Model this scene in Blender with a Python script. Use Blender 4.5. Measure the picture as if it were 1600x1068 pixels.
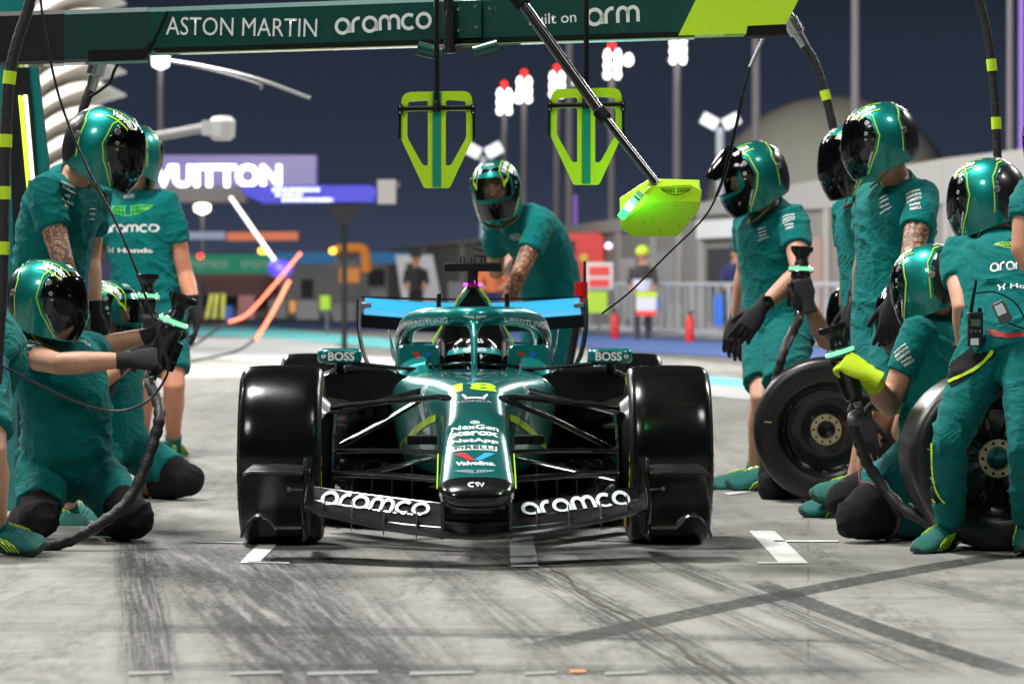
import bpy, bmesh, math, random
import numpy as np
from mathutils import Vector, Matrix, Quaternion
from mathutils.bvhtree import BVHTree
from mathutils.geometry import delaunay_2d_cdt, tessellate_polygon
V = Vector
R = math.radians
random.seed(7)
for _o in list(bpy.data.objects):
    bpy.data.objects.remove(_o)
SC = bpy.context.scene
COL = SC.collection

# ------------------------------------------------------------------ camera
CAM_Z, F_PX, PX0, PYH = 1.026, 5293.0, 800.0, 445.0
cam_d = bpy.data.cameras.new('camera'); cam = bpy.data.objects.new('camera', cam_d); COL.objects.link(cam)
cam.location = (0, 0, CAM_Z); cam.rotation_euler = (R(90), 0, 0)
cam_d.sensor_width = 36; cam_d.lens = F_PX / 1600 * 36
cam_d.shift_y = -(534 - PYH) / 1600
cam_d.clip_start = 0.3; cam_d.clip_end = 2000
cam_d.dof.use_dof = True; cam_d.dof.focus_distance = 13.2; cam_d.dof.aperture_fstop = 4.4
SC.camera = cam

def at(px, py, Y):
    """photo pixel + distance -> world point"""
    return V(((px - PX0) / F_PX * Y, Y, CAM_Z - (py - PYH) / F_PX * Y))
def ground(px, py):
    return at(px, py, CAM_Z * F_PX / (py - PYH))

# ------------------------------------------------------------------ render / view
SC.render.engine = 'CYCLES'
SC.cycles.use_denoising = True
SC.cycles.max_bounces = 6; SC.cycles.diffuse_bounces = 2; SC.cycles.glossy_bounces = 3
SC.cycles.transparent_max_bounces = 32; SC.cycles.sample_clamp_indirect = 4
SC.view_settings.view_transform = 'Standard'; SC.view_settings.look = 'None'
SC.view_settings.exposure = 0.0; SC.view_settings.gamma = 1.0

# ------------------------------------------------------------------ night sky
W = bpy.data.worlds.new('World'); SC.world = W; W.use_nodes = True
nt = W.node_tree; bg = nt.nodes['Background']
tc = nt.nodes.new('ShaderNodeTexCoord'); sx = nt.nodes.new('ShaderNodeSeparateXYZ'); cr = nt.nodes.new('ShaderNodeValToRGB')
nt.links.new(tc.outputs['Generated'], sx.inputs[0]); nt.links.new(sx.outputs['Z'], cr.inputs[0])
cr.color_ramp.elements[0].position = 0.0; cr.color_ramp.elements[0].color = (0.052, 0.064, 0.110, 1)
cr.color_ramp.elements[1].position = 0.10; cr.color_ramp.elements[1].color = (0.0125, 0.0175, 0.030, 1)
e = cr.color_ramp.elements.new(0.03); e.color = (0.027, 0.036, 0.062, 1)
e = cr.color_ramp.elements.new(0.45); e.color = (0.020, 0.021, 0.026, 1)
nt.links.new(cr.outputs[0], bg.inputs[0]); bg.inputs[1].default_value = 1.0

# ------------------------------------------------------------------ floodlights (unseen area lamps set round the pit lane for key and fill)
def flood(name, loc, tgt, size, power, col=(1, .97, .93), sy=None):
    d = bpy.data.lights.new(name, 'AREA'); d.shape = 'RECTANGLE'; d.size = size; d.size_y = sy or size; d.energy = power; d.color = col
    o = bpy.data.objects.new(name, d); COL.objects.link(o); o.location = loc
    o.rotation_euler = (V(tgt) - V(loc)).to_track_quat('-Z', 'Y').to_euler()
    return o
TG = (0, 14, 0.5)
flood('unseen_flood', (-21, 29, 19), TG, 4.2, 4600)
flood('unseen_flood', (23, 33, 21), TG, 4.2, 5200)
flood('unseen_flood', (-4, 14, 13), (-1, 14, 0), 2.6, 2700)
flood('unseen_flood', (8, 4, 15), TG, 3.0, 900)
flood('unseen_flood', (-9, 0, 12), TG, 3.0, 1000)
flood('unseen_flood', (-38, 66, 26), (0, 75, 0), 5, 5500)
flood('unseen_flood', (-15, 68, 20.5), TG, 5.0, 7800)
flood('unseen_flood', (20, 75, 22), TG, 5.0, 6500)
flood('unseen_flood', (-6, 36, 15), (15, 64, 1.5), 4, 7000)  # unseen lamp added to brighten the pit wall

# ------------------------------------------------------------------ materials
MATS = {}
def mat(name, col, rough=.5, metal=0, coat=0, bump=0, bscale=200, nvar=0, nscale=5, emit=None, estr=0, spec=.5, sheen=0, alpha=1, trans=0, weave=False, stretch=(1, 1, 1), coatr=.04):
    if name in MATS: return MATS[name]
    m = bpy.data.materials.new(name); m.use_nodes = True; n = m.node_tree; b = n.nodes['Principled BSDF']
    c = (*col, 1)
    b.inputs['Base Color'].default_value = c; b.inputs['Roughness'].default_value = rough; b.inputs['Metallic'].default_value = metal
    b.inputs['Coat Weight'].default_value = coat; b.inputs['Coat Roughness'].default_value = coatr
    b.inputs['Specular IOR Level'].default_value = spec
    if sheen: b.inputs['Sheen Weight'].default_value = sheen; b.inputs['Sheen Roughness'].default_value = .5
    b.inputs['Alpha'].default_value = alpha; b.inputs['Transmission Weight'].default_value = trans
    if emit: b.inputs['Emission Color'].default_value = (*emit, 1); b.inputs['Emission Strength'].default_value = estr
    if bump or nvar:
        t = n.nodes.new('ShaderNodeTexCoord'); mp = n.nodes.new('ShaderNodeMapping'); mp.inputs['Scale'].default_value = stretch
        n.links.new(t.outputs['Object'], mp.inputs[0])
    if nvar:
        z = n.nodes.new('ShaderNodeTexNoise'); z.inputs['Scale'].default_value = nscale; z.inputs['Detail'].default_value = 6
        n.links.new(mp.outputs[0], z.inputs['Vector'])
        mx = n.nodes.new('ShaderNodeMix'); mx.data_type = 'RGBA'
        mx.inputs[6].default_value = (*[x * (1 - nvar) for x in col], 1); mx.inputs[7].default_value = (*[min(1, x * (1 + nvar)) for x in col], 1)
        n.links.new(z.outputs['Fac'], mx.inputs[0]); n.links.new(mx.outputs[2], b.inputs['Base Color'])
        mr = n.nodes.new('ShaderNodeMapRange'); mr.inputs['To Min'].default_value = max(0, rough - .12 * nvar - .05); mr.inputs['To Max'].default_value = min(1, rough + .12 * nvar + .05)
        n.links.new(z.outputs['Fac'], mr.inputs['Value']); n.links.new(mr.outputs[0], b.inputs['Roughness'])
    if bump:
        if weave:
            z2 = n.nodes.new('ShaderNodeTexChecker'); z2.inputs['Scale'].default_value = bscale; out = 'Fac'
        else:
            z2 = n.nodes.new('ShaderNodeTexNoise'); z2.inputs['Scale'].default_value = bscale; z2.inputs['Detail'].default_value = 3; out = 'Fac'
        n.links.new(mp.outputs[0], z2.inputs['Vector'])
        bp = n.nodes.new('ShaderNodeBump'); bp.inputs['Strength'].default_value = bump; bp.inputs['Distance'].default_value = .01
        n.links.new(z2.outputs[out], bp.inputs['Height']); n.links.new(bp.outputs[0], b.inputs['Normal'])
    MATS[name] = m
    return m
PAINT = mat('teal_car_paint', (.002, .215, .202), .32, .55, coat=1, bump=.03, bscale=900, coatr=.05)
CARBON = mat('gloss_carbon', (.006, .006, .007), .22, 0, coat=.8, bump=.05, bscale=260, weave=True, coatr=.08)
CARBONM = mat('satin_carbon', (.006, .006, .0065), .42, 0, coat=.1, spec=.25, bump=.1, bscale=260, weave=True)
BLACKM = mat('matt_black', (.003, .003, .0035), .6, spec=.2, bump=.1, bscale=300)
BLACKG = mat('gloss_black', (.003, .003, .0035), .14, 0, coat=.6, spec=.4)
TYRE = mat('slick_rubber', (.0035, .0035, .004), .19, 0, bump=.02, bscale=90, nvar=.25, nscale=7, stretch=(1, 1, 1), spec=.38)
TYREW = mat('tyre_sidewall', (.009, .009, .010), .33, 0, bump=.06, bscale=120)
LIME = mat('lime_paint', (.52, .80, .015), .4, coat=.3)
LIMEC = mat('lime_line', (.50, .80, .02), .35, coat=.4)
WHITE = mat('white_print', (.86, .88, .88), .5)
SILVER = mat('silver_print', (.62, .68, .70), .3, .4)
YELLOW = mat('yellow_print', (.75, .62, .02), .5)
RED = mat('red_print', (.7, .02, .015), .4)
BLUEP = mat('blue_print', (.01, .13, .62), .4)
SHIRT = mat('teal_shirt_fabric', (.0005, .152, .146), .78, bump=.3, bscale=420, nvar=.15, nscale=14, sheen=.04, spec=.12)
TROUS = mat('teal_trouser_fabric', (.0005, .138, .133), .75, bump=.35, bscale=380, nvar=.18, nscale=11, sheen=.04, spec=.14)
DKFAB = mat('black_fabric', (.008, .008, .009), .85, bump=.3, bscale=320, nvar=.3, nscale=20, spec=.2)
GLOVE = mat('dark_glove_fabric', (.020, .018, .021), .75, bump=.35, bscale=420, nvar=.3, nscale=30, spec=.3)
GLOVEL = mat('lime_glove_fabric', (.62, .86, .01), .7, bump=.3, bscale=380, nvar=.12, nscale=40)
HELM = mat('metallic_green_helmet', (.000, .230, .205), .42, .8, coat=1, coatr=.12, bump=.02, bscale=1500)
VISOR = mat('dark_visor', (.0015, .0015, .002), .09, 0, spec=.28)
STEEL = mat('bright_steel', (.55, .55, .56), .25, 1)
GREYM = mat('grey_metal', (.25, .25, .26), .4, .8)
GOLD = mat('gold_anodised', (.72, .62, .42), .38, .9, nvar=.15)
GREENLED = mat('green_led', (.02, .2, .08), .3, emit=(.26, 1.0, .50), estr=1.15)
def creases(m):
    """soft cloth creases on top of the weave"""
    n = m.node_tree; b = n.nodes['Principled BSDF']; old = b.inputs['Normal'].links[0].from_socket
    t = n.nodes.new('ShaderNodeTexCoord'); mp = n.nodes.new('ShaderNodeMapping'); mp.inputs['Scale'].default_value = (1, 1, 1.7); mp.inputs['Rotation'].default_value = (.5, .3, .2)
    z = n.nodes.new('ShaderNodeTexNoise'); z.inputs['Scale'].default_value = 5; z.inputs['Detail'].default_value = 2; z.inputs['Distortion'].default_value = 1.6
    p = n.nodes.new('ShaderNodeMath'); p.operation = 'PINGPONG'; p.inputs[1].default_value = .11
    q = n.nodes.new('ShaderNodeBump'); q.inputs['Strength'].default_value = .42; q.inputs['Distance'].default_value = .06
    L = n.links.new; L(t.outputs['Object'], mp.inputs[0]); L(mp.outputs[0], z.inputs['Vector']); L(z.outputs['Fac'], p.inputs[0]); L(p.outputs[0], q.inputs['Height']); L(old, q.inputs['Normal']); L(q.outputs[0], b.inputs['Normal'])
creases(SHIRT); creases(TROUS)
SKIN = {}
def skin(k):
    c = {'fair': (.56, .30, .20), 'tan': (.47, .225, .13), 'ruddy': (.58, .255, .155)}[k]
    m = mat('skin_' + k, c, .48, bump=.15, bscale=160, nvar=.14, nscale=16, spec=.4)
    b = m.node_tree.nodes['Principled BSDF']; b.inputs['Subsurface Weight'].default_value = .12; b.inputs['Subsurface Radius'].default_value = (.02, .008, .004)
    return m
def tattoo(k):
    nm = 'tattooed_skin_' + k
    if nm in MATS: return MATS[nm]
    m = skin(k).copy(); m.name = nm; MATS[nm] = m
    n = m.node_tree; b = n.nodes['Principled BSDF']
    t = n.nodes.new('ShaderNodeTexCoord'); vz = n.nodes.new('ShaderNodeTexVoronoi'); vz.feature = 'DISTANCE_TO_EDGE'; vz.inputs['Scale'].default_value = 34
    nz = n.nodes.new('ShaderNodeTexNoise'); nz.inputs['Scale'].default_value = 26; nz.inputs['Detail'].default_value = 4; nz.inputs['Distortion'].default_value = 2.2
    n.links.new(t.outputs['Object'], nz.inputs['Vector']); n.links.new(t.outputs['Object'], vz.inputs['Vector'])
    r1 = n.nodes.new('ShaderNodeValToRGB'); r1.color_ramp.elements[0].position = .015; r1.color_ramp.elements[0].color = (.16, .15, .16, 1); r1.color_ramp.elements[1].position = .09; r1.color_ramp.elements[1].color = (1, 1, 1, 1)
    r2 = n.nodes.new('ShaderNodeValToRGB'); r2.color_ramp.elements[0].position = .40; r2.color_ramp.elements[0].color = (.28, .28, .31, 1); r2.color_ramp.elements[1].position = .58; r2.color_ramp.elements[1].color = (1, 1, 1, 1)
    e_ = r2.color_ramp.elements.new(.47); e_.color = (.45, .45, .48, 1)
    n.links.new(vz.outputs['Distance'], r1.inputs[0]); n.links.new(nz.outputs['Fac'], r2.inputs[0])
    src = b.inputs['Base Color'].links[0].from_socket
    for rr in (r1, r2):
        mx = n.nodes.new('ShaderNodeMix'); mx.data_type = 'RGBA'; mx.blend_type = 'MULTIPLY'; mx.inputs[0].default_value = .9
        n.links.new(src, mx.inputs[6]); n.links.new(rr.outputs[0], mx.inputs[7]); src = mx.outputs[2]
    n.links.new(src, b.inputs['Base Color'])
    return m
def emis(name, col, s):
    return mat(name, col, .5, emit=col, estr=s)

# ------------------------------------------------------------------ object helpers
def tag(o, label=None, cat=None, group=None, kind=None):
    if label: o['label'] = label
    if cat: o['category'] = cat
    if group: o['group'] = group
    if kind: o['kind'] = kind
    return o
def thing(name, loc, label, cat, group=None, rot=(0, 0, 0)):
    o = bpy.data.objects.new(name, None); o.empty_display_size = .1; COL.objects.link(o)
    o.location = loc; o.rotation_euler = rot
    return tag(o, label, cat, group)
def link(name, me, parent=None, local=False, loc=None):
    """link mesh as ONE object; mesh coordinates are world unless local"""
    o = bpy.data.objects.new(name, me); COL.objects.link(o)
    if parent is not None:
        o.parent = parent
        if not local and parent.type == 'EMPTY': o.location = -parent.location
    if loc is not None: o.location = loc
    return o
def setmats(me, m):
    for x in (m if isinstance(m, (list, tuple)) else [m]): me.materials.append(x)
def smooth(me, ang=40):
    me.polygons.foreach_set('use_smooth', [True] * len(me.polygons))
    if ang < 180: me.set_sharp_from_angle(angle=R(ang))

class MB:
    """collects shapes into one mesh"""
    def __init__(s): s.v = []; s.f = []; s.m = []; s.cm = 0
    def add(s, vs, fs, M=None):
        o = len(s.v)
        s.v += [tuple(M @ V(p)) for p in vs] if M is not None else [tuple(p) for p in vs]
        s.f += [tuple(i + o for i in f) for f in fs]; s.m += [s.cm] * len(fs)
        return s
    def box(s, c, d, M=None):
        x, y, z = (a / 2 for a in d); cx, cy, cz = c
        vs = [(cx + i * x, cy + j * y, cz + k * z) for k in (-1, 1) for j in (-1, 1) for i in (-1, 1)]
        return s.add(vs, [(0, 2, 3, 1), (4, 5, 7, 6), (0, 1, 5, 4), (2, 6, 7, 3), (0, 4, 6, 2), (1, 3, 7, 5)], M)
    def bar(s, a, b, w, h, up=(0, 0, 1)):
        a = V(a); b = V(b); d = (b - a); L = d.length; d.normalize(); u = V(up)
        r = d.cross(u); r = r.normalized() if r.length > 1e-4 else V((1, 0, 0)); u = r.cross(d)
        M = Matrix((r, d, u)).transposed().to_4x4(); M.translation = (a + b) / 2
        return s.box((0, 0, 0), (w, L, h), M)
    def loft(s, rings, cap=True, closed=False, M=None):
        n = len(rings[0]); vs = [p for r in rings for p in r]; fs = []
        k = len(rings)
        for i in range(k if closed else k - 1):
            a = i * n; b = ((i + 1) % k) * n
            for j in range(n): fs.append((a + j, a + (j + 1) % n, b + (j + 1) % n, b + j))
        if cap and not closed: fs.append(tuple(reversed(range(n)))); fs.append(tuple(range((k - 1) * n, k * n)))
        return s.add(vs, fs, M)
    def tube(s, pts, rad, n=10, cap=True, flat=None):
        pts = [V(p) for p in pts]; k = len(pts)
        if not hasattr(rad, '__len__'): rad = [rad] * k
        t0 = (pts[1] - pts[0]).normalized(); u = t0.orthogonal().normalized() if flat is None else (V(flat[0]) - t0 * V(flat[0]).dot(t0)).normalized()
        rings = []
        for i in range(k):
            t = (pts[min(i + 1, k - 1)] - pts[max(i - 1, 0)]).normalized()
            u = (u - t * u.dot(t)); u = u.normalized() if u.length > 1e-5 else t.orthogonal().normalized(); w = t.cross(u)
            ru = rad[i]; rw = rad[i] * (flat[1] if flat else 1)
            rings.append([pts[i] + u * (math.cos(2 * math.pi * j / n) * ru) + w * (math.sin(2 * math.pi * j / n) * rw) for j in range(n)])
        return s.loft(rings, cap)
    def lathe(s, prof, n=32, M=None, cap=True):
        """prof: (radius, z) from one end to the other, axis z"""
        rings = [[(r * math.cos(2 * math.pi * j / n), r * math.sin(2 * math.pi * j / n), z) for j in range(n)] for r, z in prof]
        return s.loft(rings, cap, M=M)
    def prism(s, poly, d0, d1, M=None):
        """poly in xy, thickness along z"""
        n = len(poly); vs = [(x, y, d0) for x, y in poly] + [(x, y, d1) for x, y in poly]
        tri = tessellate_polygon([[V((x, y, 0)) for x, y in poly]])
        fs = [(c, b, a) for a, b, c in tri] + [(a + n, b + n, c + n) for a, b, c in tri]
        fs += [(i, (i + 1) % n, (i + 1) % n + n, i + n) for i in range(n)]
        return s.add(vs, fs, M)
    def mesh(s, name, m=None, ang=40, fix=True):
        me = bpy.data.meshes.new(name); me.from_pydata([tuple(p) for p in s.v], [], s.f)
        if fix:
            b = bmesh.new(); b.from_mesh(me); bmesh.ops.recalc_face_normals(b, faces=b.faces); b.to_mesh(me); b.free()
        if m is not None: setmats(me, m)
        if len(s.m) == len(me.polygons): me.polygons.foreach_set('material_index', s.m)
        smooth(me, ang)
        return me
    def build(s, name, m, parent=None, local=False, ang=40, bevel=0, fix=True):
        o = link(name, s.mesh(name, m, ang, fix), parent, local)
        if bevel:
            b = o.modifiers.new('bevel', 'BEVEL'); b.width = bevel; b.segments = 2; b.limit_method = 'ANGLE'; b.angle_limit = R(50)
        return o

def spline(pts, n=8):
    """Catmull-Rom through pts"""
    P = [V(p) for p in pts]; P = [2 * P[0] - P[1]] + P + [2 * P[-1] - P[-2]]; out = []
    for i in range(1, len(P) - 2):
        a, b, c, d = P[i - 1:i + 3]
        for j in range(n):
            t = j / n
            out.append(.5 * ((2 * b) + (c - a) * t + (2 * a - 5 * b + 4 * c - d) * t * t + (3 * b - a - 3 * c + d) * t ** 3))
    out.append(P[-2]); return out
def frame(o, x, y, z=None):
    x = V(x).normalized(); y = V(y); y = (y - x * y.dot(x)).normalized(); z = x.cross(y)
    M = Matrix((x, y, z)).transposed().to_4x4(); M.translation = V(o); return M
def dup(o, parent=None):
    c = o.copy(); COL.objects.link(c)
    if parent is not None: c.parent = parent
    for ch in o.children: dup(ch, c)
    return c

# ------------------------------------------------------------------ lettering: flat 2-D meshes laid on surfaces
_T = {}
def text2d(s, bold=.0):
    k = (s, bold)
    if k in _T: return _T[k]
    c = bpy.data.curves.new('t', 'FONT'); c.body = s; c.size = 1; c.offset = bold; c.resolution_u = 3; c.fill_mode = 'FRONT'
    o = bpy.data.objects.new('t', c); COL.objects.link(o)
    me = o.to_mesh(); vs = [(v.co.x, v.co.y) for v in me.vertices]; fs = [tuple(p.vertices) for p in me.polygons]
    o.to_mesh_clear(); bpy.data.objects.remove(o); bpy.data.curves.remove(c)
    xs = [v[0] for v in vs]; mx = (min(xs) + max(xs)) / 2; w = max(xs) - min(xs)
    _T[k] = ([(x - mx, y - .34) for x, y in vs], fs, w)
    return _T[k]
def strokes2d(paths, w):
    """rounded strokes -> quads (flat ribbon)"""
    vs = []; fs = []
    for p in paths:
        p = [V((a, b)) for a, b in p]; n = len(p); o = len(vs)
        closed = (p[0] - p[-1]).length < 1e-4
        for i in range(n):
            if closed: t = (p[1] - p[-2]) if i in (0, n - 1) else p[i + 1] - p[i - 1]
            else: t = p[min(i + 1, n - 1)] - p[max(i - 1, 0)]
            t.normalize(); q = V((-t.y, t.x)) * w / 2
            vs += [tuple(p[i] + q), tuple(p[i] - q)]
        fs += [(o + 2 * i, o + 2 * i + 1, o + 2 * i + 3, o + 2 * i + 2) for i in range(n - 1)]
    return vs, fs
def arc(cx, cy, rx, ry, a0, a1, n=16):
    return [(cx + rx * math.cos(R(a0 + (a1 - a0) * i / n)), cy + ry * math.sin(R(a0 + (a1 - a0) * i / n))) for i in range(n + 1)]
def round_word(word):
    """wide rounded lower-case word made of even strokes; x-height 1, centred"""
    P = []; x = 0
    def sh(paths, w): 
        nonlocal x
        for p in paths: P.append([(a + x, b) for a, b in p])
        x += w
    for ch in word:
        if ch == 'a': sh([arc(.5, .5, .5, .5, 0, 360, 24), [(1, .62), (1, 0)]], 1.3)
        elif ch == 'o': sh([arc(.5, .5, .5, .5, 0, 360, 24)], 1.3)
        elif ch == 'c': sh([arc(.5, .5, .5, .5, 50, 310, 20)], 1.15)
        elif ch == 'r': sh([[(0, 0), (0, .5)] + arc(.45, .52, .45, .48, 180, 75, 9)], .85)
        elif ch == 'm': sh([[(0, 0), (0, .55)] + arc(.36, .62, .36, .38, 180, 0, 10) + [(.72, 0)], [(.72, .55)] + arc(1.08, .62, .36, .38, 180, 0, 10) + [(1.44, 0)]], 1.74)
        elif ch == 'n': sh([[(0, 0), (0, .55)] + arc(.4, .6, .4, .4, 180, 0, 10) + [(.8, 0)]], 1.1)
        else: x += .5
    vs, fs = strokes2d(P, .25); w = x - .3
    return [(a - w / 2, b - .5) for a, b in vs], fs, w
def wings2d():
    """winged badge outline as strokes, width 2"""
    P = []
    for s in (-1, 1):
        P += [[(s * .08, .16), (s * .5, .2), (s * 1.0, .2)], [(s * 1.0, .2), (s * .86, .06), (s * .5, -.13), (s * .14, -.24), (0, -.24)]]
        P += [[(s * (.16 + .17 * i), .15), (s * (.12 + .145 * i), -.2 + .055 * i)] for i in range(5)]
        P += [[(s * .1, 0), (s * .84, .08)]]
    vs, fs = strokes2d(P, .05); return vs, fs, 2.0
def poly2d(poly):
    tri = tessellate_polygon([[V((x, y, 0)) for x, y in poly]])
    return list(poly), [tuple(t) for t in tri], 1
def moved(g, s=1, dx=0, dy=0, sx=1, sy=1, sh=0):
    return [((x + sh * y) * s * sx + dx, y * s * sy + dy) for x, y in g[0]], g[1]
def fit(g, width, dx=0, dy=0, sy=1):
    s = width / g[2]; return moved(g, s, dx, dy, 1, sy)
def merge2d(gs):
    vs = []; fs = []
    for g in gs:
        o = len(vs); vs += list(g[0]); fs += [tuple(i + o for i in f) for f in g[1]]
    return vs, fs
def bvh_of(me): 
    return BVHTree.FromPolygons([v.co.copy() for v in me.vertices], [tuple(p.vertices) for p in me.polygons])
def decal(name, g, M, m, parent, bvh=None, off=.0025, local=False, reach=.5, maxedge=.02):
    """lay a 2-D mesh on a surface: M maps (x, y, z=outward); with bvh the points drop on the surface along -z"""
    b = bmesh.new(); bv = [b.verts.new((x, y, 0)) for x, y in g[0]]
    for f in g[1]:
        try: b.faces.new([bv[i] for i in f])
        except ValueError: pass
    if bvh is not None:
        for _ in range(3):
            es = [e for e in b.edges if e.calc_length() > maxedge]
            if not es: break
            bmesh.ops.subdivide_edges(b, edges=es, cuts=1)
        bmesh.ops.triangulate(b, faces=b.faces)
    z = (M.to_3x3() @ V((0, 0, 1))).normalized()
    dead = []
    for v in b.verts:
        p = M @ v.co
        if bvh is not None:
            h = bvh.ray_cast(p + z * reach, -z, reach * 2)
            if h[0] is None: dead.append(v); v.co = p
            else: v.co = h[0] + z * off
        else: v.co = p
    if dead: bmesh.ops.delete(b, geom=dead, context='VERTS')
    me = bpy.data.meshes.new(name); b.normal_update()
    for f in b.faces:
        if f.normal.dot(z) < 0: f.normal_flip()
    b.to_mesh(me); b.free(); setmats(me, m); smooth(me, 180)
    return link(name, me, parent, local)
def remesh(v, f, vox, sm=6, smf=.5):
    """union of closed shells -> one continuous mesh (numpy arrays out)"""
    me = bpy.data.meshes.new('r'); me.from_pydata(v, [], f)
    b = bmesh.new(); b.from_mesh(me); bmesh.ops.recalc_face_normals(b, faces=b.faces); b.to_mesh(me); b.free()
    o = bpy.data.objects.new('r', me); COL.objects.link(o)
    m = o.modifiers.new('r', 'REMESH'); m.mode = 'VOXEL'; m.voxel_size = vox
    if sm: s_ = o.modifiers.new('s', 'SMOOTH'); s_.iterations = sm; s_.factor = smf
    dg = bpy.context.evaluated_depsgraph_get(); out = bpy.data.meshes.new_from_object(o.evaluated_get(dg))
    bpy.data.objects.remove(o); bpy.data.meshes.remove(me)
    return out
def verts(me):
    a = np.empty(len(me.vertices) * 3); me.vertices.foreach_get('co', a); return a.reshape(-1, 3)
def norms(me):
    a = np.empty(len(me.vertices) * 3); me.vertex_normals.foreach_get('vector', a); return a.reshape(-1, 3)
def setverts(me, a):
    me.vertices.foreach_set('co', a.reshape(-1)); me.update()
# ================================================================== SETTING: ground, markings, pit wall, masts, gantries
def ground_mat():
    m = bpy.data.materials.new('worn_concrete'); m.use_nodes = True; n = m.node_tree; b = n.nodes['Principled BSDF']; Lk = n.links.new
    t = n.nodes.new('ShaderNodeTexCoord')
    def noise(sc, stretch, det=5, rough=.6, dist=0, rot=0):
        mp = n.nodes.new('ShaderNodeMapping'); mp.inputs['Scale'].default_value = stretch; mp.inputs['Rotation'].default_value = (0, 0, R(rot)); Lk(t.outputs['Object'], mp.inputs[0])
        z = n.nodes.new('ShaderNodeTexNoise'); z.inputs['Scale'].default_value = sc; z.inputs['Detail'].default_value = det; z.inputs['Roughness'].default_value = rough; z.inputs['Distortion'].default_value = dist; Lk(mp.outputs[0], z.inputs['Vector']); return z.outputs['Fac']
    def ramp(f, p0, p1, c0=(0, 0, 0, 1), c1=(1, 1, 1, 1)):
        r = n.nodes.new('ShaderNodeValToRGB'); r.color_ramp.elements[0].position = p0; r.color_ramp.elements[0].color = c0; r.color_ramp.elements[1].position = p1; r.color_ramp.elements[1].color = c1; Lk(f, r.inputs[0]); return r.outputs[0]
    def mul(a, c):
        x = n.nodes.new('ShaderNodeMath'); x.operation = 'MULTIPLY'; Lk(a, x.inputs[0])
        if isinstance(c, (int, float)): x.inputs[1].default_value = c
        else: Lk(c, x.inputs[1])
        return x.outputs[0]
    def mix(fac, a, c):
        x = n.nodes.new('ShaderNodeMix'); x.data_type = 'RGBA'; Lk(fac, x.inputs[0])
        for s_, i in ((a, 6), (c, 7)):
            if isinstance(s_, tuple): x.inputs[i].default_value = s_
            else: Lk(s_, x.inputs[i])
        return x.outputs[2]
    base = mix(noise(.9, (1, .6, 1), 7, .65), (.215, .211, .194, 1), (.40, .393, .366, 1))
    base = mix(mul(ramp(noise(55, (1, 1, 1), 3), .35, .75), .45), base, (.24, .235, .22, 1))
    base = mix(mul(ramp(noise(230, (1, 1, 1), 2), .45, .7), .30), base, (.14, .138, .128, 1)); base = mix(mul(ramp(noise(9, (1, 1, 1), 8, .8), .5, .62), .22), base, (.17, .168, .158, 1))
    # rubbered-in streaks along the lane, broken up by grain
    s1 = ramp(noise(1.5, (2.4, .22, 1), 6, .7, .3, -7), .44, .64); g1 = ramp(noise(16, (1.3, .35, 1), 6, .75, 0, -7), .40, .60)
    base = mix(mul(mul(s1, g1), .85), base, (.060, .060, .062, 1))
    s2 = ramp(noise(1.1, (.35, 2.2, 1), 6, .7, .5, 4), .47, .66); g2 = ramp(noise(14, (.3, 1.4, 1), 5, .75), .42, .60)
    base = mix(mul(mul(s2, g2), .62), base, (.085, .085, .085, 1))
    s3 = ramp(noise(3.2, (1, .5, 1), 8, .75), .60, .70); base = mix(mul(s3, .45), base, (.11, .11, .108, 1))
    # slab joints
    br = n.nodes.new('ShaderNodeTexBrick'); br.inputs['Scale'].default_value = 1; br.inputs['Mortar Size'].default_value = .004; br.inputs['Brick Width'].default_value = 2.6; br.inputs['Row Height'].default_value = .62; br.inputs['Color1'].default_value = br.inputs['Color2'].default_value = (0, 0, 0, 1); br.inputs['Mortar'].default_value = (1, 1, 1, 1)
    mp = n.nodes.new('ShaderNodeMapping'); mp.inputs['Rotation'].default_value = (0, 0, R(5)); Lk(t.outputs['Object'], mp.inputs[0]); Lk(mp.outputs[0], br.inputs['Vector'])
    base = mix(mul(br.outputs['Color'], .55), base, (.10, .095, .085, 1))
    Lk(base, b.inputs['Base Color'])
    rr = n.nodes.new('ShaderNodeMapRange'); rr.inputs['To Min'].default_value = .42; rr.inputs['To Max'].default_value = .75; Lk(noise(4, (1, .4, 1), 6), rr.inputs['Value']); Lk(rr.outputs[0], b.inputs['Roughness'])
    bp = n.nodes.new('ShaderNodeBump'); bp.inputs['Strength'].default_value = .25; bp.inputs['Distance'].default_value = .01; Lk(noise(70, (1, 1, 1), 4, .7), bp.inputs['Height']); Lk(bp.outputs[0], b.inputs['Normal'])
    return m
def sheet(name, px, z, m, kind='structure', world=False):
    pts = [V(p) if world else ground(*p) for p in px]
    me = bpy.data.meshes.new(name); vs, fs, _ = poly2d([(p.x, p.y) for p in pts]); me.from_pydata([(x, y, z) for x, y in vs], [], fs)
    b = bmesh.new(); b.from_mesh(me); bmesh.ops.recalc_face_normals(b, faces=b.faces)
    for f in b.faces:
        if f.normal.z < 0: f.normal_flip()
    b.to_mesh(me); b.free(); setmats(me, m); o = link(name, me); o['kind'] = kind; return o
sheet('ground', [(-400, -30, 0), (400, -30, 0), (400, 900, 0), (-400, 900, 0)], 0, ground_mat(), world=True)
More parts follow.
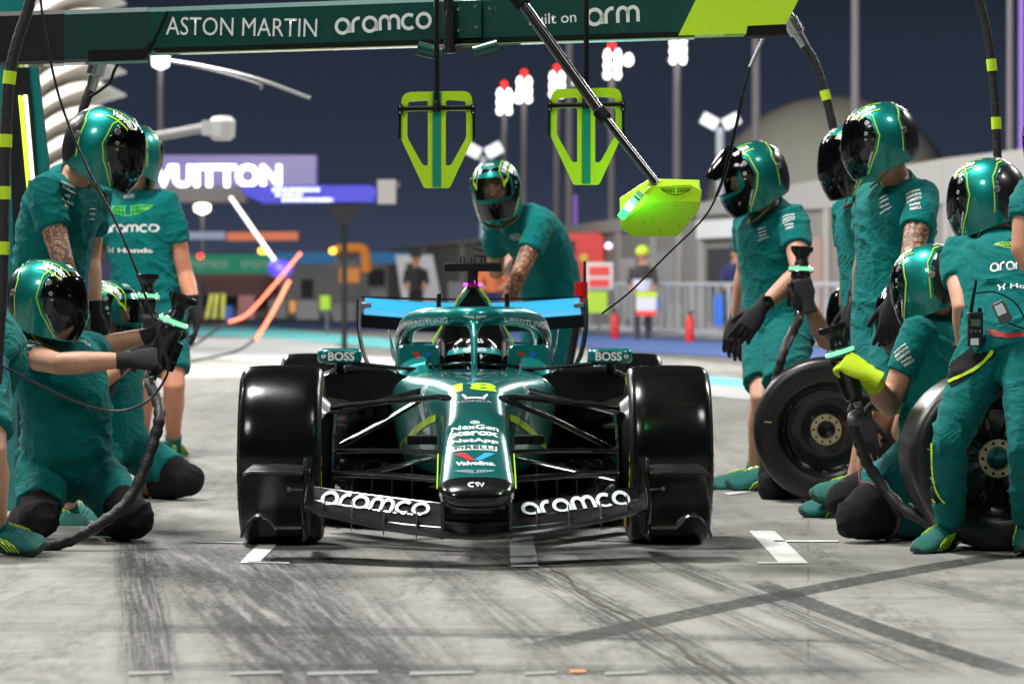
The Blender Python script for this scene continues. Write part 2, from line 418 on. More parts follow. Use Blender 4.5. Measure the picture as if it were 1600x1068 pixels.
# far lane surfaces
sheet('fast_lane', [(200, 503), (640, 512), (1000, 555), (1400, 590), (1800, 625), (1800, 585), (1400, 560), (1000, 537), (640, 503), (250, 492)], .004, mat('lane_asphalt', (.10, .10, .105), .8, nvar=.25, nscale=3))
sheet('lane_line', [(150, 530), (500, 527), (560, 556), (1030, 592), (1190, 607), (1800, 660), (1800, 690), (1190, 628), (1030, 612), (540, 575), (150, 548)], .008, mat('white_lane_paint', (.46, .475, .475), .6, nvar=.08, nscale=4))
sheet('lane_line', [(200, 510), (420, 512), (640, 533), (1030, 583), (1190, 596), (1800, 652), (1800, 662), (1190, 609), (1030, 594), (640, 548), (420, 528), (200, 520)], .012, mat('cyan_lane_paint', (.16, .60, .62), .6, nvar=.1, nscale=4))
sheet('kerb_strip', [(390, 503), (640, 506), (1000, 526), (1200, 538), (1800, 575), (1800, 600), (1200, 562), (1000, 551), (640, 518), (390, 511)], .016, mat('blue_kerb_paint', (.055, .12, .34), .6, nvar=.15, nscale=2))
sheet('pavement', [(300, 500), (640, 503), (1000, 524), (1200, 536), (1800, 573), (1900, 545), (1200, 505), (1000, 500), (640, 490), (300, 490)], .020, mat('pale_concrete', (.42, .41, .39), .8, nvar=.15, nscale=2))
PW = mat('worn_white_paint', (.72, .73, .72), .6, nvar=.2, nscale=20, bump=.2, bscale=60)
sheet('floor_marking', [(375, 880), (390, 864), (408, 848), (437, 848), (418, 866), (407, 878), (452, 879), (452, 881)], .004, PW)
sheet('floor_marking', [(795, 836), (832, 836), (841, 886), (798, 886)], .004, PW)
sheet('floor_marking', [(1170, 830), (1210, 830), (1261, 879), (1262, 881), (1184, 881), (1184, 879.4), (1216, 879)], .004, PW)
sheet('floor_marking', [(305, 846), (420, 848), (420, 850), (305, 848)], .004, PW)
sheet('floor_marking', [(1140, 774), (1190, 766), (1300, 772), (1300, 768), (1190, 761), (1130, 771)], .004, PW)
sheet('floor_marking', [(1210, 845), (1310, 845), (1310, 847), (1210, 847)], .004, PW)
for x0, x1 in ((360, 440), (480, 590), (640, 740), (820, 870), (945, 1010), (200, 265)):
    sheet('floor_marking', [(x0, 1051), (x1, 1049), (x1, 1053), (x0, 1056)], .004, mat('faded_paint', (.26, .258, .245), .7, nvar=.3, nscale=30))
sheet('orange_tag', [(890, 1048), (915, 1048), (916, 1052), (890, 1053)], .005, mat('orange_paint', (.60, .24, .05), .6))
def mark_mat(name, col, dens, soft, ux, vy, edge=.25, opac=.8):
    """rubber laid down in streaks along the mark: uv.x across, uv.y metres along"""
    m = mat(name, col, .5); n = m.node_tree; b = n.nodes['Principled BSDF']; Lk = n.links.new
    t = n.nodes.new('ShaderNodeUVMap'); mp = n.nodes.new('ShaderNodeMapping'); mp.inputs['Scale'].default_value = (ux, vy, 1)
    z = n.nodes.new('ShaderNodeTexNoise'); z.inputs['Scale'].default_value = 1; z.inputs['Detail'].default_value = 8; z.inputs['Roughness'].default_value = .72
    r = n.nodes.new('ShaderNodeMapRange'); r.inputs['From Min'].default_value = dens; r.inputs['From Max'].default_value = dens + soft
    Lk(t.outputs[0], mp.inputs[0]); Lk(mp.outputs[0], z.inputs['Vector']); Lk(z.outputs['Fac'], r.inputs['Value'])
    o = n.nodes.new('ShaderNodeTexNoise'); o.inputs['Scale'].default_value = 34; o.inputs['Detail'].default_value = 6; o.inputs['Roughness'].default_value = .8; tc_ = n.nodes.new('ShaderNodeTexCoord'); Lk(tc_.outputs['Object'], o.inputs['Vector'])
    ro = n.nodes.new('ShaderNodeMapRange'); ro.inputs['From Min'].default_value = .36; ro.inputs['From Max'].default_value = .58; ro.inputs['To Min'].default_value = .12; Lk(o.outputs['Fac'], ro.inputs['Value'])
    sx_ = n.nodes.new('ShaderNodeSeparateXYZ'); Lk(t.outputs[0], sx_.inputs[0])
    pp = n.nodes.new('ShaderNodeMath'); pp.operation = 'PINGPONG'; pp.inputs[1].default_value = .5; Lk(sx_.outputs['X'], pp.inputs[0])
    e_ = n.nodes.new('ShaderNodeMapRange'); e_.interpolation_type = 'SMOOTHSTEP'; e_.inputs['From Max'].default_value = edge; Lk(pp.outputs[0], e_.inputs['Value'])
    src = r.outputs[0]
    at_ = n.nodes.new('ShaderNodeAttribute'); at_.attribute_name = 'fade'
    for q in (ro.outputs[0], e_.outputs[0], at_.outputs['Fac']):
        x = n.nodes.new('ShaderNodeMath'); x.operation = 'MULTIPLY'; Lk(src, x.inputs[0]); Lk(q, x.inputs[1]); src = x.outputs[0]
    x = n.nodes.new('ShaderNodeMath'); x.operation = 'MULTIPLY'; x.inputs[1].default_value = opac; Lk(src, x.inputs[0]); Lk(x.outputs[0], b.inputs['Alpha']); return m
SK = mark_mat('skid_rubber', (.055, .055, .056), .18, .25, 7, .7, .12, .85); SK2 = mark_mat('skid_rubber_faint', (.07, .07, .072), .36, .30, 9, .45, .45, .72); SK3 = mark_mat('skid_rubber_broken', (.06, .06, .062), .42, .16, 16, 1.1, .3, .8)
def skid(pts, w0, w1, z, m):
    P = spline([ground(*p) for p in pts], 4); vs = []; uv = []; d = 0
    for i, p in enumerate(P):
        if i: d += (p - P[i - 1]).length
        t = (P[min(i + 1, len(P) - 1)] - P[max(i - 1, 0)]).normalized(); q = V((-t.y, t.x, 0)) * (w0 + (w1 - w0) * i / (len(P) - 1)) / 2
        vs += [tuple(p + q + V((0, 0, z * .3))), tuple(p - q + V((0, 0, z * .3)))]; uv += [(0, d), (1, d)]
    me = bpy.data.meshes.new('tyre_mark'); me.from_pydata(vs, [], [(2 * i, 2 * i + 1, 2 * i + 3, 2 * i + 2) for i in range(len(P) - 1)]); setmats(me, m)
    u_ = me.uv_layers.new(name='UVMap')
    for l in me.loops: u_.data[l.index].uv = uv[l.vertex_index]
    fa = me.attributes.new('fade', 'FLOAT', 'POINT'); L_ = uv[-1][1]
    for i, (_, v_) in enumerate(uv): q = min(1, min(v_, L_ - v_) / .35); fa.data[i].value = q * q * (3 - 2 * q)
    o = link('tyre_mark', me); o['kind'] = 'structure'
skid([(815, 1016), (1000, 975), (1230, 928), (1480, 882), (1640, 858)], .15, .17, .006, SK)
skid([(1172, 905), (1290, 952), (1420, 998), (1560, 1042), (1640, 1064)], .11, .14, .007, SK)
skid([(1260, 872), (1420, 905), (1620, 955)], .25, .25, .0065, SK2)
skid([(208, 835), (215, 900), (225, 960), (240, 1075)], .24, .24, .006, SK2); skid([(208, 835), (215, 900), (225, 960), (240, 1075)], .20, .20, .0075, SK3)
skid([(262, 845), (330, 900), (420, 980), (560, 1090)], .75, .8, .0075, SK2); skid([(280, 850), (345, 900), (430, 980), (560, 1090)], .55, .6, .0082, SK3)
skid([(470, 850), (560, 930), (700, 1085)], .42, .45, .006, SK2); skid([(400, 860), (480, 930), (620, 1085)], .3, .3, .0068, SK3)
skid([(640, 850), (780, 960), (940, 1090)], .32, .35, .0078, SK2)
skid([(880, 850), (1120, 960), (1380, 1085)], .30, .3, .0055, SK2); skid([(760, 850), (960, 960), (1180, 1090)], .25, .3, .0052, SK3)
skid([(1000, 860), (1240, 960), (1480, 1060)], .2, .2, .0049, SK3)
skid([(330, 905), (700, 896), (1180, 888)], .5, .4, .0085, SK2)
skid([(200, 865), (620, 858), (1150, 862)], .6, .5, .0088, SK2)
skid([(100, 980), (500, 985), (1000, 995), (1500, 1010)], .35, .3, .0092, SK3); skid([(150, 1040), (700, 1045), (1500, 1050)], .3, .3, .0096, SK3)
CR = mat('crack_dirt', (.07, .055, .04), .9)
cp = spline([(845, 880, 0), (885, 902, 0), (905, 925, 0), (950, 950, 0), (1010, 978, 0), (1060, 1010, 0), (1090, 1035, 0), (1160, 1075, 0)], 6)
random.seed(3)
skid([(p.x + random.uniform(-3, 3), p.y + random.uniform(-1.5, 1.5)) for p in cp], .010, .014, .0099, CR)

# ------------------------------------------------------------------ pit wall structure along the far side
WALLM = mat('wall_beige', (.215, .206, .19), .8, nvar=.12, nscale=1.2)
FRAMEM = mat('wall_frame', (.34, .33, .315), .7)
DARKO = mat('dark_opening', (.03, .032, .04), .8)
wp = [(560, 118, 2.1), (640, 108, 2.25), (800, 90, 2.35), (1000, 72, 2.5), (1200, 64, 2.85), (1480, 58, 3.2), (1760, 53, 3.35)]
wall = thing('pit_wall_building', at(1000, 500, 72) * V((1, 1, 0)) if False else V((at(1000, 500, 72).x, 72, 0)), 'long beige pit wall building running along the far side of the lane', 'building')
b = MB(); W3 = [(V(((px - PX0) / F_PX * Y, Y, 0)), h) for px, Y, h in wp]
b.loft([[p, p + V((0, 0, h)), p + V((.6, 1.2, h + .05)), p + V((.6, 1.2, 0))] for p, h in W3], cap=True); b.build('wall', WALLM, wall)
def wpt(px):
    for (a, Ya, ha), (c, Yc, hc) in zip(wp, wp[1:]):
        if a <= px <= c:
            A_ = V(((a - PX0) / F_PX * Ya, Ya, 0)); C_ = V(((c - PX0) / F_PX * Yc, Yc, 0)); k = (px - PX0) / F_PX
            d = C_ - A_; u_ = (k * A_.y - A_.x) / (d.x - k * d.y); p = A_ + d * u_; return p, ha + (hc - ha) * u_, d.normalized()
def wbox(name, px0, px1, z0, z1, m, out=.05, th=.1):
    p, h, d = wpt(px0); q, h2, d2 = wpt(px1); nn = V((d.y, -d.x, 0)); nn = nn if nn.y < 0 else -nn
    b = MB(); b.loft([[p + nn * out + V((0, 0, z0)), p + nn * out + V((0, 0, z1 if z1 > 0 else h + z1)), p + nn * (out - th) + V((0, 0, z1 if z1 > 0 else h + z1)), p + nn * (out - th) + V((0, 0, z0))], [q + nn * out + V((0, 0, z0)), q + nn * out + V((0, 0, z1 if z1 > 0 else h2 + z1)), q + nn * (out - th) + V((0, 0, z1 if z1 > 0 else h2 + z1)), q + nn * (out - th) + V((0, 0, z0))]])
    return b.build(name, m, wall)
for i, px in enumerate((600, 660, 720, 790, 850, 905, 965, 1020, 1060, 1095, 1185, 1228, 1290, 1360, 1478, 1490, 1560, 1640)):
    w_ = 3 + px / 250; wbox('pillar', px, px + w_, 0, -.04, FRAMEM, .06, .05)
for px0, px1 in ((640, 800), (800, 1000), (1000, 1200), (1200, 1480), (1480, 1700)): wbox('top_rail', px0, px1 - .5, 2.2 if px0 < 1000 else 2.42, -.001 if px0 < 1000 else -.02, FRAMEM, .08, .04)
wbox('doorway', 1108, 1172, .3, 1.75, DARKO, .045, .03); wbox('doorway', 1232, 1286, .3, 1.9, mat('pinkish_panel', (.36, .24, .22), .8), .045, .03); wbox('doorway', 1495, 1556, .3, 2.4, mat('grey_panel', (.28, .28, .29), .8), .045, .03)
wbox('doorway', 970, 1016, .3, 1.6, mat('pale_panel', (.42, .41, .40), .8), .045, .03); wbox('doorway', 1024, 1056, .3, 1.7, mat('grey_panel', (.28, .28, .29), .8), .045, .03)
wbox('sign_board', 1098, 1204, 1.95, 2.3, mat('white_board', (.75, .76, .78), .5), .14, .06)
wbox('blue_panel', 1196, 1226, .2, 2.0, mat('bright_blue_panel', (.02, .20, .62), .5), .10, .03)

# ------------------------------------------------------------------ floodlight masts
LAMP = emis('lamp_white', (1, .98, .95), 4); BEAC = emis('beacon_red', (1, .02, .02), 4)
POLEM = mat('mast_pole_grey', (.30, .28, .30), .7)
def mast(px, ytop, Y, w, label, head=True, beacon=True, side=True, big=1.0, col=None):
    t = at(px, ytop, Y); root = thing('floodlight_mast', V((t.x, Y, 0)), label, 'floodlight mast', 'floodlight masts beyond the pit wall')
    b = MB(); r = w / F_PX * Y / 2; b.lathe([(r * 1.15, 0), (r, t.z * .5), (r * .85, t.z)], 12, Matrix.Translation((t.x, Y, 0))); b.build('pole', col or POLEM, root)
    s = Y / F_PX * big
    if head:
        b = MB(); b.box((t.x, Y, t.z - 14 * s), (26 * s, .5, 3 * s)); b.box((t.x, Y, t.z + 0 * s), (22 * s, .5, 3 * s)); b.build('lamp_frame', GREYM, root)
        for j in range(3):
            for i in (-1, 1):
                b = MB(); M = Matrix.Translation((t.x + i * 7 * s, Y - .4, t.z - (j * 13 - 8) * s)) @ Matrix.Rotation(R(75), 4, 'X'); b.lathe([(4.4 * s, 0), (4.4 * s, .2), (2.5 * s, .5), (.001, .5)], 10, M); b.build('lamp', LAMP, root)
        if side:
            b = MB(); M = Matrix.Translation((t.x + 22 * s, Y - .3, t.z + 2 * s)) @ Matrix.Rotation(R(75), 4, 'X'); b.lathe([(6 * s, 0), (6 * s, .2), (3 * s, .5), (.001, .5)], 10, M); b.build('side_lamp', LAMP, root)
    if beacon:
        b = MB(); b.lathe([(4.6 * s * math.cos(a), t.z + (26 + 4.6 * math.sin(a)) * s) for a in [R(-85 + 17 * i) for i in range(11)]], 12, Matrix.Translation((t.x, Y, 0))); b.build('beacon', BEAC, root)
    return root
mast(788, 158, 105, 9, 'floodlight mast with red beacon, left of the closely spaced pair', True)
mast(819, 140, 100, 10, 'floodlight mast with red beacon, right of the closely spaced pair', True, True, False)
mast(870, 132, 97, 10, 'floodlight mast with red beacon, behind the right-hand stop board', True)
mast(956, 100, 90, 11, 'floodlight mast with red beacon, tallest of the beaconed ones', True, True, True, 1.15)
mast(1058, 78, 85, 13, 'floodlight mast whose white lamps touch the lime end of the boom', True, False, False, 1.1)
mast(890, 60, 92, 12, 'bare mast rising behind the boom pole', False, False)
mast(1181, 55, 80, 13, 'bare mast behind the man with the raised visor', False, False)
mast(1336, -60, 75, 12, 'bare mast above the tattooed man on the right', False, False)
mast(1578, -60, 70, 10, 'bare grey mast near the right picture edge', False, False)
PURP = mat('purple_lit_pole', (.30, .18, .50), .5, emit=(.35, .15, .8), estr=.55)  # purple light on these poles is put into their colour and emission
mast(1596, -60, 72, 9, 'purple lit mast at the right picture edge', False, False, col=PURP)
mast(251, 92, 95, 9, 'floodlight mast with single white lamp under the left part of the boom', False, False)
b = MB(); t = at(251, 92, 94.6); b.lathe([(.001, -.3), (.22, -.2), (.24, .1), (.001, .2)], 12, Matrix.Translation(t)); o_ = b.build('lamp', LAMP, [o for o in bpy.data.objects if o.name.startswith('floodlight_mast') and 'single' in o['label']][0])
mast(316, 325, 120, 5, 'short lamp post with warm lamp beside the back-turned man', False, False)
b = MB(); t = at(316, 325, 119.5); b.lathe([(.001, -.22), (.26, -.1), (.28, .1), (.001, .2)], 12, Matrix.Translation(t)); b.build('lamp', emis('warm_lamp', (1, .95, .7), 6), [o for o in bpy.data.objects if o.name.startswith('floodlight_mast') and 'warm' in o['label']][0])
mast(895, 305, 110, 15, 'short thick mast in purple light behind the right-hand stop board', False, False, col=PURP)
# mobile light towers
def tower(px, y0, y1, Y, label, w=12):
    t = at(px, y0, Y); root = thing('light_tower', V((t.x, Y, 0)), label, 'light tower', 'mobile light towers'); s = Y / F_PX
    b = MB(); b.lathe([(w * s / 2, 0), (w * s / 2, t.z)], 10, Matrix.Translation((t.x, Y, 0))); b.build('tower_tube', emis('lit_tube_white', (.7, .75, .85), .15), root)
    for i in (-1, 1):
        b = MB(); b.box((0, 0, 0), (26 * s, .12, 18 * s), Matrix.Translation((t.x + i * 17 * s, Y - .2, t.z + 10 * s)) @ Matrix.Rotation(R(-28 * i), 4, 'Y')); b.build('lamp_panel', emis('tower_lamp', (.95, .97, 1), .95), root)
    return root
tower(1125, 200, 400, 82, 'white mobile light tower with two tilted panels left of the raised visor')
tower(755, 245, 400, 95, 'white mobile light tower just above the jack operator', 9)
# dome behind the wall
c = at(1300, 345, 135); b = MB(); b.lathe([(5.0 * math.cos(R(a)), 4.95 * math.sin(R(a))) for a in range(0, 91, 6)][:-1] + [(.01, 4.95)], 48, Matrix.Translation((c.x, 135, c.z)) @ Matrix.Diagonal((1.02, 1, 1, 1))); b.lathe([(5.05, -c.z), (5.05, 0.02)], 48, Matrix.Translation((c.x, 135, c.z)))
tag(b.build('dome_building', mat('dome_beige', (.42, .40, .35), .7, nvar=.06, nscale=1), ang=50), 'pale dome building rising behind the pit wall', 'building')
flood('unseen_flood', (c.x - 9, 110, 12), (c.x - 1, 135, 4), 2, 2600, (1, .97, .9))  # lamp out of view, added to light the dome

# ------------------------------------------------------------------ crowd barriers along the wall foot
BAR = mat('galvanised_grey', (.42, .44, .47), .5, .3)
def barrier_meshes():
    b = MB()
    for z in (.12, 1.02): b.tube([(-1.0, 0, z), (1.0, 0, z)], .034, 6)
    for x in (-1.0, 1.0): b.tube([(x, 0, 0), (x, 0, 1.04)], .025, 6)
    f = b.mesh('barrier_frame', BAR)
    b = MB()
    for i in range(11): b.tube([(-.85 + .17 * i, 0, .12), (-.85 + .17 * i, 0, 1.02)], .015, 5)
    return f, b.mesh('barrier_bars', BAR)
bf, bb = barrier_meshes()
for i, (px, Y) in enumerate(((850, 74), (905, 72.5), (960, 69.5), (1042, 66), (1100, 63.5), (1165, 61), (1228, 59), (1292, 57), (1356, 56))):
    p0 = V(((px - PX0) / F_PX * Y, Y, .02))
    r = thing('crowd_barrier', p0, 'grey steel crowd barrier with upright bars at the foot of the pit wall', 'barrier', 'crowd barriers in front of the pit wall', (0, 0, R(-16)))
    link('barrier_frame', bf, r, True); link('barrier_bars', bb, r, True)

# ------------------------------------------------------------------ far garage side on the left
def slab(name, label, cat, px, Y, m, th=.3, group=None):
    """flat upright board with thickness: outline in photo pixels at distance Y"""
    pts = [at(a, c_, Y) for a, c_ in px]; b = MB(); b.prism([(p.x, p.z) for p in pts], Y, Y + th, Matrix(((1, 0, 0, 0), (0, 0, 1, 0), (0, 1, 0, 0), (0, 0, 0, 1))))
    return tag(b.build(name, m, bevel=.01), label, cat, group)
def rect(a, b_, c_, d): return [(a, b_), (c_, b_), (c_, d), (a, d)]
slab('led_screen', 'purple lit screen board with glowing white capitals behind the left crew', 'screen', rect(-60, 242, 494, 291), 60, mat('screen_purple', (.05, .04, .11), .4, emit=(.075, .058, .20), estr=1.0), .5)
scr = bpy.data.objects['led_screen']
g = text2d('LOUIS VUITTON', .035); c0 = at(345, 273, 59.95); sc = 200 / F_PX * 60 / text2d('VUITTON', .035)[2]; x1 = at(440, 0, 60).x
decal('screen_lettering', moved(g, sc, x1 - g[2] * sc / 2, 0), frame((0, 59.93, c0.z - .02), (1, 0, 0), (0, 0, 1)), emis('screen_white', (1, .86, .80), 4), scr)
slab('gantry_beam', 'dark gantry beam running under the purple screen', 'beam', rect(-60, 292, 385, 316), 52, mat('beam_brown', (.03, .026, .028), .6), .6)
gb = slab('pit_gantry', 'blue pit gantry boom of the neighbouring garage with white lettering', 'gantry', [(372, 290), (580, 289), (590, 296), (585, 316), (410, 318), (385, 306)], 48, mat('gantry_blue', (.008, .008, .17), .6, spec=.2), .5)
random.seed(5)
for y0, y1, xa, xb in ((293, 299.5, 425, 500), (301.5, 307, 430, 472), (309, 315, 440, 520)):
    bl = MB(); x = xa
    while x < xb:
        w_ = random.uniform(3, 6.5); a_ = at(x, y0, 47.9); b_ = at(min(xb, x + w_), y1, 47.9); bl.box(((a_.x + b_.x) / 2, 47.96, (a_.z + b_.z) / 2), (b_.x - a_.x, .04, a_.z - b_.z)); x += w_ + random.uniform(1.2, 2.4)
    bl.build('sponsor_lettering', mat('pale_blue_white', (.34, .38, .50), .6), gb)
bl = MB(); a_ = at(605, 300, 48.2); bl.box(a_, (.26, .4, .34)); bl.tube([at(590, 292, 48.2), at(625, 288, 48.2)], .05, 6); bl.tube([at(590, 312, 48.2), at(618, 316, 48.2)], .04, 6); bl.build('end_bracket', mat('bracket_dark', (.02, .018, .018), .5), gb)
bl = MB(); a_ = at(538, 308, 48.6); bl.tube([V((a_.x, 48.6, 0)), V((a_.x, 48.6, a_.z))], .04, 10); bl.loft([[at(x, y, 48.6 + q) for x, q in ((538 - w, -.2), (538 + w, -.2), (538 + w, .2), (538 - w, .2))] for y, w in ((318, 30), (340, 14), (352, 6))]); bl.build('gantry_post', mat('post_dark', (.010, .010, .012), .7, spec=.1), gb)
def stick(name, label, cat, pts, Y, wpx, m, group=None, head=None, headm=None):
    P3 = [at(a, c_, Y) for a, c_ in pts]; b = MB(); b.tube(spline(P3, 6) if len(P3) > 2 else P3, wpx / F_PX * Y / 2, 8); o = tag(b.build(name, m), label, cat, group)
    if head:
        a_ = at(head[0], head[1], Y); r_ = head[2] / F_PX * Y; b = MB(); b.lathe([(r_ * math.cos(R(q)) + .001, head[3] / F_PX * Y * math.sin(R(q))) for q in range(-90, 91, 15)], 16, Matrix.Translation(a_)); b.build('signal_head', headm, o)
    return o
WHITEM = mat('white_tube', (.7, .7, .72), .4)
stick('pit_signal', 'white arm with blue pad hanging from the blue gantry', 'signal arm', [(360, 308), (430, 408)], 46, 6, WHITEM, None, (438, 420, 21, 15), mat('pad_blue', (.03, .02, .32), .5))
ORH = mat('orange_hose', (.85, .10, .05), .5)
stick('air_hose', 'thin orange air hose hanging behind the blue signal pad, left one', 'hose', [(470, 395), (420, 455), (385, 492), (358, 503)], 44, 5, ORH, 'orange air hoses hanging in the next box')
stick('air_hose', 'orange air hose hanging below the blue signal pad, right one', 'hose', [(452, 438), (425, 490), (400, 530)], 43, 6, ORH, 'orange air hoses hanging in the next box')
stick('cable', 'dark cable trailing on the floor of the next box', 'cable', [(398, 530), (370, 548), (320, 560), (290, 566)], 42, 4, BLACKM)
stick('cable', 'dark cable looping to the ground left of the orange hoses', 'cable', [(358, 503), (330, 520), (310, 535), (285, 545)], 44, 4, BLACKM)
stick('trackside_camera', 'grey camera arm with pale box head above the purple screen', 'camera arm', [(150, 226), (240, 214), (335, 197)], 36, 15, mat('arm_grey', (.32, .31, .31), .5))
ga = bpy.data.objects['trackside_camera']; a_ = at(347, 200, 36); b = MB(); s_ = 36 / F_PX
b.lathe([(13 * s_, -.13), (20 * s_, -.09), (21 * s_, .07), (14 * s_, .12), (.001, .13)], 8, Matrix.Translation(a_)); b.box(a_ + V((-.13, 0, 0)), (.16, .2, .15)); b.build('camera_head', mat('pale_plastic', (.62, .62, .62), .4), ga, ang=30)
a_ = at(240, 245, 36); b = MB(); b.lathe([(.001, -.08), (.07, -.06), (.08, .04), (.03, .09), (.001, .09)], 12, Matrix.Translation(a_)); b.tube([a_, at(238, 216, 36)], .03, 6); b.build('second_camera', mat('grey_plastic', (.4, .4, .4), .4), ga)
stick('gantry_strut', 'thin silver strut reaching down right from under the boom', 'strut', [(240, 91), (330, 106), (405, 124), (485, 153)], 24, 7, STEEL)
stick('gantry_strut', 'short dark strut beneath the thin silver one', 'strut', [(300, 103), (350, 115), (405, 132), (407, 140)], 24, 5, GREYM)
gr = slab('banner', 'green sponsor banner with white rounded lettering at the far garages', 'banner', rect(270, 398, 432, 427), 95, mat('banner_green', (.01, .30, .16), .6, emit=(.01, .30, .16), estr=.25), .2)
for w_, cx, ww in ((round_word('aramco'), 408, 62), (round_word('aramco'), 322, 66)):
    p = at(cx, 413, 94.95); decal('banner_lettering', fit(w_, ww / F_PX * 95), frame(p, (1, 0, 0), (0, 0, 1)), mat('pale_green_white', (.6, .8, .7), .5), gr)
slab('banner', 'light blue banner continuing right of the green one', 'banner', rect(433, 394, 640, 412), 96, mat('banner_blue', (.04, .30, .72), .6), .2)
slab('garage_building', 'far garage block with dull pink front under the green banner', 'building', rect(255, 428, 425, 462), 98, mat('dull_pink', (.30, .17, .16), .8), 3)
slab('garage_building', 'far grey garage block left of the pit wall building', 'building', rect(426, 412, 650, 500), 112, mat('far_grey', (.30, .30, .31), .8, nvar=.15, nscale=1), 4)
slab('sign_board', 'white and orange sign board hanging above the green banner', 'sign', [(355, 363), (466, 362), (466, 375), (354, 376)], 75, mat('sign_orange', (.80, .17, .06), .5), .15)
slab('sign_board', 'white sign strip left of the orange one above the banner', 'sign', rect(292, 362, 352, 374), 75, mat('sign_dull_white', (.32, .34, .5), .5), .15)
slab('garage_divider', 'tall white garage divider with dark shape cut into it', 'divider', [(618, 398), (676, 398), (690, 470), (655, 474), (640, 470), (628, 470)], 84, mat('divider_white', (.75, .76, .78), .5), .3)
slab('garage_doorway', 'dark opening in front of the white divider', 'opening', [(634, 412), (650, 410), (656, 440), (644, 462), (638, 440)], 83.9, DARKO, .05)
b = MB(); P3 = [at(a, c_, 80) for a, c_ in ((525, 390), (560, 388), (570, 395), (573, 425))]; b.tube(spline(P3, 5), .12, 8); tag(b.build('orange_arch', mat('arch_orange', (.85, .28, .03), .5)), 'orange bent frame in front of the far pit wall', 'frame')
slab('tool_cabinet', 'grey and orange tool cabinet under the orange bent frame', 'cabinet', rect(530, 418, 562, 442), 80, mat('arch_orange', (.85, .28, .03), .5), .5)
slab('equipment_chest', 'dark grey trunk beside the orange cabinet', 'trunk', rect(522, 395, 560, 417), 80.5, mat('trunk_grey', (.13, .13, .14), .6), .5)
pb = slab('pit_board', 'lime pit board on a stand left of the rear wing', 'board', rect(500, 462, 516, 484), 70, mat('lime_board', (.45, .72, .02), .5), .06)
b = MB(); a_ = at(511, 484, 70); b.tube([V((a_.x, 70.03, 0)), a_ + V((0, .03, .02))], .035, 6); b.build('post', GREYM, pb)
slab('marker_cone', 'small orange marker left of the lime pit board', 'marker', rect(452, 470, 462, 488), 72, mat('arch_orange', (.85, .28, .03), .5), .1)
for i, (x, d_) in enumerate(((322, 6), (334, 2), (347, -1))):
    slab('marker_post', ('left leaning', 'middle', 'upright right')[i] + ' yellow marker post behind the back-turned man', 'post', [(x + d_, 459), (x + d_ + 6, 459), (x + 4, 498), (x - 3, 498)], 66, mat('post_yellow', (.62, .62, .08), .5), .08, 'yellow marker posts')
for x, y, l in ((412, 392, 'amber beacon light left of the blue signal pad'), (523, 392, 'amber beacon light above the far pit wall')):
    b = MB(); a_ = at(x, y, 90); b.lathe([(.001, -.08), (.13, -.06), (.14, .05), (.001, .1)], 12, Matrix.Translation(a_)); tag(b.build('beacon_light', emis('amber_light', (1, .48, .03), 5)), l, 'light')
b = MB(); a_ = at(313, 400, 60); b.lathe([(.001, -.05), (.05, -.03), (.055, .03), (.001, .05)], 12, Matrix.Translation(a_)); tag(b.build('beacon_light', emis('red_light', (1, .03, .03), 3)), 'small red light beside the green banner', 'light')
# ------------------------------------------------------------------ far right: truck, boards, extinguishers
tk = slab('red_truck', 'red truck cab behind the jack operator', 'truck', [(866, 366), (935, 363), (944, 370), (944, 446), (866, 446)], 76, mat('truck_red', (.85, .015, .015), .4), 1.5)
bl = MB(); pts = [at(a, c_, 75.98) for a, c_ in ((868, 446), (868, 385), (885, 376), (898, 376), (898, 446))]; bl.prism([(p.x, p.z) for p in pts], 75.9, 75.98, Matrix(((1, 0, 0, 0), (0, 0, 1, 0), (0, 1, 0, 0), (0, 0, 0, 1)))); bl.build('dark_window', DARKO, tk)
bl = MB(); a_ = at(913, 403, 75.9); bl.lathe([(.001, -.04), (.1, -.03), (.1, .03), (.001, .04)], 12, Matrix.Translation(a_) @ Matrix.Rotation(R(90), 4, 'X')); bl.build('yellow_badge', mat('badge_yellow', (.8, .55, .02), .4), tk)
sg = slab('sign_board', 'red and white sign board in front of the red truck', 'sign', rect(914, 410, 958, 452), 68, mat('white_board', (.75, .76, .78), .5), .08)
for y0, y1 in ((416, 430), (436, 448)): bl = MB(); a_ = at(920, y0, 67.97); c_ = at(952, y1, 67.97); bl.box(((a_.x + c_.x) / 2, 67.97, (a_.z + c_.z) / 2), (c_.x - a_.x, .03, a_.z - c_.z)); bl.build('red_field', mat('truck_red', (.62, .012, .012), .35), sg)
bl = MB(); a_ = at(936, 452, 68.05); bl.tube([V((a_.x, 68.05, 0)), a_], .03, 6); bl.build('post', GREYM, sg)
slab('sign_board', 'lime sign board on the barriers under the red and white one', 'sign', rect(916, 455, 949, 489), 67, mat('lime_board', (.45, .72, .02), .5), .06)
for x, Y, l in ((961, 64, 'red fire extinguisher left of the marshal by the barriers'), (1078, 60, 'red fire extinguisher right of the marshal by the barriers')):
    a_ = V(((x - PX0) / F_PX * Y, Y, .02)); r_ = thing('fire_extinguisher', a_, l, 'extinguisher', 'fire extinguishers by the barriers')
    b = MB(); b.lathe([(.07, 0), (.08, .02), (.08, .38), (.04, .46), (.02, .48)], 14); b.build('cylinder', mat('extinguisher_red', (.6, .02, .02), .4), r_, True); b = MB(); b.lathe([(.03, .48), (.03, .52), (.001, .52)], 10); b.box((.04, 0, .53), (.12, .03, .02)); b.build('valve', BLACKM, r_, True)
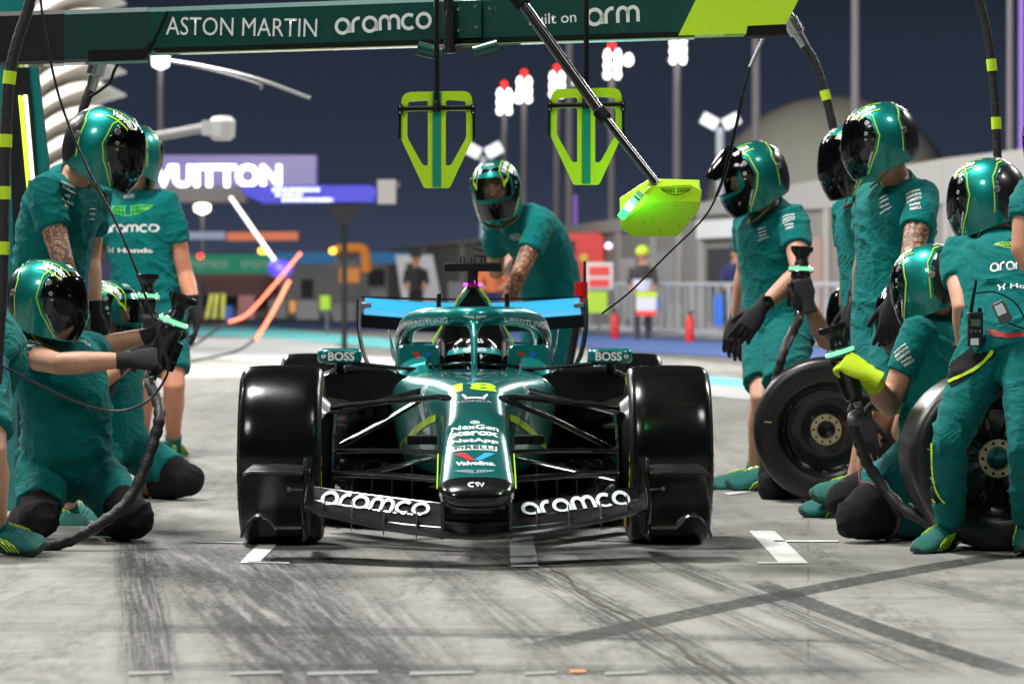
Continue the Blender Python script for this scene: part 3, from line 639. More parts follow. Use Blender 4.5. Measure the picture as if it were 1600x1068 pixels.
b = MB(); a_ = at(951, 384, 70); b.lathe([(.001, -.07), (.07, -.04), (.07, .04), (.001, .07)], 12, Matrix.Translation(a_)); tag(b.build('beacon_light', emis('pale_violet', (.9, .7, 1), 2)), 'small violet light on the pit wall right of the truck', 'light')

# ------------------------------------------------------------------ white roof blades of the pit building at top left
RB = mat('white_roof_blade', (.78, .74, .68), .5)
rb = thing('pit_building_roof', V((at(110, 150, 55).x, 55, 0)), 'pit building roof of bright white curved blades at top left', 'building')
for i in range(10):
    y = -20 + i * 38; b = MB(); up = []; dn = []
    for j in range(9):
        t = j / 8; px = 30 + 128 * t; py = y + 60 - 62 * t - 16 * math.sin(t * math.pi); th = 14 * math.sin(math.pi * (t * .85 + .12)) + 2
        up.append(at(px, py - th / 2, 54)); dn.append(at(px, py + th / 2, 54))
    ring = up + dn[::-1]; b.prism([(p.x, p.z) for p in ring], 54, 57.5, Matrix(((1, 0, 0, 0), (0, 0, 1, 0), (0, 1, 0, 0), (0, 0, 0, 1)))); b.build('roof_blade', RB, rb)
b = MB(); a_ = at(20, 0, 58); b.box((a_.x - .3, 58.5, 3), (1.6, .5, 6.4)); b.build('wall', mat('roof_wall_cream', (.40, .36, .30), .7), rb)
flood('unseen_flood', (at(110, 0, 40).x + 3, 38, 2.5), tuple(at(90, 120, 55)), 1.5, 2400, (1, .95, .85))  # added lamp, out of view, that brightens the white roof blades

# ------------------------------------------------------------------ odds and ends in the far lane
GB = mat('block_grey', (.30, .30, .30), .8, nvar=.2, nscale=4)
for i, (x0, x1, y0, y1, Y, m, nm, l) in enumerate((
    (420, 448, 468, 497, 88, GB, 'concrete_block', 'grey concrete block left of the orange marker'), (464, 498, 470, 499, 87, mat('block_pale', (.40, .40, .39), .8), 'concrete_block', 'pale concrete block left of the lime pit board'),
    (520, 556, 474, 502, 86, GB, 'concrete_block', 'grey concrete block right of the lime pit board'), (372, 398, 462, 498, 80, mat('red_white_panel', (.55, .22, .22), .6), 'warning_panel', 'reddish warning panel behind the orange hoses'),
    (300, 316, 440, 500, 84, mat('dark_cabinet', (.06, .06, .07), .6), 'tall_cabinet', 'dark tall cabinet beside the yellow marker posts'), (578, 606, 452, 500, 92, mat('panel_cool', (.26, .27, .30), .7), 'tall_cabinet', 'cool grey tall cabinet left of the white divider'),
    (700, 726, 440, 498, 84, mat('panel_cool', (.26, .27, .30), .7), 'tall_cabinet', 'cool grey tall cabinet behind the roof camera'), (352, 362, 478, 500, 78, BLUEP, 'plastic_bin', 'small blue bin by the yellow marker posts'),
    (470, 488, 436, 466, 98, DARKO, 'garage_opening', 'dark opening in the far grey block'), (575, 600, 420, 446, 100, DARKO, 'garage_opening', 'dark opening left of the white divider'),
    (1118, 1130, 462, 510, 60, BLUEP, 'plastic_bin', 'blue bin behind the barriers under the doorway sign'), (884, 896, 470, 516, 71, mat('cool_box', (.5, .52, .55), .6), 'cool_box', 'white box behind the barriers beside the lime sign board'),
    (1046, 1066, 476, 516, 66.5, mat('pale_panel2', (.5, .49, .47), .7), 'equipment_box', 'pale equipment box behind the barriers right of the marshal'))):
    slab(nm, l, nm.split('_')[-1], rect(x0, y0, x1, y1), Y, m, .5)
# ================================================================== RACE CAR (local frame: origin on the ground under the front axle, +y to the rear)
CARP = V((-0.147, 13.5, 0))
car = thing('race_car', CARP, 'dark teal open-wheel race car stopped on the pit box, seen head-on', 'race car', rot=(0, 0, R(.9)))
CM = Matrix.Translation(CARP) @ Matrix.Rotation(R(.9), 4, 'Z'); CI = CM.inverted()
def cl(px, py, dy): return CI @ at(px, py, CARP.y + dy)
def cscale(dy): return F_PX / (CARP.y + dy)
def chit(bvh, px, py):
    o = CI @ V((0, 0, CAM_Z)); d = (CI @ at(px, py, 10)) - o
    return bvh.ray_cast(o, d.normalized())[0]

def sect(y, zt, zb, wt, wb, n=2.6, N=40, dip=0, dipw=0, cx=0):
    """rounded section: top width wt, bottom width wb (half widths)"""
    zc = (zt + zb) / 2; hh = (zt - zb) / 2; out = []
    for j in range(N):
        a = 2 * math.pi * j / N; c = math.cos(a); s_ = math.sin(a)
        ex = math.copysign(abs(c) ** (2 / n), c); ez = math.copysign(abs(s_) ** (2 / n), s_)
        w = wb + (wt - wb) * (ez + 1) / 2
        z = zc + ez * hh; x = ex * w
        if dip and ez > .55 and abs(x) < dipw: z = zt - dip
        out.append((cx + x, y, z))
    return out
b = MB()
ST = [(-1.285, .270, .24, .080, .07), (-1.272, .288, .226, .110, .095), (-1.235, .306, .218, .132, .116), (-1.17, .328, .212, .142, .128), (-1.0, .375, .205, .143, .13), (-.7, .452, .21, .142, .125),
      (-.35, .540, .215, .140, .12), (-.1, .602, .215, .141, .115), (.06, .632, .215, .158, .115), (.25, .650, .215, .225, .15), (.5, .662, .21, .315, .22), (.8, .668, .20, .375, .28), (.96, .668, .19, .385, .30)]
rings = [sect(y, zt, zb, wt, wb, 3.0 if y < .1 else 3.4) for y, zt, zb, wt, wb in ST]
rings += [sect(.985, .70, .19, .378, .30, 4, dip=.08, dipw=.16), sect(1.0, .71, .19, .37, .30, 4, dip=.36, dipw=.16), sect(1.2, .752, .19, .345, .30, 6, dip=.4, dipw=.16), sect(1.4, .765, .18, .335, .3, 6, dip=.4, dipw=.16), sect(1.9, .765, .18, .325, .28, 6, dip=.4, dipw=.16), sect(1.92, .765, .18, .32, .28, 5), sect(2.6, .62, .16, .22, .26, 3), sect(3.4, .45, .16, .12, .2, 3)]
b.loft(rings)
me = b.mesh('monocoque', [PAINT, BLACKM, CARBON], 60)
for p in me.polygons:
    c = p.center
    if .975 < c.y < 1.915 and abs(c.x) < .19 and c.z < .70: p.material_index = 1
    if c.y < -1.17 and c.z < .32 or (c.y < -1.235) or (c.z < .255): p.material_index = 2
mono = link('monocoque', me, car, True)
MONO = bvh_of(me)
# black nose tip as its own shell so that its edge is a clean line across the nose
b = MB()
b.loft([sect(y, zt + .002, zb - .002, wt + .002, wb + .002, 3.0) for y, zt, zb, wt, wb in ST[:3]] + [sect(-1.185, .327, .210, .1435, .130, 3.0)])
tip = b.build('nose_tip', CARBON, car, True, 60)
TIP = bvh_of(tip.data)

def on_nose(name, g, px, py, wpx, hpx, m, parent, bvh=None, sh=0):
    """print lying on the body at the point seen at (px, py); wpx, hpx = size in the photograph"""
    bv = bvh or MONO
    o = CI @ V((0, 0, CAM_Z)); d = ((CI @ at(px, py, 10)) - o).normalized()
    h, n, _, _ = bv.ray_cast(o, d)
    x = V((1, 0, 0)); x = (x - n * x.dot(n)).normalized(); y = n.cross(x)
    f = F_PX / (CARP.y + h.y)
    fs = max(.1, (y - d * y.dot(d)).length); fx = max(.2, (x - d * x.dot(d)).length)
    xs = [p[0] for p in g[0]]; ys = [p[1] for p in g[0]]; cx = (max(xs) + min(xs)) / 2; cy = (max(ys) + min(ys)) / 2
    kx = wpx / f / fx / (max(xs) - min(xs)); ky = hpx / f / fs / (max(ys) - min(ys))
    gg = ([((a - cx) * kx + sh * (b - cy) * ky, (b - cy) * ky) for a, b in g[0]], g[1])
    return decal(name, gg, Matrix((x, y, n)).transposed().to_4x4() if False else frame(h, x, y), m, parent, bv, .002, True, .25)
on_nose('race_number', text2d('18', .045), 742, 603.5, 68, 12.5, LIMEC, mono)
on_nose('badge_print', strokes2d([[(-1, .5), (-.72, 0), (-.5, .08), (.5, .08), (.72, 0), (1, .5)], [(-.95, .42), (-.66, .14)], [(.95, .42), (.66, .14)]], .16) + (2.1,), 742, 619, 42, 9, WHITE, mono)
on_nose('sponsor_print', text2d('HONDA', .01), 742, 626.5, 54, 3.5, SILVER, mono)
on_nose('sponsor_print', strokes2d([arc(0, 0, .5, .34, 0, 360, 20), [(-.18, 0), (.18, 0)], [(-.18, .12), (-.18, -.12)], [(.18, .12), (.18, -.12)]], .13) + (1.1,), 742, 660, 15, 5, WHITE, mono)
on_nose('sponsor_print', text2d('NexGen', .025), 742, 667, 74, 7, WHITE, mono)
on_nose('sponsor_print', text2d('xerox', .035), 742, 677, 74, 6.5, WHITE, mono)
on_nose('sponsor_print', text2d('NetApp', .03), 742, 688.5, 74, 7, WHITE, mono)
on_nose('sponsor_print', ([(-.5, -.5), (.5, -.5), (.5, .5), (-.5, .5)], [(0, 1, 2, 3)], 1), 742, 699.5, 69, 7, WHITE, mono)
on_nose('sponsor_letters', text2d('PIRELLI', .03), 742, 699.5, 64, 4.8, PAINT, mono).data.transform(Matrix.Translation((0, -.0015, .002)))
on_nose('emblem_red', poly2d([(-1, .5), (-.48, .5), (.04, -.5), (-.22, -.5), (-.34, -.42)]), 726, 713.5, 33, 12, RED, mono)
on_nose('emblem_blue', poly2d([(1, .5), (.48, .5), (-.02, -.42), (.1, -.5), (.34, -.42)]), 758, 713.5, 33, 12, mat('pale_blue_print', (.03, .34, .78), .4), mono)
on_nose('sponsor_print', text2d('Valvoline.', .03), 743, 723.5, 62, 6.5, WHITE, mono)
on_nose('winged_badge', wings2d(), 742, 736.5, 62, 5, SILVER, mono)
on_nose('tip_logo', merge2d([moved(strokes2d([[(.25, .3), (-.1, .3), (-.35, .12), (-.35, -.12), (-.1, -.3), (.2, -.3)]], .2), 1, -.5), moved(strokes2d([[(-.35, .3), (-.12, -.3), (.12, .3), (.32, -.3), (.55, .3)], [(-.3, .3), (0.0, .3)]], .18), 1, .3)]) + (1.7,), 744, 757, 26, 8, WHITE, tip, TIP)
# thin lime lines and the flank streaks
for sx_ in (-1, 1):
    g = MB()
    for pts, wd in (([(672, 655), (655, 668), (628, 690), (604, 712)], 9), ([(690, 600), (687, 640), (684, 690), (687, 742)], 1.6)):
        pass
    stp = [(682, 652), (670, 657), (656, 667), (642, 681), (626, 698)]
    L_ = []
    for i, (px, py) in enumerate(stp):
        px = px if sx_ < 0 else 1478 - px
        wdt = [5, 6, 6, 6, 4][i]
        for q in (-1, 1): L_.append(chit(MONO, px, py + q * wdt))
    if all(p is not None for p in L_):
        me = bpy.data.meshes.new('flank_streak'); me.from_pydata([tuple(p + V((sx_ * .004, -.006, 0))) for p in L_], [], [(2 * i, 2 * i + 1, 2 * i + 3, 2 * i + 2) for i in range(4)]); setmats(me, LIMEC)
        link('flank_streak', me, mono, True)
    # silver badge decals high on the flank
    on_nose('flank_badge', merge2d([fit(wings2d(), 1, 0, .28), fit(text2d('citi', .02), .9, 0, .7)] + [moved(strokes2d([[(-.38 + .1 * i, .14), (-.2 + .06 * i, -.7)]], .055)) for i in range(8)]) + (1.0,), 742 + sx_ * 84, 628, 16, 54, SILVER, mono)
    g = MB(); g.tube([(sx_ * .1435, -1.16, .285), (sx_ * .1435, -1.0, .325), (sx_ * .1425, -.75, .39)], .0028, 6)
    g.build('lime_line', LIMEC, mono, True)

# ------------------------------------------------------------------ sidepods with letterbox inlets
for s in (-1, 1):
    b = MB(); b.cm = 0
    def sp(y, x0, x1, zb, zt, n=3.0): return sect(y, zt, zb, (x1 - x0) / 2, (x1 - x0) / 2, n, 32, cx=s * (x0 + x1) / 2)
    b.loft([sp(3.0, .05, .38, .1, .34), sp(2.5, .1, .62, .08, .52), sp(2.0, .2, .71, .08, .63), sp(1.6, .22, .735, .10, .672, 2.6), sp(1.35, .22, .735, .20, .68, 2.6), sp(1.15, .22, .725, .33, .678, 2.6), sp(1.02, .23, .70, .43, .67, 2.6), sp(.96, .25, .675, .50, .66, 2.8), sp(.945, .265, .655, .535, .65)], cap=False)
    b.cm = 1
    b.loft([sp(.945, .265, .655, .535, .65), sp(.952, .30, .64, .558, .641), sp(1.02, .31, .63, .56, .638), sp(1.6, .33, .55, .56, .60)], cap=True)
    me = b.mesh('sidepod', [BLACKG, BLACKM], 60)
    pod = link('sidepod', me, car, True)
    b = MB()   # lower flank sweeping out under the inlet
    b.loft([sect(1.25, .42, .10, .2, .15, 2.4, 24, cx=s * .46), sect(1.4, .52, .08, .32, .28, 2.4, 24, cx=s * .42), sect(1.9, .4, .07, .32, .3, 2.4, 24, cx=s * .42)])
    b.build('sidepod_undercut', BLACKG, car, True, 60)
    b = MB()   # upright blade on the sidepod
    b.loft([[(s * .335 + dx, 1.5 + dy, .655) for dx, dy in ((-.012, 0), (0, -.07), (.012, 0), (0, .09))], [(s * .36 + dx, 1.53 + dy, .74) for dx, dy in ((-.009, 0), (0, -.04), (.009, 0), (0, .06))], [(s * .378 + dx, 1.56 + dy, .83) for dx, dy in ((-.002, 0), (0, -.006), (.002, 0), (0, .01))]])
    b.build('sidepod_fin', PAINT, car, True, 60)
    # cockpit side panel with its emblem
    b = MB(); b.loft([sect(y, .768, .60, w, w, 7, 28, cx=s * cx_) for y, w, cx_ in ((1.08, .082, .238), (1.10, .092, .238), (1.3, .094, .24), (1.92, .088, .236))])
    cs = b.build('cockpit_side', PAINT, car, True, 50); CB = bvh_of(cs.data)
    on_nose('emblem_red', poly2d([(-1, .5), (-.48, .5), (.04, -.5), (-.22, -.5)]), 742 + s * 82 - 7, 557, 18, 13, RED, cs, CB)
    on_nose('emblem_blue', poly2d([(1, .5), (.48, .5), (-.02, -.5), (.22, -.5)]), 742 + s * 82 + 7, 557, 18, 13, BLUEP, cs, CB)
    on_nose('sponsor_print', text2d('Valvoline', .03), 742 + s * 82, 567.5, 28, 4.5, WHITE, cs, CB)
    # mirror
    b = MB()
    mc = cl(742 + s * 211, 556, .93)
    b.loft([[(mc.x + s * .0 + x, mc.y + dy, mc.z + z) for x, z in [(.094 * w * math.copysign(abs(math.cos(t)) ** .35, math.cos(t)), .033 * w * math.copysign(abs(math.sin(t)) ** .45, math.sin(t))) for t in [2 * math.pi * (i + .5) / 24 for i in range(24)]]] for dy, w in ((-.055, .72), (-.045, .93), (-.02, 1.0), (.04, 1.0), (.05, .96))])
    mir = b.build('mirror', PAINT, car, True, 50)
    MB_ = bvh_of(mir.data)
    decal('mirror_print', merge2d([fit(text2d('BOSS', .03), .112, -.008 * s), moved(strokes2d([arc(0, 0, 1, .8, 0, 360, 16), [(-.8, 0), (.8, 0)], [(-.8, .3), (.8, .3)], [(-.8, -.3), (.8, -.3)]], .25), .009, s * .067 - .0)]), frame((mc.x, mc.y - .2, mc.z), (1, 0, 0), (0, 0, 1)), WHITE, mir, MB_, .0015, True)
    b = MB()
    b.tube([(mc.x - s * .05, mc.y + .01, mc.z - .03), (s * .3, mc.y + .03, mc.z - .053), (s * .205, mc.y + .05, mc.z - .055), (s * .2, mc.y + .06, mc.z - .095)], [.009, .007, .009, .014], 8)
    b.tube([(mc.x + s * .0, mc.y + .02, mc.z - .02), (mc.x + s * .005, mc.y + .08, mc.z - .09)], .022, 8)
    b.build('mirror_stalk', CARBONM, mir, True)

# ------------------------------------------------------------------ floor
b = MB(); b.loft([[(x, y, z) for x, z in ((-w, .075), (w, .075), (w, .05), (-w, .05))] for y, w in ((.62, .36), (.9, .66), (1.2, .72), (2.8, .72), (3.1, .55))])
fl = b.build('floor', CARBONM, car, True, 30)
b = MB()
for s in (-1, 1):
    for i in range(5):
        x = s * (.26 + .085 * i)
        b.prism([(.55 + .05 * i, .08), (.9, .08), (.95, .3 - .03 * i), (.62 + .05 * i, .27 - .03 * i)], -.003, .003, Matrix(((0, 0, 1, x), (1, 0, 0, 0), (0, 1, 0, 0), (0, 0, 0, 1))))
    b.bar((s * .17, -.2, .16), (s * .6, .55, .13), .12, .01)
b.build('floor_fence', CARBON, fl, True)

# ------------------------------------------------------------------ air intake, camera, engine cover
b = MB()
def tri(y, z0, z1, w0, w1, N=24):
    out = []
    for j in range(N):
        a = 2 * math.pi * j / N; c = math.cos(a); q = math.sin(a)
        ex = math.copysign(abs(c) ** .7, c); ez = math.copysign(abs(q) ** .7, q); t = (ez + 1) / 2
        out.append((ex * (w0 + (w1 - w0) * t), y, z0 + (z1 - z0) * t))
    return out
b.cm = 0; b.loft([tri(2.12, .66, 1.018, .235, .034), tri(2.3, .64, 1.015, .24, .04), tri(2.8, .5, .86, .2, .04), tri(3.4, .4, .6, .12, .03)], cap=False)
b.loft([tri(2.12, .66, 1.018, .235, .034), tri(2.115, .67, 1.008, .218, .026)], cap=False)
b.cm = 1; b.loft([tri(2.115, .67, 1.008, .218, .026), tri(2.5, .7, .93, .1, .02)])
air = link('engine_cover', b.mesh('engine_cover', [PAINT, BLACKM], 60), car, True)
b = MB()
for s in (-1, 1): b.tube([(s * .215, 2.108, .72), (s * .145, 2.108, .83), (s * .07, 2.108, .96), (s * .028, 2.108, 1.012), (0, 2.108, 1.020)], .005, 6)
b.build('lime_line', LIMEC, air, True)
c0 = cl(739, 417, 2.1)
b = MB()
b.loft([[(c0.x + x, c0.y + dy, c0.z + z * k) for x, z in ((-.13, -.021), (.13, -.021), (.13, .021), (-.13, .021))] for dy, k in ((-.03, .8), (-.022, 1), (.05, 1), (.075, .4))])
b.loft([[(c0.x + x, c0.y + y, z) for x, y in ((-w, 0), (0, -.03), (w, 0), (0, .07))] for z, w in ((c0.z - .1, .03), (c0.z - .05, .022), (c0.z - .01, .026))])
for dx, h in ((-.048, .034), (.0, .026), (.046, .034)):
    for e_ in (-.009, .009): b.tube([(c0.x + dx + e_, c0.y, c0.z + .015), (c0.x + dx + e_ * .6, c0.y, c0.z + .02 + h)], [.005, .0028], 6)
tcam = b.build('roof_camera', CARBONM, car, True, 30, .002)
for dx in (-.034, .0, .034): b = MB(); b.box((c0.x + dx, 2.09, 1.028 + (.012 if dx == 0 else 0)), (.018, .02, .012)); b.build('status_light', emis('pink_led', (1.0, .05, .62), 5), tcam, True)
for s in (-1, 1): b = MB(); b.tube(spline([(c0.x + s * .155, 2.1, .985), (c0.x + s * .157, 2.1, .93), (c0.x + s * .145, 2.1, .885), (c0.x + s * .115, 2.1, .862), (c0.x + s * .06, 2.12, .852)], 5), .011, 8); b.build('pitot_hook', CARBONM, car, True)

# ------------------------------------------------------------------ halo
b = MB()
top = spline([(-.315, 1.95, .66), (-.318, 1.85, .74), (-.305, 1.68, .815), (-.27, 1.42, .862), (-.2, 1.2, .886), (-.1, 1.04, .893), (0, .98, .893), (.1, 1.04, .893), (.2, 1.2, .886), (.27, 1.42, .862), (.305, 1.68, .815), (.318, 1.85, .74), (.315, 1.95, .66)], 6)
rad = [.036 if i < 8 or i > len(top) - 9 else .042 for i in range(len(top))]
b.tube(top, rad, 16)
# central pillar, flaring into the hoop
b.loft([[(w * math.cos(2 * math.pi * j / 16), y + d_ * math.sin(2 * math.pi * j / 16), z) for j in range(16)] for w, d_, y, z in
        ((.017, .06, .86, .62), (.014, .055, .875, .70), (.015, .052, .9, .76), (.016, .05, .93, .81), (.022, .046, .955, .838), (.04, .044, .975, .862), (.075, .040, .99, .880), (.13, .034, 1.0, .895))])
hme = remesh(b.v, b.f, .009, 4)
setmats(hme, [PAINT, CARBON]); smooth(hme, 180)
for p in hme.polygons:
    if p.center.z < .735 and abs(p.center.x) > .2: p.material_index = 1
halo = link('halo', hme, car, True); HALO = bvh_of(hme)
for s in (-1, 1):
    g = merge2d([fit(text2d('BREITLING', .035), .165, .016), moved(strokes2d([[(-.3, .5), (-.3, -.5), (.3, -.5), (.3, 0), (-.3, 0)], [(.45, .3), (.45, -.5)]], .2), .024, -.082)])
    h = chit(HALO, 742 + s * 78, 504); M = frame(h, (1, 0, -.13 * s), (0, 0, 1))
    decal('halo_print', g, M, WHITE, halo, HALO, .0045, True, .3)
h = chit(HALO, 742, 495)
decal('winged_badge', fit(wings2d(), .1, sy=.5), frame(h, (1, 0, 0), (0, 0, 1)), WHITE, halo, HALO, .002, True, .2)
b = MB(); b.tube([(0, .826, .63), (0, .838, .70)], [.006, .004], 6); b.build('camera_pin', STEEL, halo, True)
# roll-hoop struts and head restraint
for s in (-1, 1): b = MB(); b.tube([(s * .17, 1.86, .73), (s * .10, 2.1, .9)], .013, 8); b.build('roll_hoop_strut', CARBON, car, True)
b = MB()
for s in (-1, 1): b.loft([sect(y, zt, .6, .024, .024, 3, 16, cx=s * .148) for y, zt in ((1.3, .72), (1.42, .775), (1.85, .785), (1.9, .76))])
b.loft([sect(y, .775, .6, .16, .16, 3, 16) for y in (1.86, 1.95)])
b.build('head_restraint', BLACKM, car, True, 50)
# steering-wheel hump / windscreen lip
b = MB(); b.tube(spline([(-.2, 1.0, .672), (-.1, .955, .688), (0, .945, .692), (.1, .955, .688), (.2, 1.0, .672)], 4), .007, 6)
b.build('cockpit_lip', BLACKG, car, True)

# ------------------------------------------------------------------ wheels
TP = [(.232, .140), (.245, .146), (.262, .151), (.298, .157), (.325, .154), (.341, .143), (.3495, .125), (.3525, .09), (.354, .04)]
def tyre_prof(k=1.0):
    p = [(r, x * k) for r, x in TP]; return [(r, -x) for r, x in p] + [(r, x) for r, x in reversed(p)]
RX = Matrix.Rotation(R(90), 4, 'Y')     # lathe axis z -> x
def sidewall_text(word, r0, size, a0, m, parent, side, name='tyre_print', k=1.0, bold=.03, M=None):
    vs, fs, w = text2d(word, bold); out = []
    for x, y in vs:
        r = r0 + y * size; a = R(a0) + (x * size / r0) * (-side)
        xs = np.interp(r, [q[0] for q in TP], [q[1] for q in TP]) * k + .002
        out.append((side * xs, r * math.cos(a), r * math.sin(a)))
    me = bpy.data.meshes.new(name); me.from_pydata([tuple(M @ V(p)) for p in out] if M else out, [], fs); setmats(me, m)
    return link(name, me, parent, True)
def car_wheel(px, y, wk, rear=False, sgn=1):
    w = bpy.data.objects.new('wheel', None); COL.objects.link(w); w.parent = car; w.location = (px, y, .3525); w.empty_display_size = .1
    b = MB(); b.lathe(tyre_prof(wk), 72, RX, cap=False)
    me = b.mesh('tyre', [TYRE, TYREW], 60)
    for p in me.polygons:
        c = p.center
        if math.hypot(c.y, c.z) < .335: p.material_index = 1
    link('tyre', me, w, True)
    b = MB(); k = .13 * wk
    b.lathe([(.233, -k), (.22, -k + .02), (.19, -k + .05), (.06, -k + .04), (.05, -k + .02), (.001, -k + .02)], 40, RX, cap=False)
    b.lathe([(.233, k), (.22, k - .01), (.1, k - .015), (.05, k - .03), (.001, k - .03)], 40, RX, cap=False)
    b.build('rim', BLACKM, w, True)
    for side in (-1, 1):
        for a in (20, 200): sidewall_text('P ZERO', .285, .072, a, YELLOW, w, side, k=wk)
        for a in (110, 290): sidewall_text('PIRELLI', .285, .066, a, YELLOW, w, side, k=wk)
    return w
FX = .765
for s in (-1, 1):
    car_wheel(s * FX, 0, .164 / .157, sgn=s)
    rwh = car_wheel(s * (.95 - .187), 3.45, .187 / .157, rear=True, sgn=s); rwh.scale = (1, .97, .97); rwh.location.z = .342

# ------------------------------------------------------------------ brake ducts and suspension
for s in (-1, 1):
    b = MB()
    b.lathe([(.225, -.005), (.232, .0), (.232, .05), (.2, .085), (.05, .09), (.001, .09)], 40, Matrix.Translation((s * .66, 0, .355)) @ Matrix.Rotation(R(-90 * s), 4, 'Y'), cap=False)
    bd = b.build('brake_duct', CARBONM, car, True, 40)
    b = MB()   # tall duct blade
    b.loft([[(s * x + dx, y + dy, z) for dx, dy in ((-.011, 0), (0, -.03), (.011, 0), (.004 * s, .12))] for x, y, z in ((.555, -.14, .52), (.562, -.17, .44), (.565, -.18, .33), (.562, -.18, .22), (.55, -.16, .16))])
    b.tube(spline([(s * .558, -.15, .52), (s * .6, -.12, .50), (s * .63, -.05, .44), (s * .62, -.02, .38)], 4), .012, 8)
    b.build('duct_blade', CARBON, bd, True, 60)
    for j, (zz, w_) in enumerate(((.18, .1), (.24, .08), (.46, .07))): b = MB(); b.bar((s * .55, -.02, zz), (s * .66, .02, zz + .02), .22, .012); b.build('duct_winglet', CARBONM, bd, True)
    def arm(name, pts, w, h, m=CARBON):
        b = MB(); b.tube([V((s * x, y, z)) for x, y, z in pts], [w] * len(pts), 12, flat=((0, 0, 1), 1.0 if not h else h)); return b.build(name, m, car, True, 60)
    sc = .0
    arm('upper_wishbone', [(.11, -.28, .585), (.14, -.26, .588), (.35, -.12, .565), (.585, .0, .535)], .012, 3.2)
    arm('upper_wishbone', [(.2, .4, .60), (.4, .2, .55), (.6, .02, .50)], .011, 2.6)
    arm('push_rod', [(.11, -.26, .58), (.3, -.12, .50), (.56, .0, .365)] if s > 0 else [(.2, .1, .575), (.36, .05, .48), (.54, .0, .385)], .011, 1.8)
    arm('lower_wishbone', [(.12, -.3, .375), (.35, -.16, .375), (.60, 0, .365)], .010, 3.2)
    arm('lower_wishbone', [(.13, .3, .33), (.4, .1, .28), (.6, 0, .24)], .010, 3.0)
    arm('track_rod', [(.12, -.45, .275), (.35, -.3, .285), (.6, -.12, .285)], .013, 3.0)
    b = MB(); b.box((s * .205, -.55, .435), (.115, .06, .034)); b.build('camera_pod', BLACKM, car, True, 30, .003)

# ------------------------------------------------------------------ front wing
def wing(name, st, m, bev=0):
    """st: list of (x, y, z, chord, rise) stations -> thin cambered strip"""
    b = MB(); rings = []
    for x, y, z, c, r_ in st:
        n = 7; up = []; lo = []
        for i in range(n):
            t = i / (n - 1); zz = z + r_ * t ** 1.5; th = .012 * (1 - t) ** .6 + .002
            if i == 0: th = .006
            up.append((x, y + c * t, zz + th)); lo.append((x, y + c * t, zz - th))
        rings.append(up + lo[::-1])
    b.loft(rings); return b.build(name, m, car, True, 50)
xs = [-.635, -.55, -.46, -.36, -.24, -.12, 0, .12, .24, .36, .46, .55, .635]
def u(x): return abs(x) / .635
wing('front_wing_plane', [(x, -1.22 + .28 * u(x) ** 1.8, .112 + .085 * u(x) ** 1.7, .26, .03 + .01 * u(x)) for x in xs], mat('wing_carbon', (.005, .005, .0055), .5, 0, bump=.1, bscale=260, weave=True, spec=.12))
WINGC = mat('wing_carbon', (.005, .005, .0055), .5, 0, bump=.1, bscale=260, weave=True, spec=.12)
b = MB(); b.tube([(x, -1.224 + .28 * u(x) ** 1.8, .113 + .085 * u(x) ** 1.7) for x in xs], .011, 8); b.build('wing_leading_edge', mat('edge_gloss', (.02, .02, .022), .18, .2, coat=1), car, True)
def F2(x): q = abs(x) / .7; return (-1.03 + .26 * q ** 1.6, .146 + .050 * q ** 1.3, .14, .055 + .02 * q)
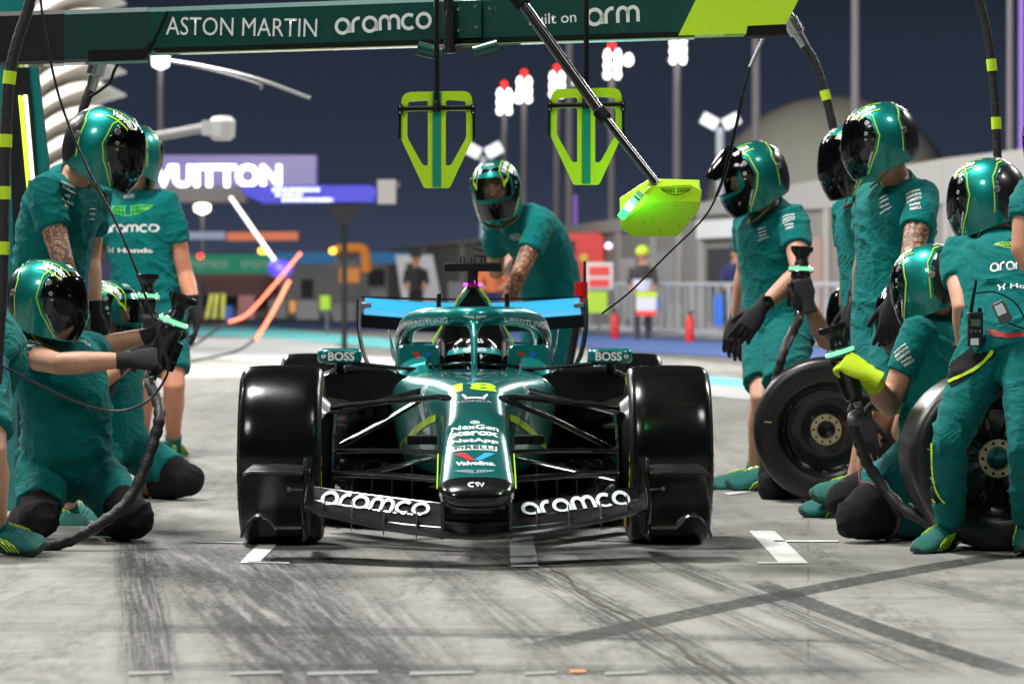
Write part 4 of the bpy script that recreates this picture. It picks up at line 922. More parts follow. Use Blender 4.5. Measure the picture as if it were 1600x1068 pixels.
for s in (-1, 1):
    xf = [.13, .22, .32, .42, .5, .56, .612]
    f1 = wing('front_wing_flap', [(s * x, -1.13 + .27 * (x / .7) ** 1.6, .130 + .062 * (x / .7) ** 1.5, .14, .03 + .01 * (x / .7)) for x in xf], WINGC)
    f2 = wing('front_wing_flap', [(s * x, *F2(x)) for x in xf], WINGC)
    EDGE = mat('edge_gloss', (.02, .02, .022), .18, .2, coat=1)
    for nm, par, pts, r_, m_ in (('flap_edge', f2, [(s * x, F2(x)[0] - .004, F2(x)[1] + .004) for x in xf], .0045, EDGE), ('flap_edge', f2, [(s * x, F2(x)[0] + .14, F2(x)[1] + F2(x)[3] + .002) for x in xf], .003, EDGE),
                              ('flap_edge', f1, [(s * x, -1.135 + .27 * (x / .7) ** 1.6, .134 + .062 * (x / .7) ** 1.5) for x in xf], .004, GREYM), ('gurney_strip', f1, [(s * x, -1.0 + .27 * (x / .7) ** 1.6, .161 + .072 * (x / .7) ** 1.5) for x in xf], .0028, STEEL)):
        b = MB(); b.tube(pts, r_, 6); b.build(nm, m_, par, True)
    fb = bvh_of(f2.data); g = round_word('aramco')
    c = cl(742 + (-156 if s < 0 else 158), 786, -.85)
    M = frame((c.x, -1.6, c.z), (1, 0, .135 * s), (0, 0, 1))
    gg = moved(g, .40 / g[2], 0, 0, 1, 1, .0)
    # printed on the steep flap: rises with it
    b2 = []
    for x_, y_ in gg[0]:
        p = M @ V((x_, 0, 0)); t = y_ / (.40 / g[2]) / 1.25 * .84 + .5; y0, z0, c0_, r0 = F2(p.x); tt = .06 + .88 * t
        b2.append((p.x + (t - .5) * .02 * -s, y0 + c0_ * tt - .008, z0 + r0 * tt ** 1.5 + .012 * (1 - tt) ** .6 + .010))
    me = bpy.data.meshes.new('flap_print'); me.from_pydata(b2, [], gg[1]); setmats(me, mat('cool_white_print', (.62, .70, .70), .5)); link('flap_print', me, f2, True)
    # endplate, outboard fin and footplate with its arch
    b = MB()
    def ring(pts, t=.006): return pts
    ep = [(-1.0, .08), (-.93, .14), (-.92, .22), (-.9, .30), (-.86, .375), (-.82, .38), (-.62, .32), (-.45, .24), (-.42, .07)]
    b.prism([(y, z) for y, z in ep], -.005, .005, Matrix(((0, 0, 1, s * .64), (1, 0, 0, 0), (0, 1, 0, 0), (0, 0, 0, 1))))
    e = b.build('endplate', WINGC, car, True, 30, .003)
    b = MB(); b.tube(spline([(s * .628, -.99, .10), (s * .636, -.95, .15), (s * .642, -.93, .22), (s * .636, -.92, .27), (s * .626, -.9, .34), (s * .622, -.88, .385)], 4), .008, 8, flat=((1, 0, 0), 1.5))
    b.build('endplate_edge', CARBON, e, True)
    b = MB(); b.loft([[(s * x, y, z + h * k) for y, h in ((-.92, 0), (-.9, .009), (-.7, .018), (-.68, .012), (-.7, .006), (-.9, -.009))] for x, y_, z, k in ((.645, 0, .328, 1), (.74, 0, .334, 1), (.84, 0, .334, .9), (.868, 0, .322, .4))])
    b.build('endplate_winglet', WINGC, e, True, 50)
    b = MB(); prof = [(.645, .132), (.728, .132), (.742, .138), (.76, .158), (.785, .174), (.815, .174), (.84, .155), (.858, .128), (.868, .10)]
    b.loft([[(s * x, y, z + h * .9) for x, z in prof] + [(s * x, y, z + h * .9 - .012) for x, z in reversed(prof)] for y, h in ((-.985, 0), (-.95, .002), (-.90, .004))])
    b.build('footplate', WINGC, e, True, 50)
    b = MB(); b.tube(spline([(s * x, -.988, z - .004) for x, z in prof], 3), .0055, 6); b.tube([(s * x, -.923, z) for x, z in ((.645, .328), (.74, .334), (.84, .334), (.868, .322))], .0045, 6); b.build('footplate_edge', EDGE, e, True)
    b = MB(); b.tube([(s * .64, -.9, .265), (s * .69, -.88, .267)], .003, 6); b.lathe([(.001, -.006), (.01, -.006), (.01, .006), (.001, .006)], 12, Matrix.Translation((s * .697, -.88, .267)) @ RX)
    b.build('wing_sensor', GREYM, e, True)
    for x in (.22, .34, .46, .56):
        b = MB(); yb = -1.2 + .28 * (x / .7) ** 1.8; b.prism([(yb, .10 + .06 * (x / .7) ** 2), (yb + .02, .17 + .07 * (x / .7) ** 2), (yb + .12, .2 + .07 * (x / .7) ** 2), (yb + .16, .14 + .06 * (x / .7) ** 2)], -.0022, .0022, Matrix(((0, 0, 1, s * x), (1, 0, 0, 0), (0, 1, 0, 0), (0, 0, 0, 1))))
        b.build('flap_bracket', STEEL if x < .5 else CARBON, f1, True)
    b = MB(); b.loft([[(s * .125 + dx, y, z) for dx in (-.006, .006) for y, z in (((-1.16, z0), (-.98, z0)) if dx < 0 else ((-.98, z0), (-1.16, z0)))] for z0 in (.1, .24)])
    b.build('wing_pylon', CARBON, car, True, 30)

# ------------------------------------------------------------------ rear wing, rear structure
BLUEW = mat('sky_blue_underside', (.025, .34, .64), .32, coat=.5)
rw = V((cl(738, 470, 3.85).x, 3.85, 0))
b = MB()
def rwing(z, y, c, rise, hw, th=.012): 
    rings = []
    for x, k in ((-hw, 1), (-hw * .5, 1), (0, 1), (hw * .5, 1), (hw, 1)):
        dz = -.028 * (1 - (x / hw) ** 2)
        up = [(rw.x + x, y + c * i / 6, z + dz + rise * (i / 6) ** 1.4 + th * (1 - i / 6) ** .5 + .002) for i in range(7)]; lo = [(rw.x + x, y + c * i / 6, z + dz + rise * (i / 6) ** 1.4 - th * (1 - i / 6) ** .5 - .002) for i in range(7)]
        rings.append(up + lo[::-1])
    return rings
b.loft(rwing(.845, 3.55, .3, .03, .56, .03)); b.build('rear_wing_plane', BLACKG, car, True, 50)
b = MB(); b.cm = 0; b.loft(rwing(.872, 3.66, .02, .03, .55, .004)); b.loft(rwing(.897, 3.78, .1, .062, .55, .006)); b.loft(rwing(.86, 3.62, .12, .045, .545, .004))
rf = b.build('rear_wing_flap', BLUEW, car, True, 50)
b = MB(); b.tube([(rw.x - .57, 3.885, .962), (rw.x - .2, 3.885, .953), (rw.x, 3.885, .950), (rw.x + .2, 3.885, .953), (rw.x + .57, 3.885, .962)], .006, 6); b.build('flap_edge', BLACKG, rf, True)
for sx_ in (-1, 1):
    b = MB(); pts = [(rw.x + sx_ * .575, 3.5, .955), (rw.x + sx_ * .578, 3.5, .84), (rw.x + sx_ * .572, 3.55, .76), (rw.x + sx_ * .55, 3.6, .66), (rw.x + sx_ * .5, 3.65, .56), (rw.x + sx_ * .46, 3.65, .45)]
    pts = spline(pts, 4)
    b.loft([[tuple(p + V((sx_ * .004, 0, 0))), tuple(p + V((sx_ * .004, .42, 0))), tuple(p + V((-sx_ * .004, .42, 0))), tuple(p + V((-sx_ * .004, 0, 0)))] for p in pts])
    b.build('rear_endplate', BLACKG, car, True, 40)
    b = MB(); b.box((rw.x + sx_ * .535, 3.56, .925), (.05, .08, .026)); b.build('flap_actuator', GREYM, car, True, 30, .004)
b = MB(); b.loft([sect(y, zt, .1, w, w, 3, 20) for y, zt, w in ((3.2, .42, .3), (3.5, .36, .5), (4.0, .30, .5))]); b.loft([sect(y, .86, .35, .02, .03, 3, 10) for y in (3.55, 3.75)])
b.build('rear_structure', CARBONM, car, True, 40)
b = MB()
for s in (-1, 1):
    for z0, z1 in ((.45, .42), (.3, .27)):
        for y0 in (2.9, 3.6): b = MB(); b.tube([(s * .15, y0, z0), (s * .6, 3.4, z1)], .014, 8); b.build('rear_wishbone', CARBONM, car, True)
# ================================================================== PEOPLE: helmets, hands, shoes and a figure builder
HRX, HRF, HRB = .127, .150, .156
def HS(az, t, off=0):
    """helmet surface; az degrees (0 = front, + = wearer's left), t -1 (rim) .. 1 (crown)"""
    a = R(az); ca = math.cos(a); sa = math.sin(a)
    if t >= 0: h = max(0, math.cos(t * math.pi / 2)) ** .90; z = .142 * math.sin(t * math.pi / 2)
    else: h = 1 - .13 * t * t - .03 * max(0, -t - .6); z = .140 * t
    ry = HRF if ca > 0 else HRB
    y = -ry * h * ca; x = HRX * h * sa
    if ca > 0 and t < .15:
        k = math.sin(math.pi * min(1, (.15 - t) / 1.35)); y -= .020 * ca * ca * k; x *= 1 - .10 * ca * k
    if t < -.2: z += .030 * max(0, -ca) * (-t - .2) / .8 - .014 * max(0, ca) * (-t - .2) / .8
    p = V((x, y, z))
    if off: p += V((x / HRX ** 2, y / ry ** 2, z / .15 ** 2)).normalized() * off
    return p
def HT(x, y, off=0):
    """crown seen from above: (x, y) -> surface"""
    ry = HRF if y < 0 else HRB
    rho = min(.999, math.hypot(x / HRX, y / ry)); t = 2 / math.pi * math.acos(min(1, rho ** (1 / .90)))
    return HS(math.degrees(math.atan2(x / HRX, -y / ry)), t, off)
HU, HV = .13, .14
def h_map(g, side=1, off=.0022):
    """2-D mesh in (arc length, height) metres -> on the helmet"""
    return [tuple(HS(math.degrees(x / HU) * side, max(-1, min(.99, y / HV)), off)) for x, y in g[0]], g[1]
def cdt(poly, hole=None, step=.012):
    """densely triangulated polygon"""
    def dens(p):
        out = []
        for i in range(len(p)):
            a = V(p[i]); b = V(p[(i + 1) % len(p)]); n = max(1, int((b - a).length / step))
            out += [a + (b - a) * j / n for j in range(n)]
        return out
    P = dens(poly); H = dens(hole) if hole else []
    pts = P + H; ed = [(i, (i + 1) % len(P)) for i in range(len(P))] + [(len(P) + i, len(P) + (i + 1) % len(H)) for i in range(len(H))]
    def inside(q, pl):
        c = False; n = len(pl)
        for i in range(n):
            a, b = pl[i], pl[i - 1]
            if (a[1] > q[1]) != (b[1] > q[1]) and q[0] < (b[0] - a[0]) * (q[1] - a[1]) / (b[1] - a[1]) + a[0]: c = not c
        return c
    xs = [p.x for p in P]; ys = [p.y for p in P]
    x = min(xs) + step / 2
    while x < max(xs):
        y = min(ys) + step / 2
        while y < max(ys):
            q = (x, y)
            if inside(q, P) and not (H and inside(q, H)) and min((V(q) - e_).length for e_ in P + H) > step * .5: pts.append(V(q))
            y += step
        x += step
    r = delaunay_2d_cdt(pts, ed, [], 0, 1e-6)
    vs = [tuple(v) for v in r[0]]; fs = []
    for f in r[2]:
        c = V((sum(vs[i][0] for i in f) / len(f), sum(vs[i][1] for i in f) / len(f)))
        if inside(c, P) and not (H and inside(c, H)): fs.append(tuple(f))
    return vs, fs
def A(az): return R(az) * HU
VIS = [(x * .83, y) for x, y in [(A(-76), -.03), (A(-74), .02), (A(-66), .052), (A(-40), .06), (A(0), .062), (A(40), .06), (A(66), .052), (A(74), .02), (A(76), -.03), (A(62), -.052), (A(30), -.06), (A(0), -.062), (A(-30), -.06), (A(-62), -.052)]]
SIDE = [(x * .80, y) for x, y in [(A(-72), .072), (A(-98), .045), (A(-104), .0), (A(-92), -.055), (A(-74), -.105), (A(-60), -.136), (A(60), -.136), (A(74), -.105), (A(92), -.055), (A(104), .0), (A(98), .045), (A(72), .072), (A(40), .075), (A(-40), .075)]]
REAR = [(A(126), -.075), (A(130), .03), (A(146), .065), (A(180), .07), (A(214), .065), (A(230), .03), (A(234), -.075), (A(220), -.13), (A(140), -.13)]
def _helmet():
    out = {}
    # shell with the eye opening left out
    b = MB(); az = [-76 + 8 * i for i in range(20)] + [84 + 8.6 * i for i in range(23)]; az = [a for a in az if a < 284]
    tt = [-1, -.92, -.84, -.72, -.58, -.44, -.3, -.15, 0, .15, .3, .43, .5, .6, .7, .8, .88, .94, .98, 1]
    n = len(az); vs = [tuple(HS(a, t)) for t in tt for a in az]; fs = []
    for i in range(len(tt) - 1):
        for j in range(n):
            a0 = az[j]; 
            if -50 <= a0 < 50 and -.4 <= tt[i] < .3: continue
            fs.append((i * n + j, i * n + (j + 1) % n, (i + 1) * n + (j + 1) % n, (i + 1) * n + j))
    b.add(vs, fs)
    rim = [[tuple(HS(a, -1) + V((0, 0, -.004 * q)) + HS(a, -1, .004) * 0) for a in az] for q in (0, 1)]
    inner = [tuple(HS(a, -.98).lerp(V((0, .01, -.1)), .22)) for a in az]
    b.loft([rim[0], rim[1], inner, [tuple(V(p) * .9 + V((0, 0, .08))) for p in inner]], cap=False)
    out['shell'] = b.mesh('helmet', HELM, 60)
    g = cdt(VIS); m = MB(); m.add(*h_map(g, 1, .006)); me = m.mesh('visor', None, 180); out['visor'] = me
    g = cdt(SIDE, VIS); m = MB(); m.add(*h_map(g, 1, .0018)); out['front_panel'] = m.mesh('front_panel', BLACKG, 180)
    g = cdt(REAR); m = MB(); m.add(*h_map(g, 1, .0018)); out['rear_panel'] = m.mesh('rear_panel', mat('satin_black_panel', (.012, .011, .012), .3, coat=.4), 180)
    m = MB(); ln = []
    def dense(p, n=5):
        o = []
        for i in range(len(p) - 1): o += [tuple(V(p[i]).lerp(V(p[i + 1]), j / n)) for j in range(n)]
        return o + [p[-1]]
    for s in (-1, 1):
        ln.append(dense([(s * x, y) for x, y in [(A(a_), y_) for a_, y_ in ((64, .088), (83, .055), (88, .0), (79, -.058), (64, -.11), (55, -.134))]]))
        ln.append(dense([(A(180) + s * (A(180) - x), y) for x, y in [(A(121), -.085), (A(125), .035), (A(143), .075), (A(160), .082)]]))
    m.add(*h_map(strokes2d(ln, .0042), 1, .003))
    for s in (-1, 1):   # crown lines round the name strip
        p = dense([(s * .052, .03), (s * .052, -.108), (s * .070, -.124), (s * .086, -.102), (s * .092, -.04), (s * .088, .02)], 6)
        g = strokes2d([p], .0038); m.add([tuple(HT(x, y, .003)) for x, y in g[0]], g[1])
    out['trim_line'] = m.mesh('trim_line', LIMEC, 180, fix=False)
    m = MB()
    for s in (-1, 1):
        g = text2d('Valvoline', .03); sc = .105 / g[2]
        # reads from the front towards the back on the wearer's right, the other way on the left
        m.add([tuple(HT(s * .070 - y * sc * 1.15 * s, -.048 - x * sc * -s, .0035)) for x, y in g[0]] if s < 0 else [tuple(HT(.070 - y * sc * 1.15, -.048 + x * sc * -1 * -1, .0035)) for x, y in g[0]], g[1])
        g = text2d('ASTON MARTIN', .02); sc = .062 / g[2]
        c, q = math.cos(R(62)), math.sin(R(62))
        m.add(*h_map(([(s * A(66) + (x * sc * c) * 1 - s * (y * sc) * q * s, -.083 + s * x * sc * q * 1 + y * sc * c) for x, y in g[0]], g[1]), 1, .004))
        for dx, r_ in ((A(68), .0035), (A(66), .002)):
            g2 = strokes2d([arc(s * dx, .012 if r_ > .003 else -.004, r_ * 1.6, r_, 0, 360, 10)], .0015); m.add(*h_map(g2, 1, .004))
    g = round_word('aramco'); sc = .085 / g[2]; m.add(*h_map(([(x * sc, .093 + y * sc) for x, y in g[0]], g[1]), 1, .003))
    g = text2d('cognizant', .02); sc = .075 / g[2]; m.add([tuple(HT(x * sc * -1, .075 - y * sc * 1.0, .003)) for x, y in g[0]], g[1])
    g = round_word('aramco'); sc = .055 / g[2]; m.add(*h_map(([(A(180) + x * sc, .088 + y * sc) for x, y in g[0]], g[1]), 1, .003))
    g = wings2d(); sc = .03; m.add(*h_map(([(A(180) + x * sc, .106 + y * sc) for x, y in g[0]], g[1]), 1, .003))
    out['lettering'] = m.mesh('lettering', WHITE, 180, fix=False)
    m = MB()
    for s in (-1, 1):
        for a, t, r_ in ((72, .27, .012), (128, .02, .013)):
            p = HS(s * a, t, .001); n = (HS(s * a, t, .01) - p).normalized(); M = frame(p, n.orthogonal(), n.cross(n.orthogonal()))
            m.lathe([(.001, .006), (r_ * .5, .006), (r_ * .55, .0045), (r_ * .8, .0045), (r_ * .85, .006), (r_, .005), (r_, 0)], 18, M, cap=False)
    out['pivot_knob'] = m.mesh('pivot_knob', GREYM, 40)
    m = MB()
    m.tube(spline([HS(100, -.95) * .95, V((.085, -.02, -.165)), V((.03, -.07, -.19)), V((-.03, -.07, -.19)), V((-.085, -.02, -.165)), HS(-100, -.95) * .95], 4), .004, 6, flat=((0, 1, 0), 2.5))
    out['chin_strap'] = m.mesh('chin_strap', mat('olive_strap', (.16, .13, .03), .7), 60)
    return out
HEL = _helmet()
VISC = None
def clear_visor():
    m = mat('smoked_clear_visor', (.02, .025, .025), .03, 0)
    n = m.node_tree
    if 'mixv' not in n.nodes:
        b = n.nodes['Principled BSDF']; o = n.nodes['Material Output']; t = n.nodes.new('ShaderNodeBsdfTransparent'); t.inputs[0].default_value = (.80, .84, .84, 1)
        x = n.nodes.new('ShaderNodeMixShader'); x.name = 'mixv'; x.inputs[0].default_value = .10
        n.links.new(t.outputs[0], x.inputs[1]); n.links.new(b.outputs[0], x.inputs[2]); n.links.new(x.outputs[0], o.inputs[0])
    return m
def helmet(root, c, f, up, k=1.0, vis='dark', shellmat=None, lift=0, plain=False):
    f = V(f).normalized(); y = -f; z = V(up); z = (z - y * z.dot(y)).normalized(); x = y.cross(z)
    M = Matrix((x, y, z)).transposed().to_4x4() @ Matrix.Scale(k, 4); M.translation = V(c) - root.location
    o = bpy.data.objects.new('helmet', HEL['shell']); COL.objects.link(o); o.parent = root; o.matrix_local = M
    if shellmat: o.material_slots[0].link = 'OBJECT'; o.material_slots[0].material = shellmat
    for p in (('visor', 'front_panel', 'rear_panel', 'pivot_knob') if plain else ('visor', 'front_panel', 'rear_panel', 'trim_line', 'lettering', 'pivot_knob', 'chin_strap')):
        q = bpy.data.objects.new(p, HEL[p]); COL.objects.link(q); q.parent = o
        if p == 'visor':
            if not q.data.materials: q.data.materials.append(VISOR)
            if vis == 'clear': q.material_slots[0].link = 'OBJECT'; q.material_slots[0].material = clear_visor()
            if lift:
                Rm = Matrix.Translation((0, -.01, .03)) @ Matrix.Rotation(R(-lift), 4, 'X') @ Matrix.Translation((0, .01, -.03)); q.matrix_local = Rm
    return o

# ------------------------------------------------------------------ hands (right hand: fingers +x, palm -z, thumb +y)
def _hand(curl, spread=1.0, thumb=(.55, .75, -.35), tcurl=20):
    b = MB()
    def ring(x, w, h, z=0, y=0): return [(x, y + w * math.cos(2 * math.pi * j / 14), z + h * math.sin(2 * math.pi * j / 14)) for j in range(14)]
    b.loft([ring(-.055, .034, .031), ring(-.02, .031, .026), ring(0, .032, .024), ring(.03, .042, .021), ring(.065, .046, .019), ring(.098, .044, .015)])
    for i, (y, k) in enumerate(((.033, .92), (.0115, 1.02), (-.0105, .97), (-.031, .8))):
        p = V((.088, y, 0)); a = 0; yaw = (1.5 - i) * .06 * spread; pts = [p - V((.02, 0, 0)), p]
        for L, c in zip((.046, .030, .025), curl[i] if isinstance(curl[0], (list, tuple)) else curl):
            a += R(c); d = V((math.cos(a) * math.cos(yaw), math.sin(yaw), -math.sin(a))); p = p + d * L * k; pts.append(p)
        b.tube(spline(pts, 3), [.0112] * 4 + list(np.linspace(.0115, .0088, len(spline(pts, 3)) - 4)), 10)
        b.tube([pts[-1] - (pts[-1] - pts[-2]) * .2, pts[-1] + (pts[-1] - pts[-2]).normalized() * .005], [.0088, .005], 8)
    p = V((.018, .026, -.006)); d = V(thumb).normalized(); pts = [p - d * .012, p]; ax = V((0, 0, -1)).cross(d).normalized() if False else d.cross(V((0, 0, -1))).normalized()
    for L, c in ((.044, 0), (.034, tcurl), (.028, tcurl)):
        d = Quaternion(V((0, 0, 1)), R(-c * .7)) @ (Quaternion(ax, R(c * .5)) @ d); p = p + d * L; pts.append(p)
    b.tube(spline(pts, 3), list(np.linspace(.0155, .0098, len(spline(pts, 3)))), 10)
    return b
HAND = {}
def hand_mesh(pose, left):
    k = (pose, left)
    if k in HAND: return HAND[k]
    b = {'relaxed': lambda: _hand([(18, 22, 14), (22, 26, 16), (26, 30, 18), (30, 34, 20)], 1.0, (.8, .55, -.35), 14),
         'hang': lambda: _hand([(8, 12, 8), (12, 16, 10), (18, 20, 12), (24, 26, 14)], 1.4, (.75, .6, -.3), 8),
         'grip': lambda: _hand([(62, 62, 38), (64, 66, 40), (66, 68, 40), (66, 70, 42)], .5, (.62, .5, -.62), 38),
         'open': lambda: _hand([(-4, 8, 6), (2, 6, 6), (8, 10, 8), (16, 16, 10)], 3.0, (.35, .9, .15), 4)}[pose]()
    v = [(x, -y, z) for x, y, z in b.v] if left else b.v
    me = remesh(v, b.f, .0042, 3); smooth(me, 180); me.name = 'glove'
    HAND[k] = me; me.materials.append(GLOVE); return me

# ------------------------------------------------------------------ shoe (toe +x, ankle over the origin, sole at z = 0)
def _shoe():
    b = MB()
    def ring(x, w, z0, z1, n=2.4, N=20):
        zc = (z0 + z1) / 2; h = (z1 - z0) / 2; return [(x, w * math.copysign(abs(math.cos(a)) ** (2 / n), math.cos(a)), zc + h * math.copysign(abs(math.sin(a)) ** (2 / n), math.sin(a))) for a in [2 * math.pi * j / N for j in range(N)]]
    b.loft([ring(-.078, .018, .03, .085), ring(-.068, .032, .02, .10), ring(-.04, .038, .018, .112), ring(.0, .039, .018, .115), ring(.035, .041, .018, .108), ring(.08, .045, .018, .086), ring(.13, .048, .018, .066), ring(.17, .044, .02, .054), ring(.198, .030, .022, .046), ring(.207, .014, .024, .038)])
    b.lathe([(.043, .07), (.046, .125), (.040, .128), (.038, .08)], 20, Matrix.Translation((-.012, 0, 0)) @ Matrix.Diagonal((1.15, .85, 1, 1)), cap=True)
    up = remesh(b.v, b.f, .006, 4); smooth(up, 180); up.name = 'shoe'; up.materials.append(mat('teal_knit', (.003, .135, .115), .7, bump=.5, bscale=260, nvar=.25, nscale=30))
    b = MB(); N = 28
    def out(z, k): 
        o = []
        for j in range(N):
            a = 2 * math.pi * j / N; c = math.cos(a); x = .066 + .150 * c; w = .040 + .010 * c + .002; o.append((x * 1 + (k - 1) * .15 * c, w * math.copysign(abs(math.sin(a)) ** .8, math.sin(a)) * k, z + .016 * max(0, c) ** 6))
        return o
    b.loft([out(.0, .90), out(.006, 1.0), out(.022, 1.02), out(.03, .98)])
    so = b.mesh('sole', mat('dark_sole', (.012, .05, .045), .6), 50)
    b = MB()
    for s in (-1, 1):
        for i in range(4): b.tube([(.005 + .022 * i, s * .0415, .10 - .006 * i), (.04 + .022 * i, s * (.046), .06), (.055 + .02 * i, s * .046, .03)], .0028, 5)
        b.tube([(-.07, s * .032, .09), (-.045, s * .041, .06), (-.02, s * .042, .035)], .007, 6)
    st = b.mesh('shoe_stripe', LIMEC, 60)
    b = MB()
    for i in range(5): b.tube([(.03 + .018 * i, -.02, .105 - .008 * i), (.036 + .018 * i, 0, .111 - .009 * i), (.03 + .018 * i, .02, .105 - .008 * i)], .0028, 5)
    la = b.mesh('lace', mat('teal_lace', (.01, .22, .19), .7), 60)
    return up, so, st, la
SHOE = _shoe()

# ------------------------------------------------------------------ figure builder
def ray_ik(S, spec, L):
    """joint seen at spec[:2] whose distance from S is L; spec[2] = -1 nearer / +1 farther, or an absolute distance"""
    px, py, q = spec
    if abs(q) > 3: return at(px, py, q)
    C = V((0, 0, CAM_Z)); d = V(((px - PX0) / F_PX, 1, -(py - PYH) / F_PX)); w = C - S
    a = d.dot(d); b = 2 * w.dot(d); c = w.dot(w) - L * L; D = max(0, b * b - 4 * a * c)
    return C + d * ((-b + q * math.sqrt(D)) / (2 * a))
def folds(me, amp, freq, seed, dirv=(.3, .2, 1)):
    rs = np.random.RandomState(seed); p = verts(me); n = norms(me); q = p * freq
    w = np.zeros(len(p))
    for i in range(5):
        k = rs.normal(size=3) * (.6 + .35 * i); w += np.sin(q @ k + rs.uniform(0, 6)) / (1 + .5 * i)
    d = np.zeros(len(p))
    for j in range(3):
        dv = np.array(dirv) + rs.normal(size=3) * .55; dv /= np.linalg.norm(dv)
        ph = q @ dv * (1.5 + .7 * j) + 1.15 * w + rs.uniform(0, 6)
        m = .5 + .5 * np.sin(q @ (rs.normal(size=3) * .8) + rs.uniform(0, 6))
        d += ((1 - np.abs(np.sin(ph))) ** 2.2 - .25) * m / (1 + .45 * j)
    setverts(me, p + n * (amp * d)[:, None])
def hit(bvh, px, py):
    d = (at(px, py, 10) - V((0, 0, CAM_Z))).normalized()
    return bvh.ray_cast(V((0, 0, CAM_Z)), d)[:2] + (d,)
def print_on(bvh, parent, name, g, px, py, wpx, m=None, rot=0, hpx=None, sh=0, off=.003):
    h, n, d = hit(bvh, px, py)
    if h is None: print('print misses', name, px, py); return
    # use the broad lie of the cloth, not one fold
    ns = [n]
    for ddx, ddy in ((wpx * .3, 0), (-wpx * .3, 0), (0, wpx * .15), (0, -wpx * .15)):
        q = hit(bvh, px + ddx, py + ddy)
        if q[0] is not None: ns.append(q[1])
    n = sum(ns, V()).normalized()
    if n.dot(d) > -.35: n = (n - d * (n.dot(d) + .45)).normalized()
    xr = V((math.cos(R(rot)), 0, math.sin(R(rot)))); x = (xr - n * xr.dot(n)).normalized(); y = n.cross(x)
    f = F_PX / h.y; fx = max(.25, (x - d * x.dot(d)).length); fy = max(.3, (y - d * y.dot(d)).length)
    xs = [p[0] for p in g[0]]; ys = [p[1] for p in g[0]]; cx = (max(xs) + min(xs)) / 2; cy = (max(ys) + min(ys)) / 2
    kx = wpx / f / fx / (max(xs) - min(xs)); ky = kx * fx / fy if hpx is None else hpx / f / fy / (max(ys) - min(ys))
    gg = ([((a - cx) * kx + sh * (b - cy) * ky, (b - cy) * ky) for a, b in g[0]], g[1])
    return decal(name, gg, frame(h, x, y), m or WHITE, parent, bvh, off, False, .12)
def lines2d(ws, gap=1.25, align=0):
    gs = []
    for i, w in enumerate(ws): g = text2d(w, .025); gs.append(moved(g, 1, align * g[2] / 2, -gap * i))
    return merge2d(gs)
SLEEVE = [['servicenow', 'BREITLING', 'ELEMENTS', 'NetApp', 'PIRELLI'], ['coinbase', 'NexGen', 'citi', 'Gordon', 'HBC']]

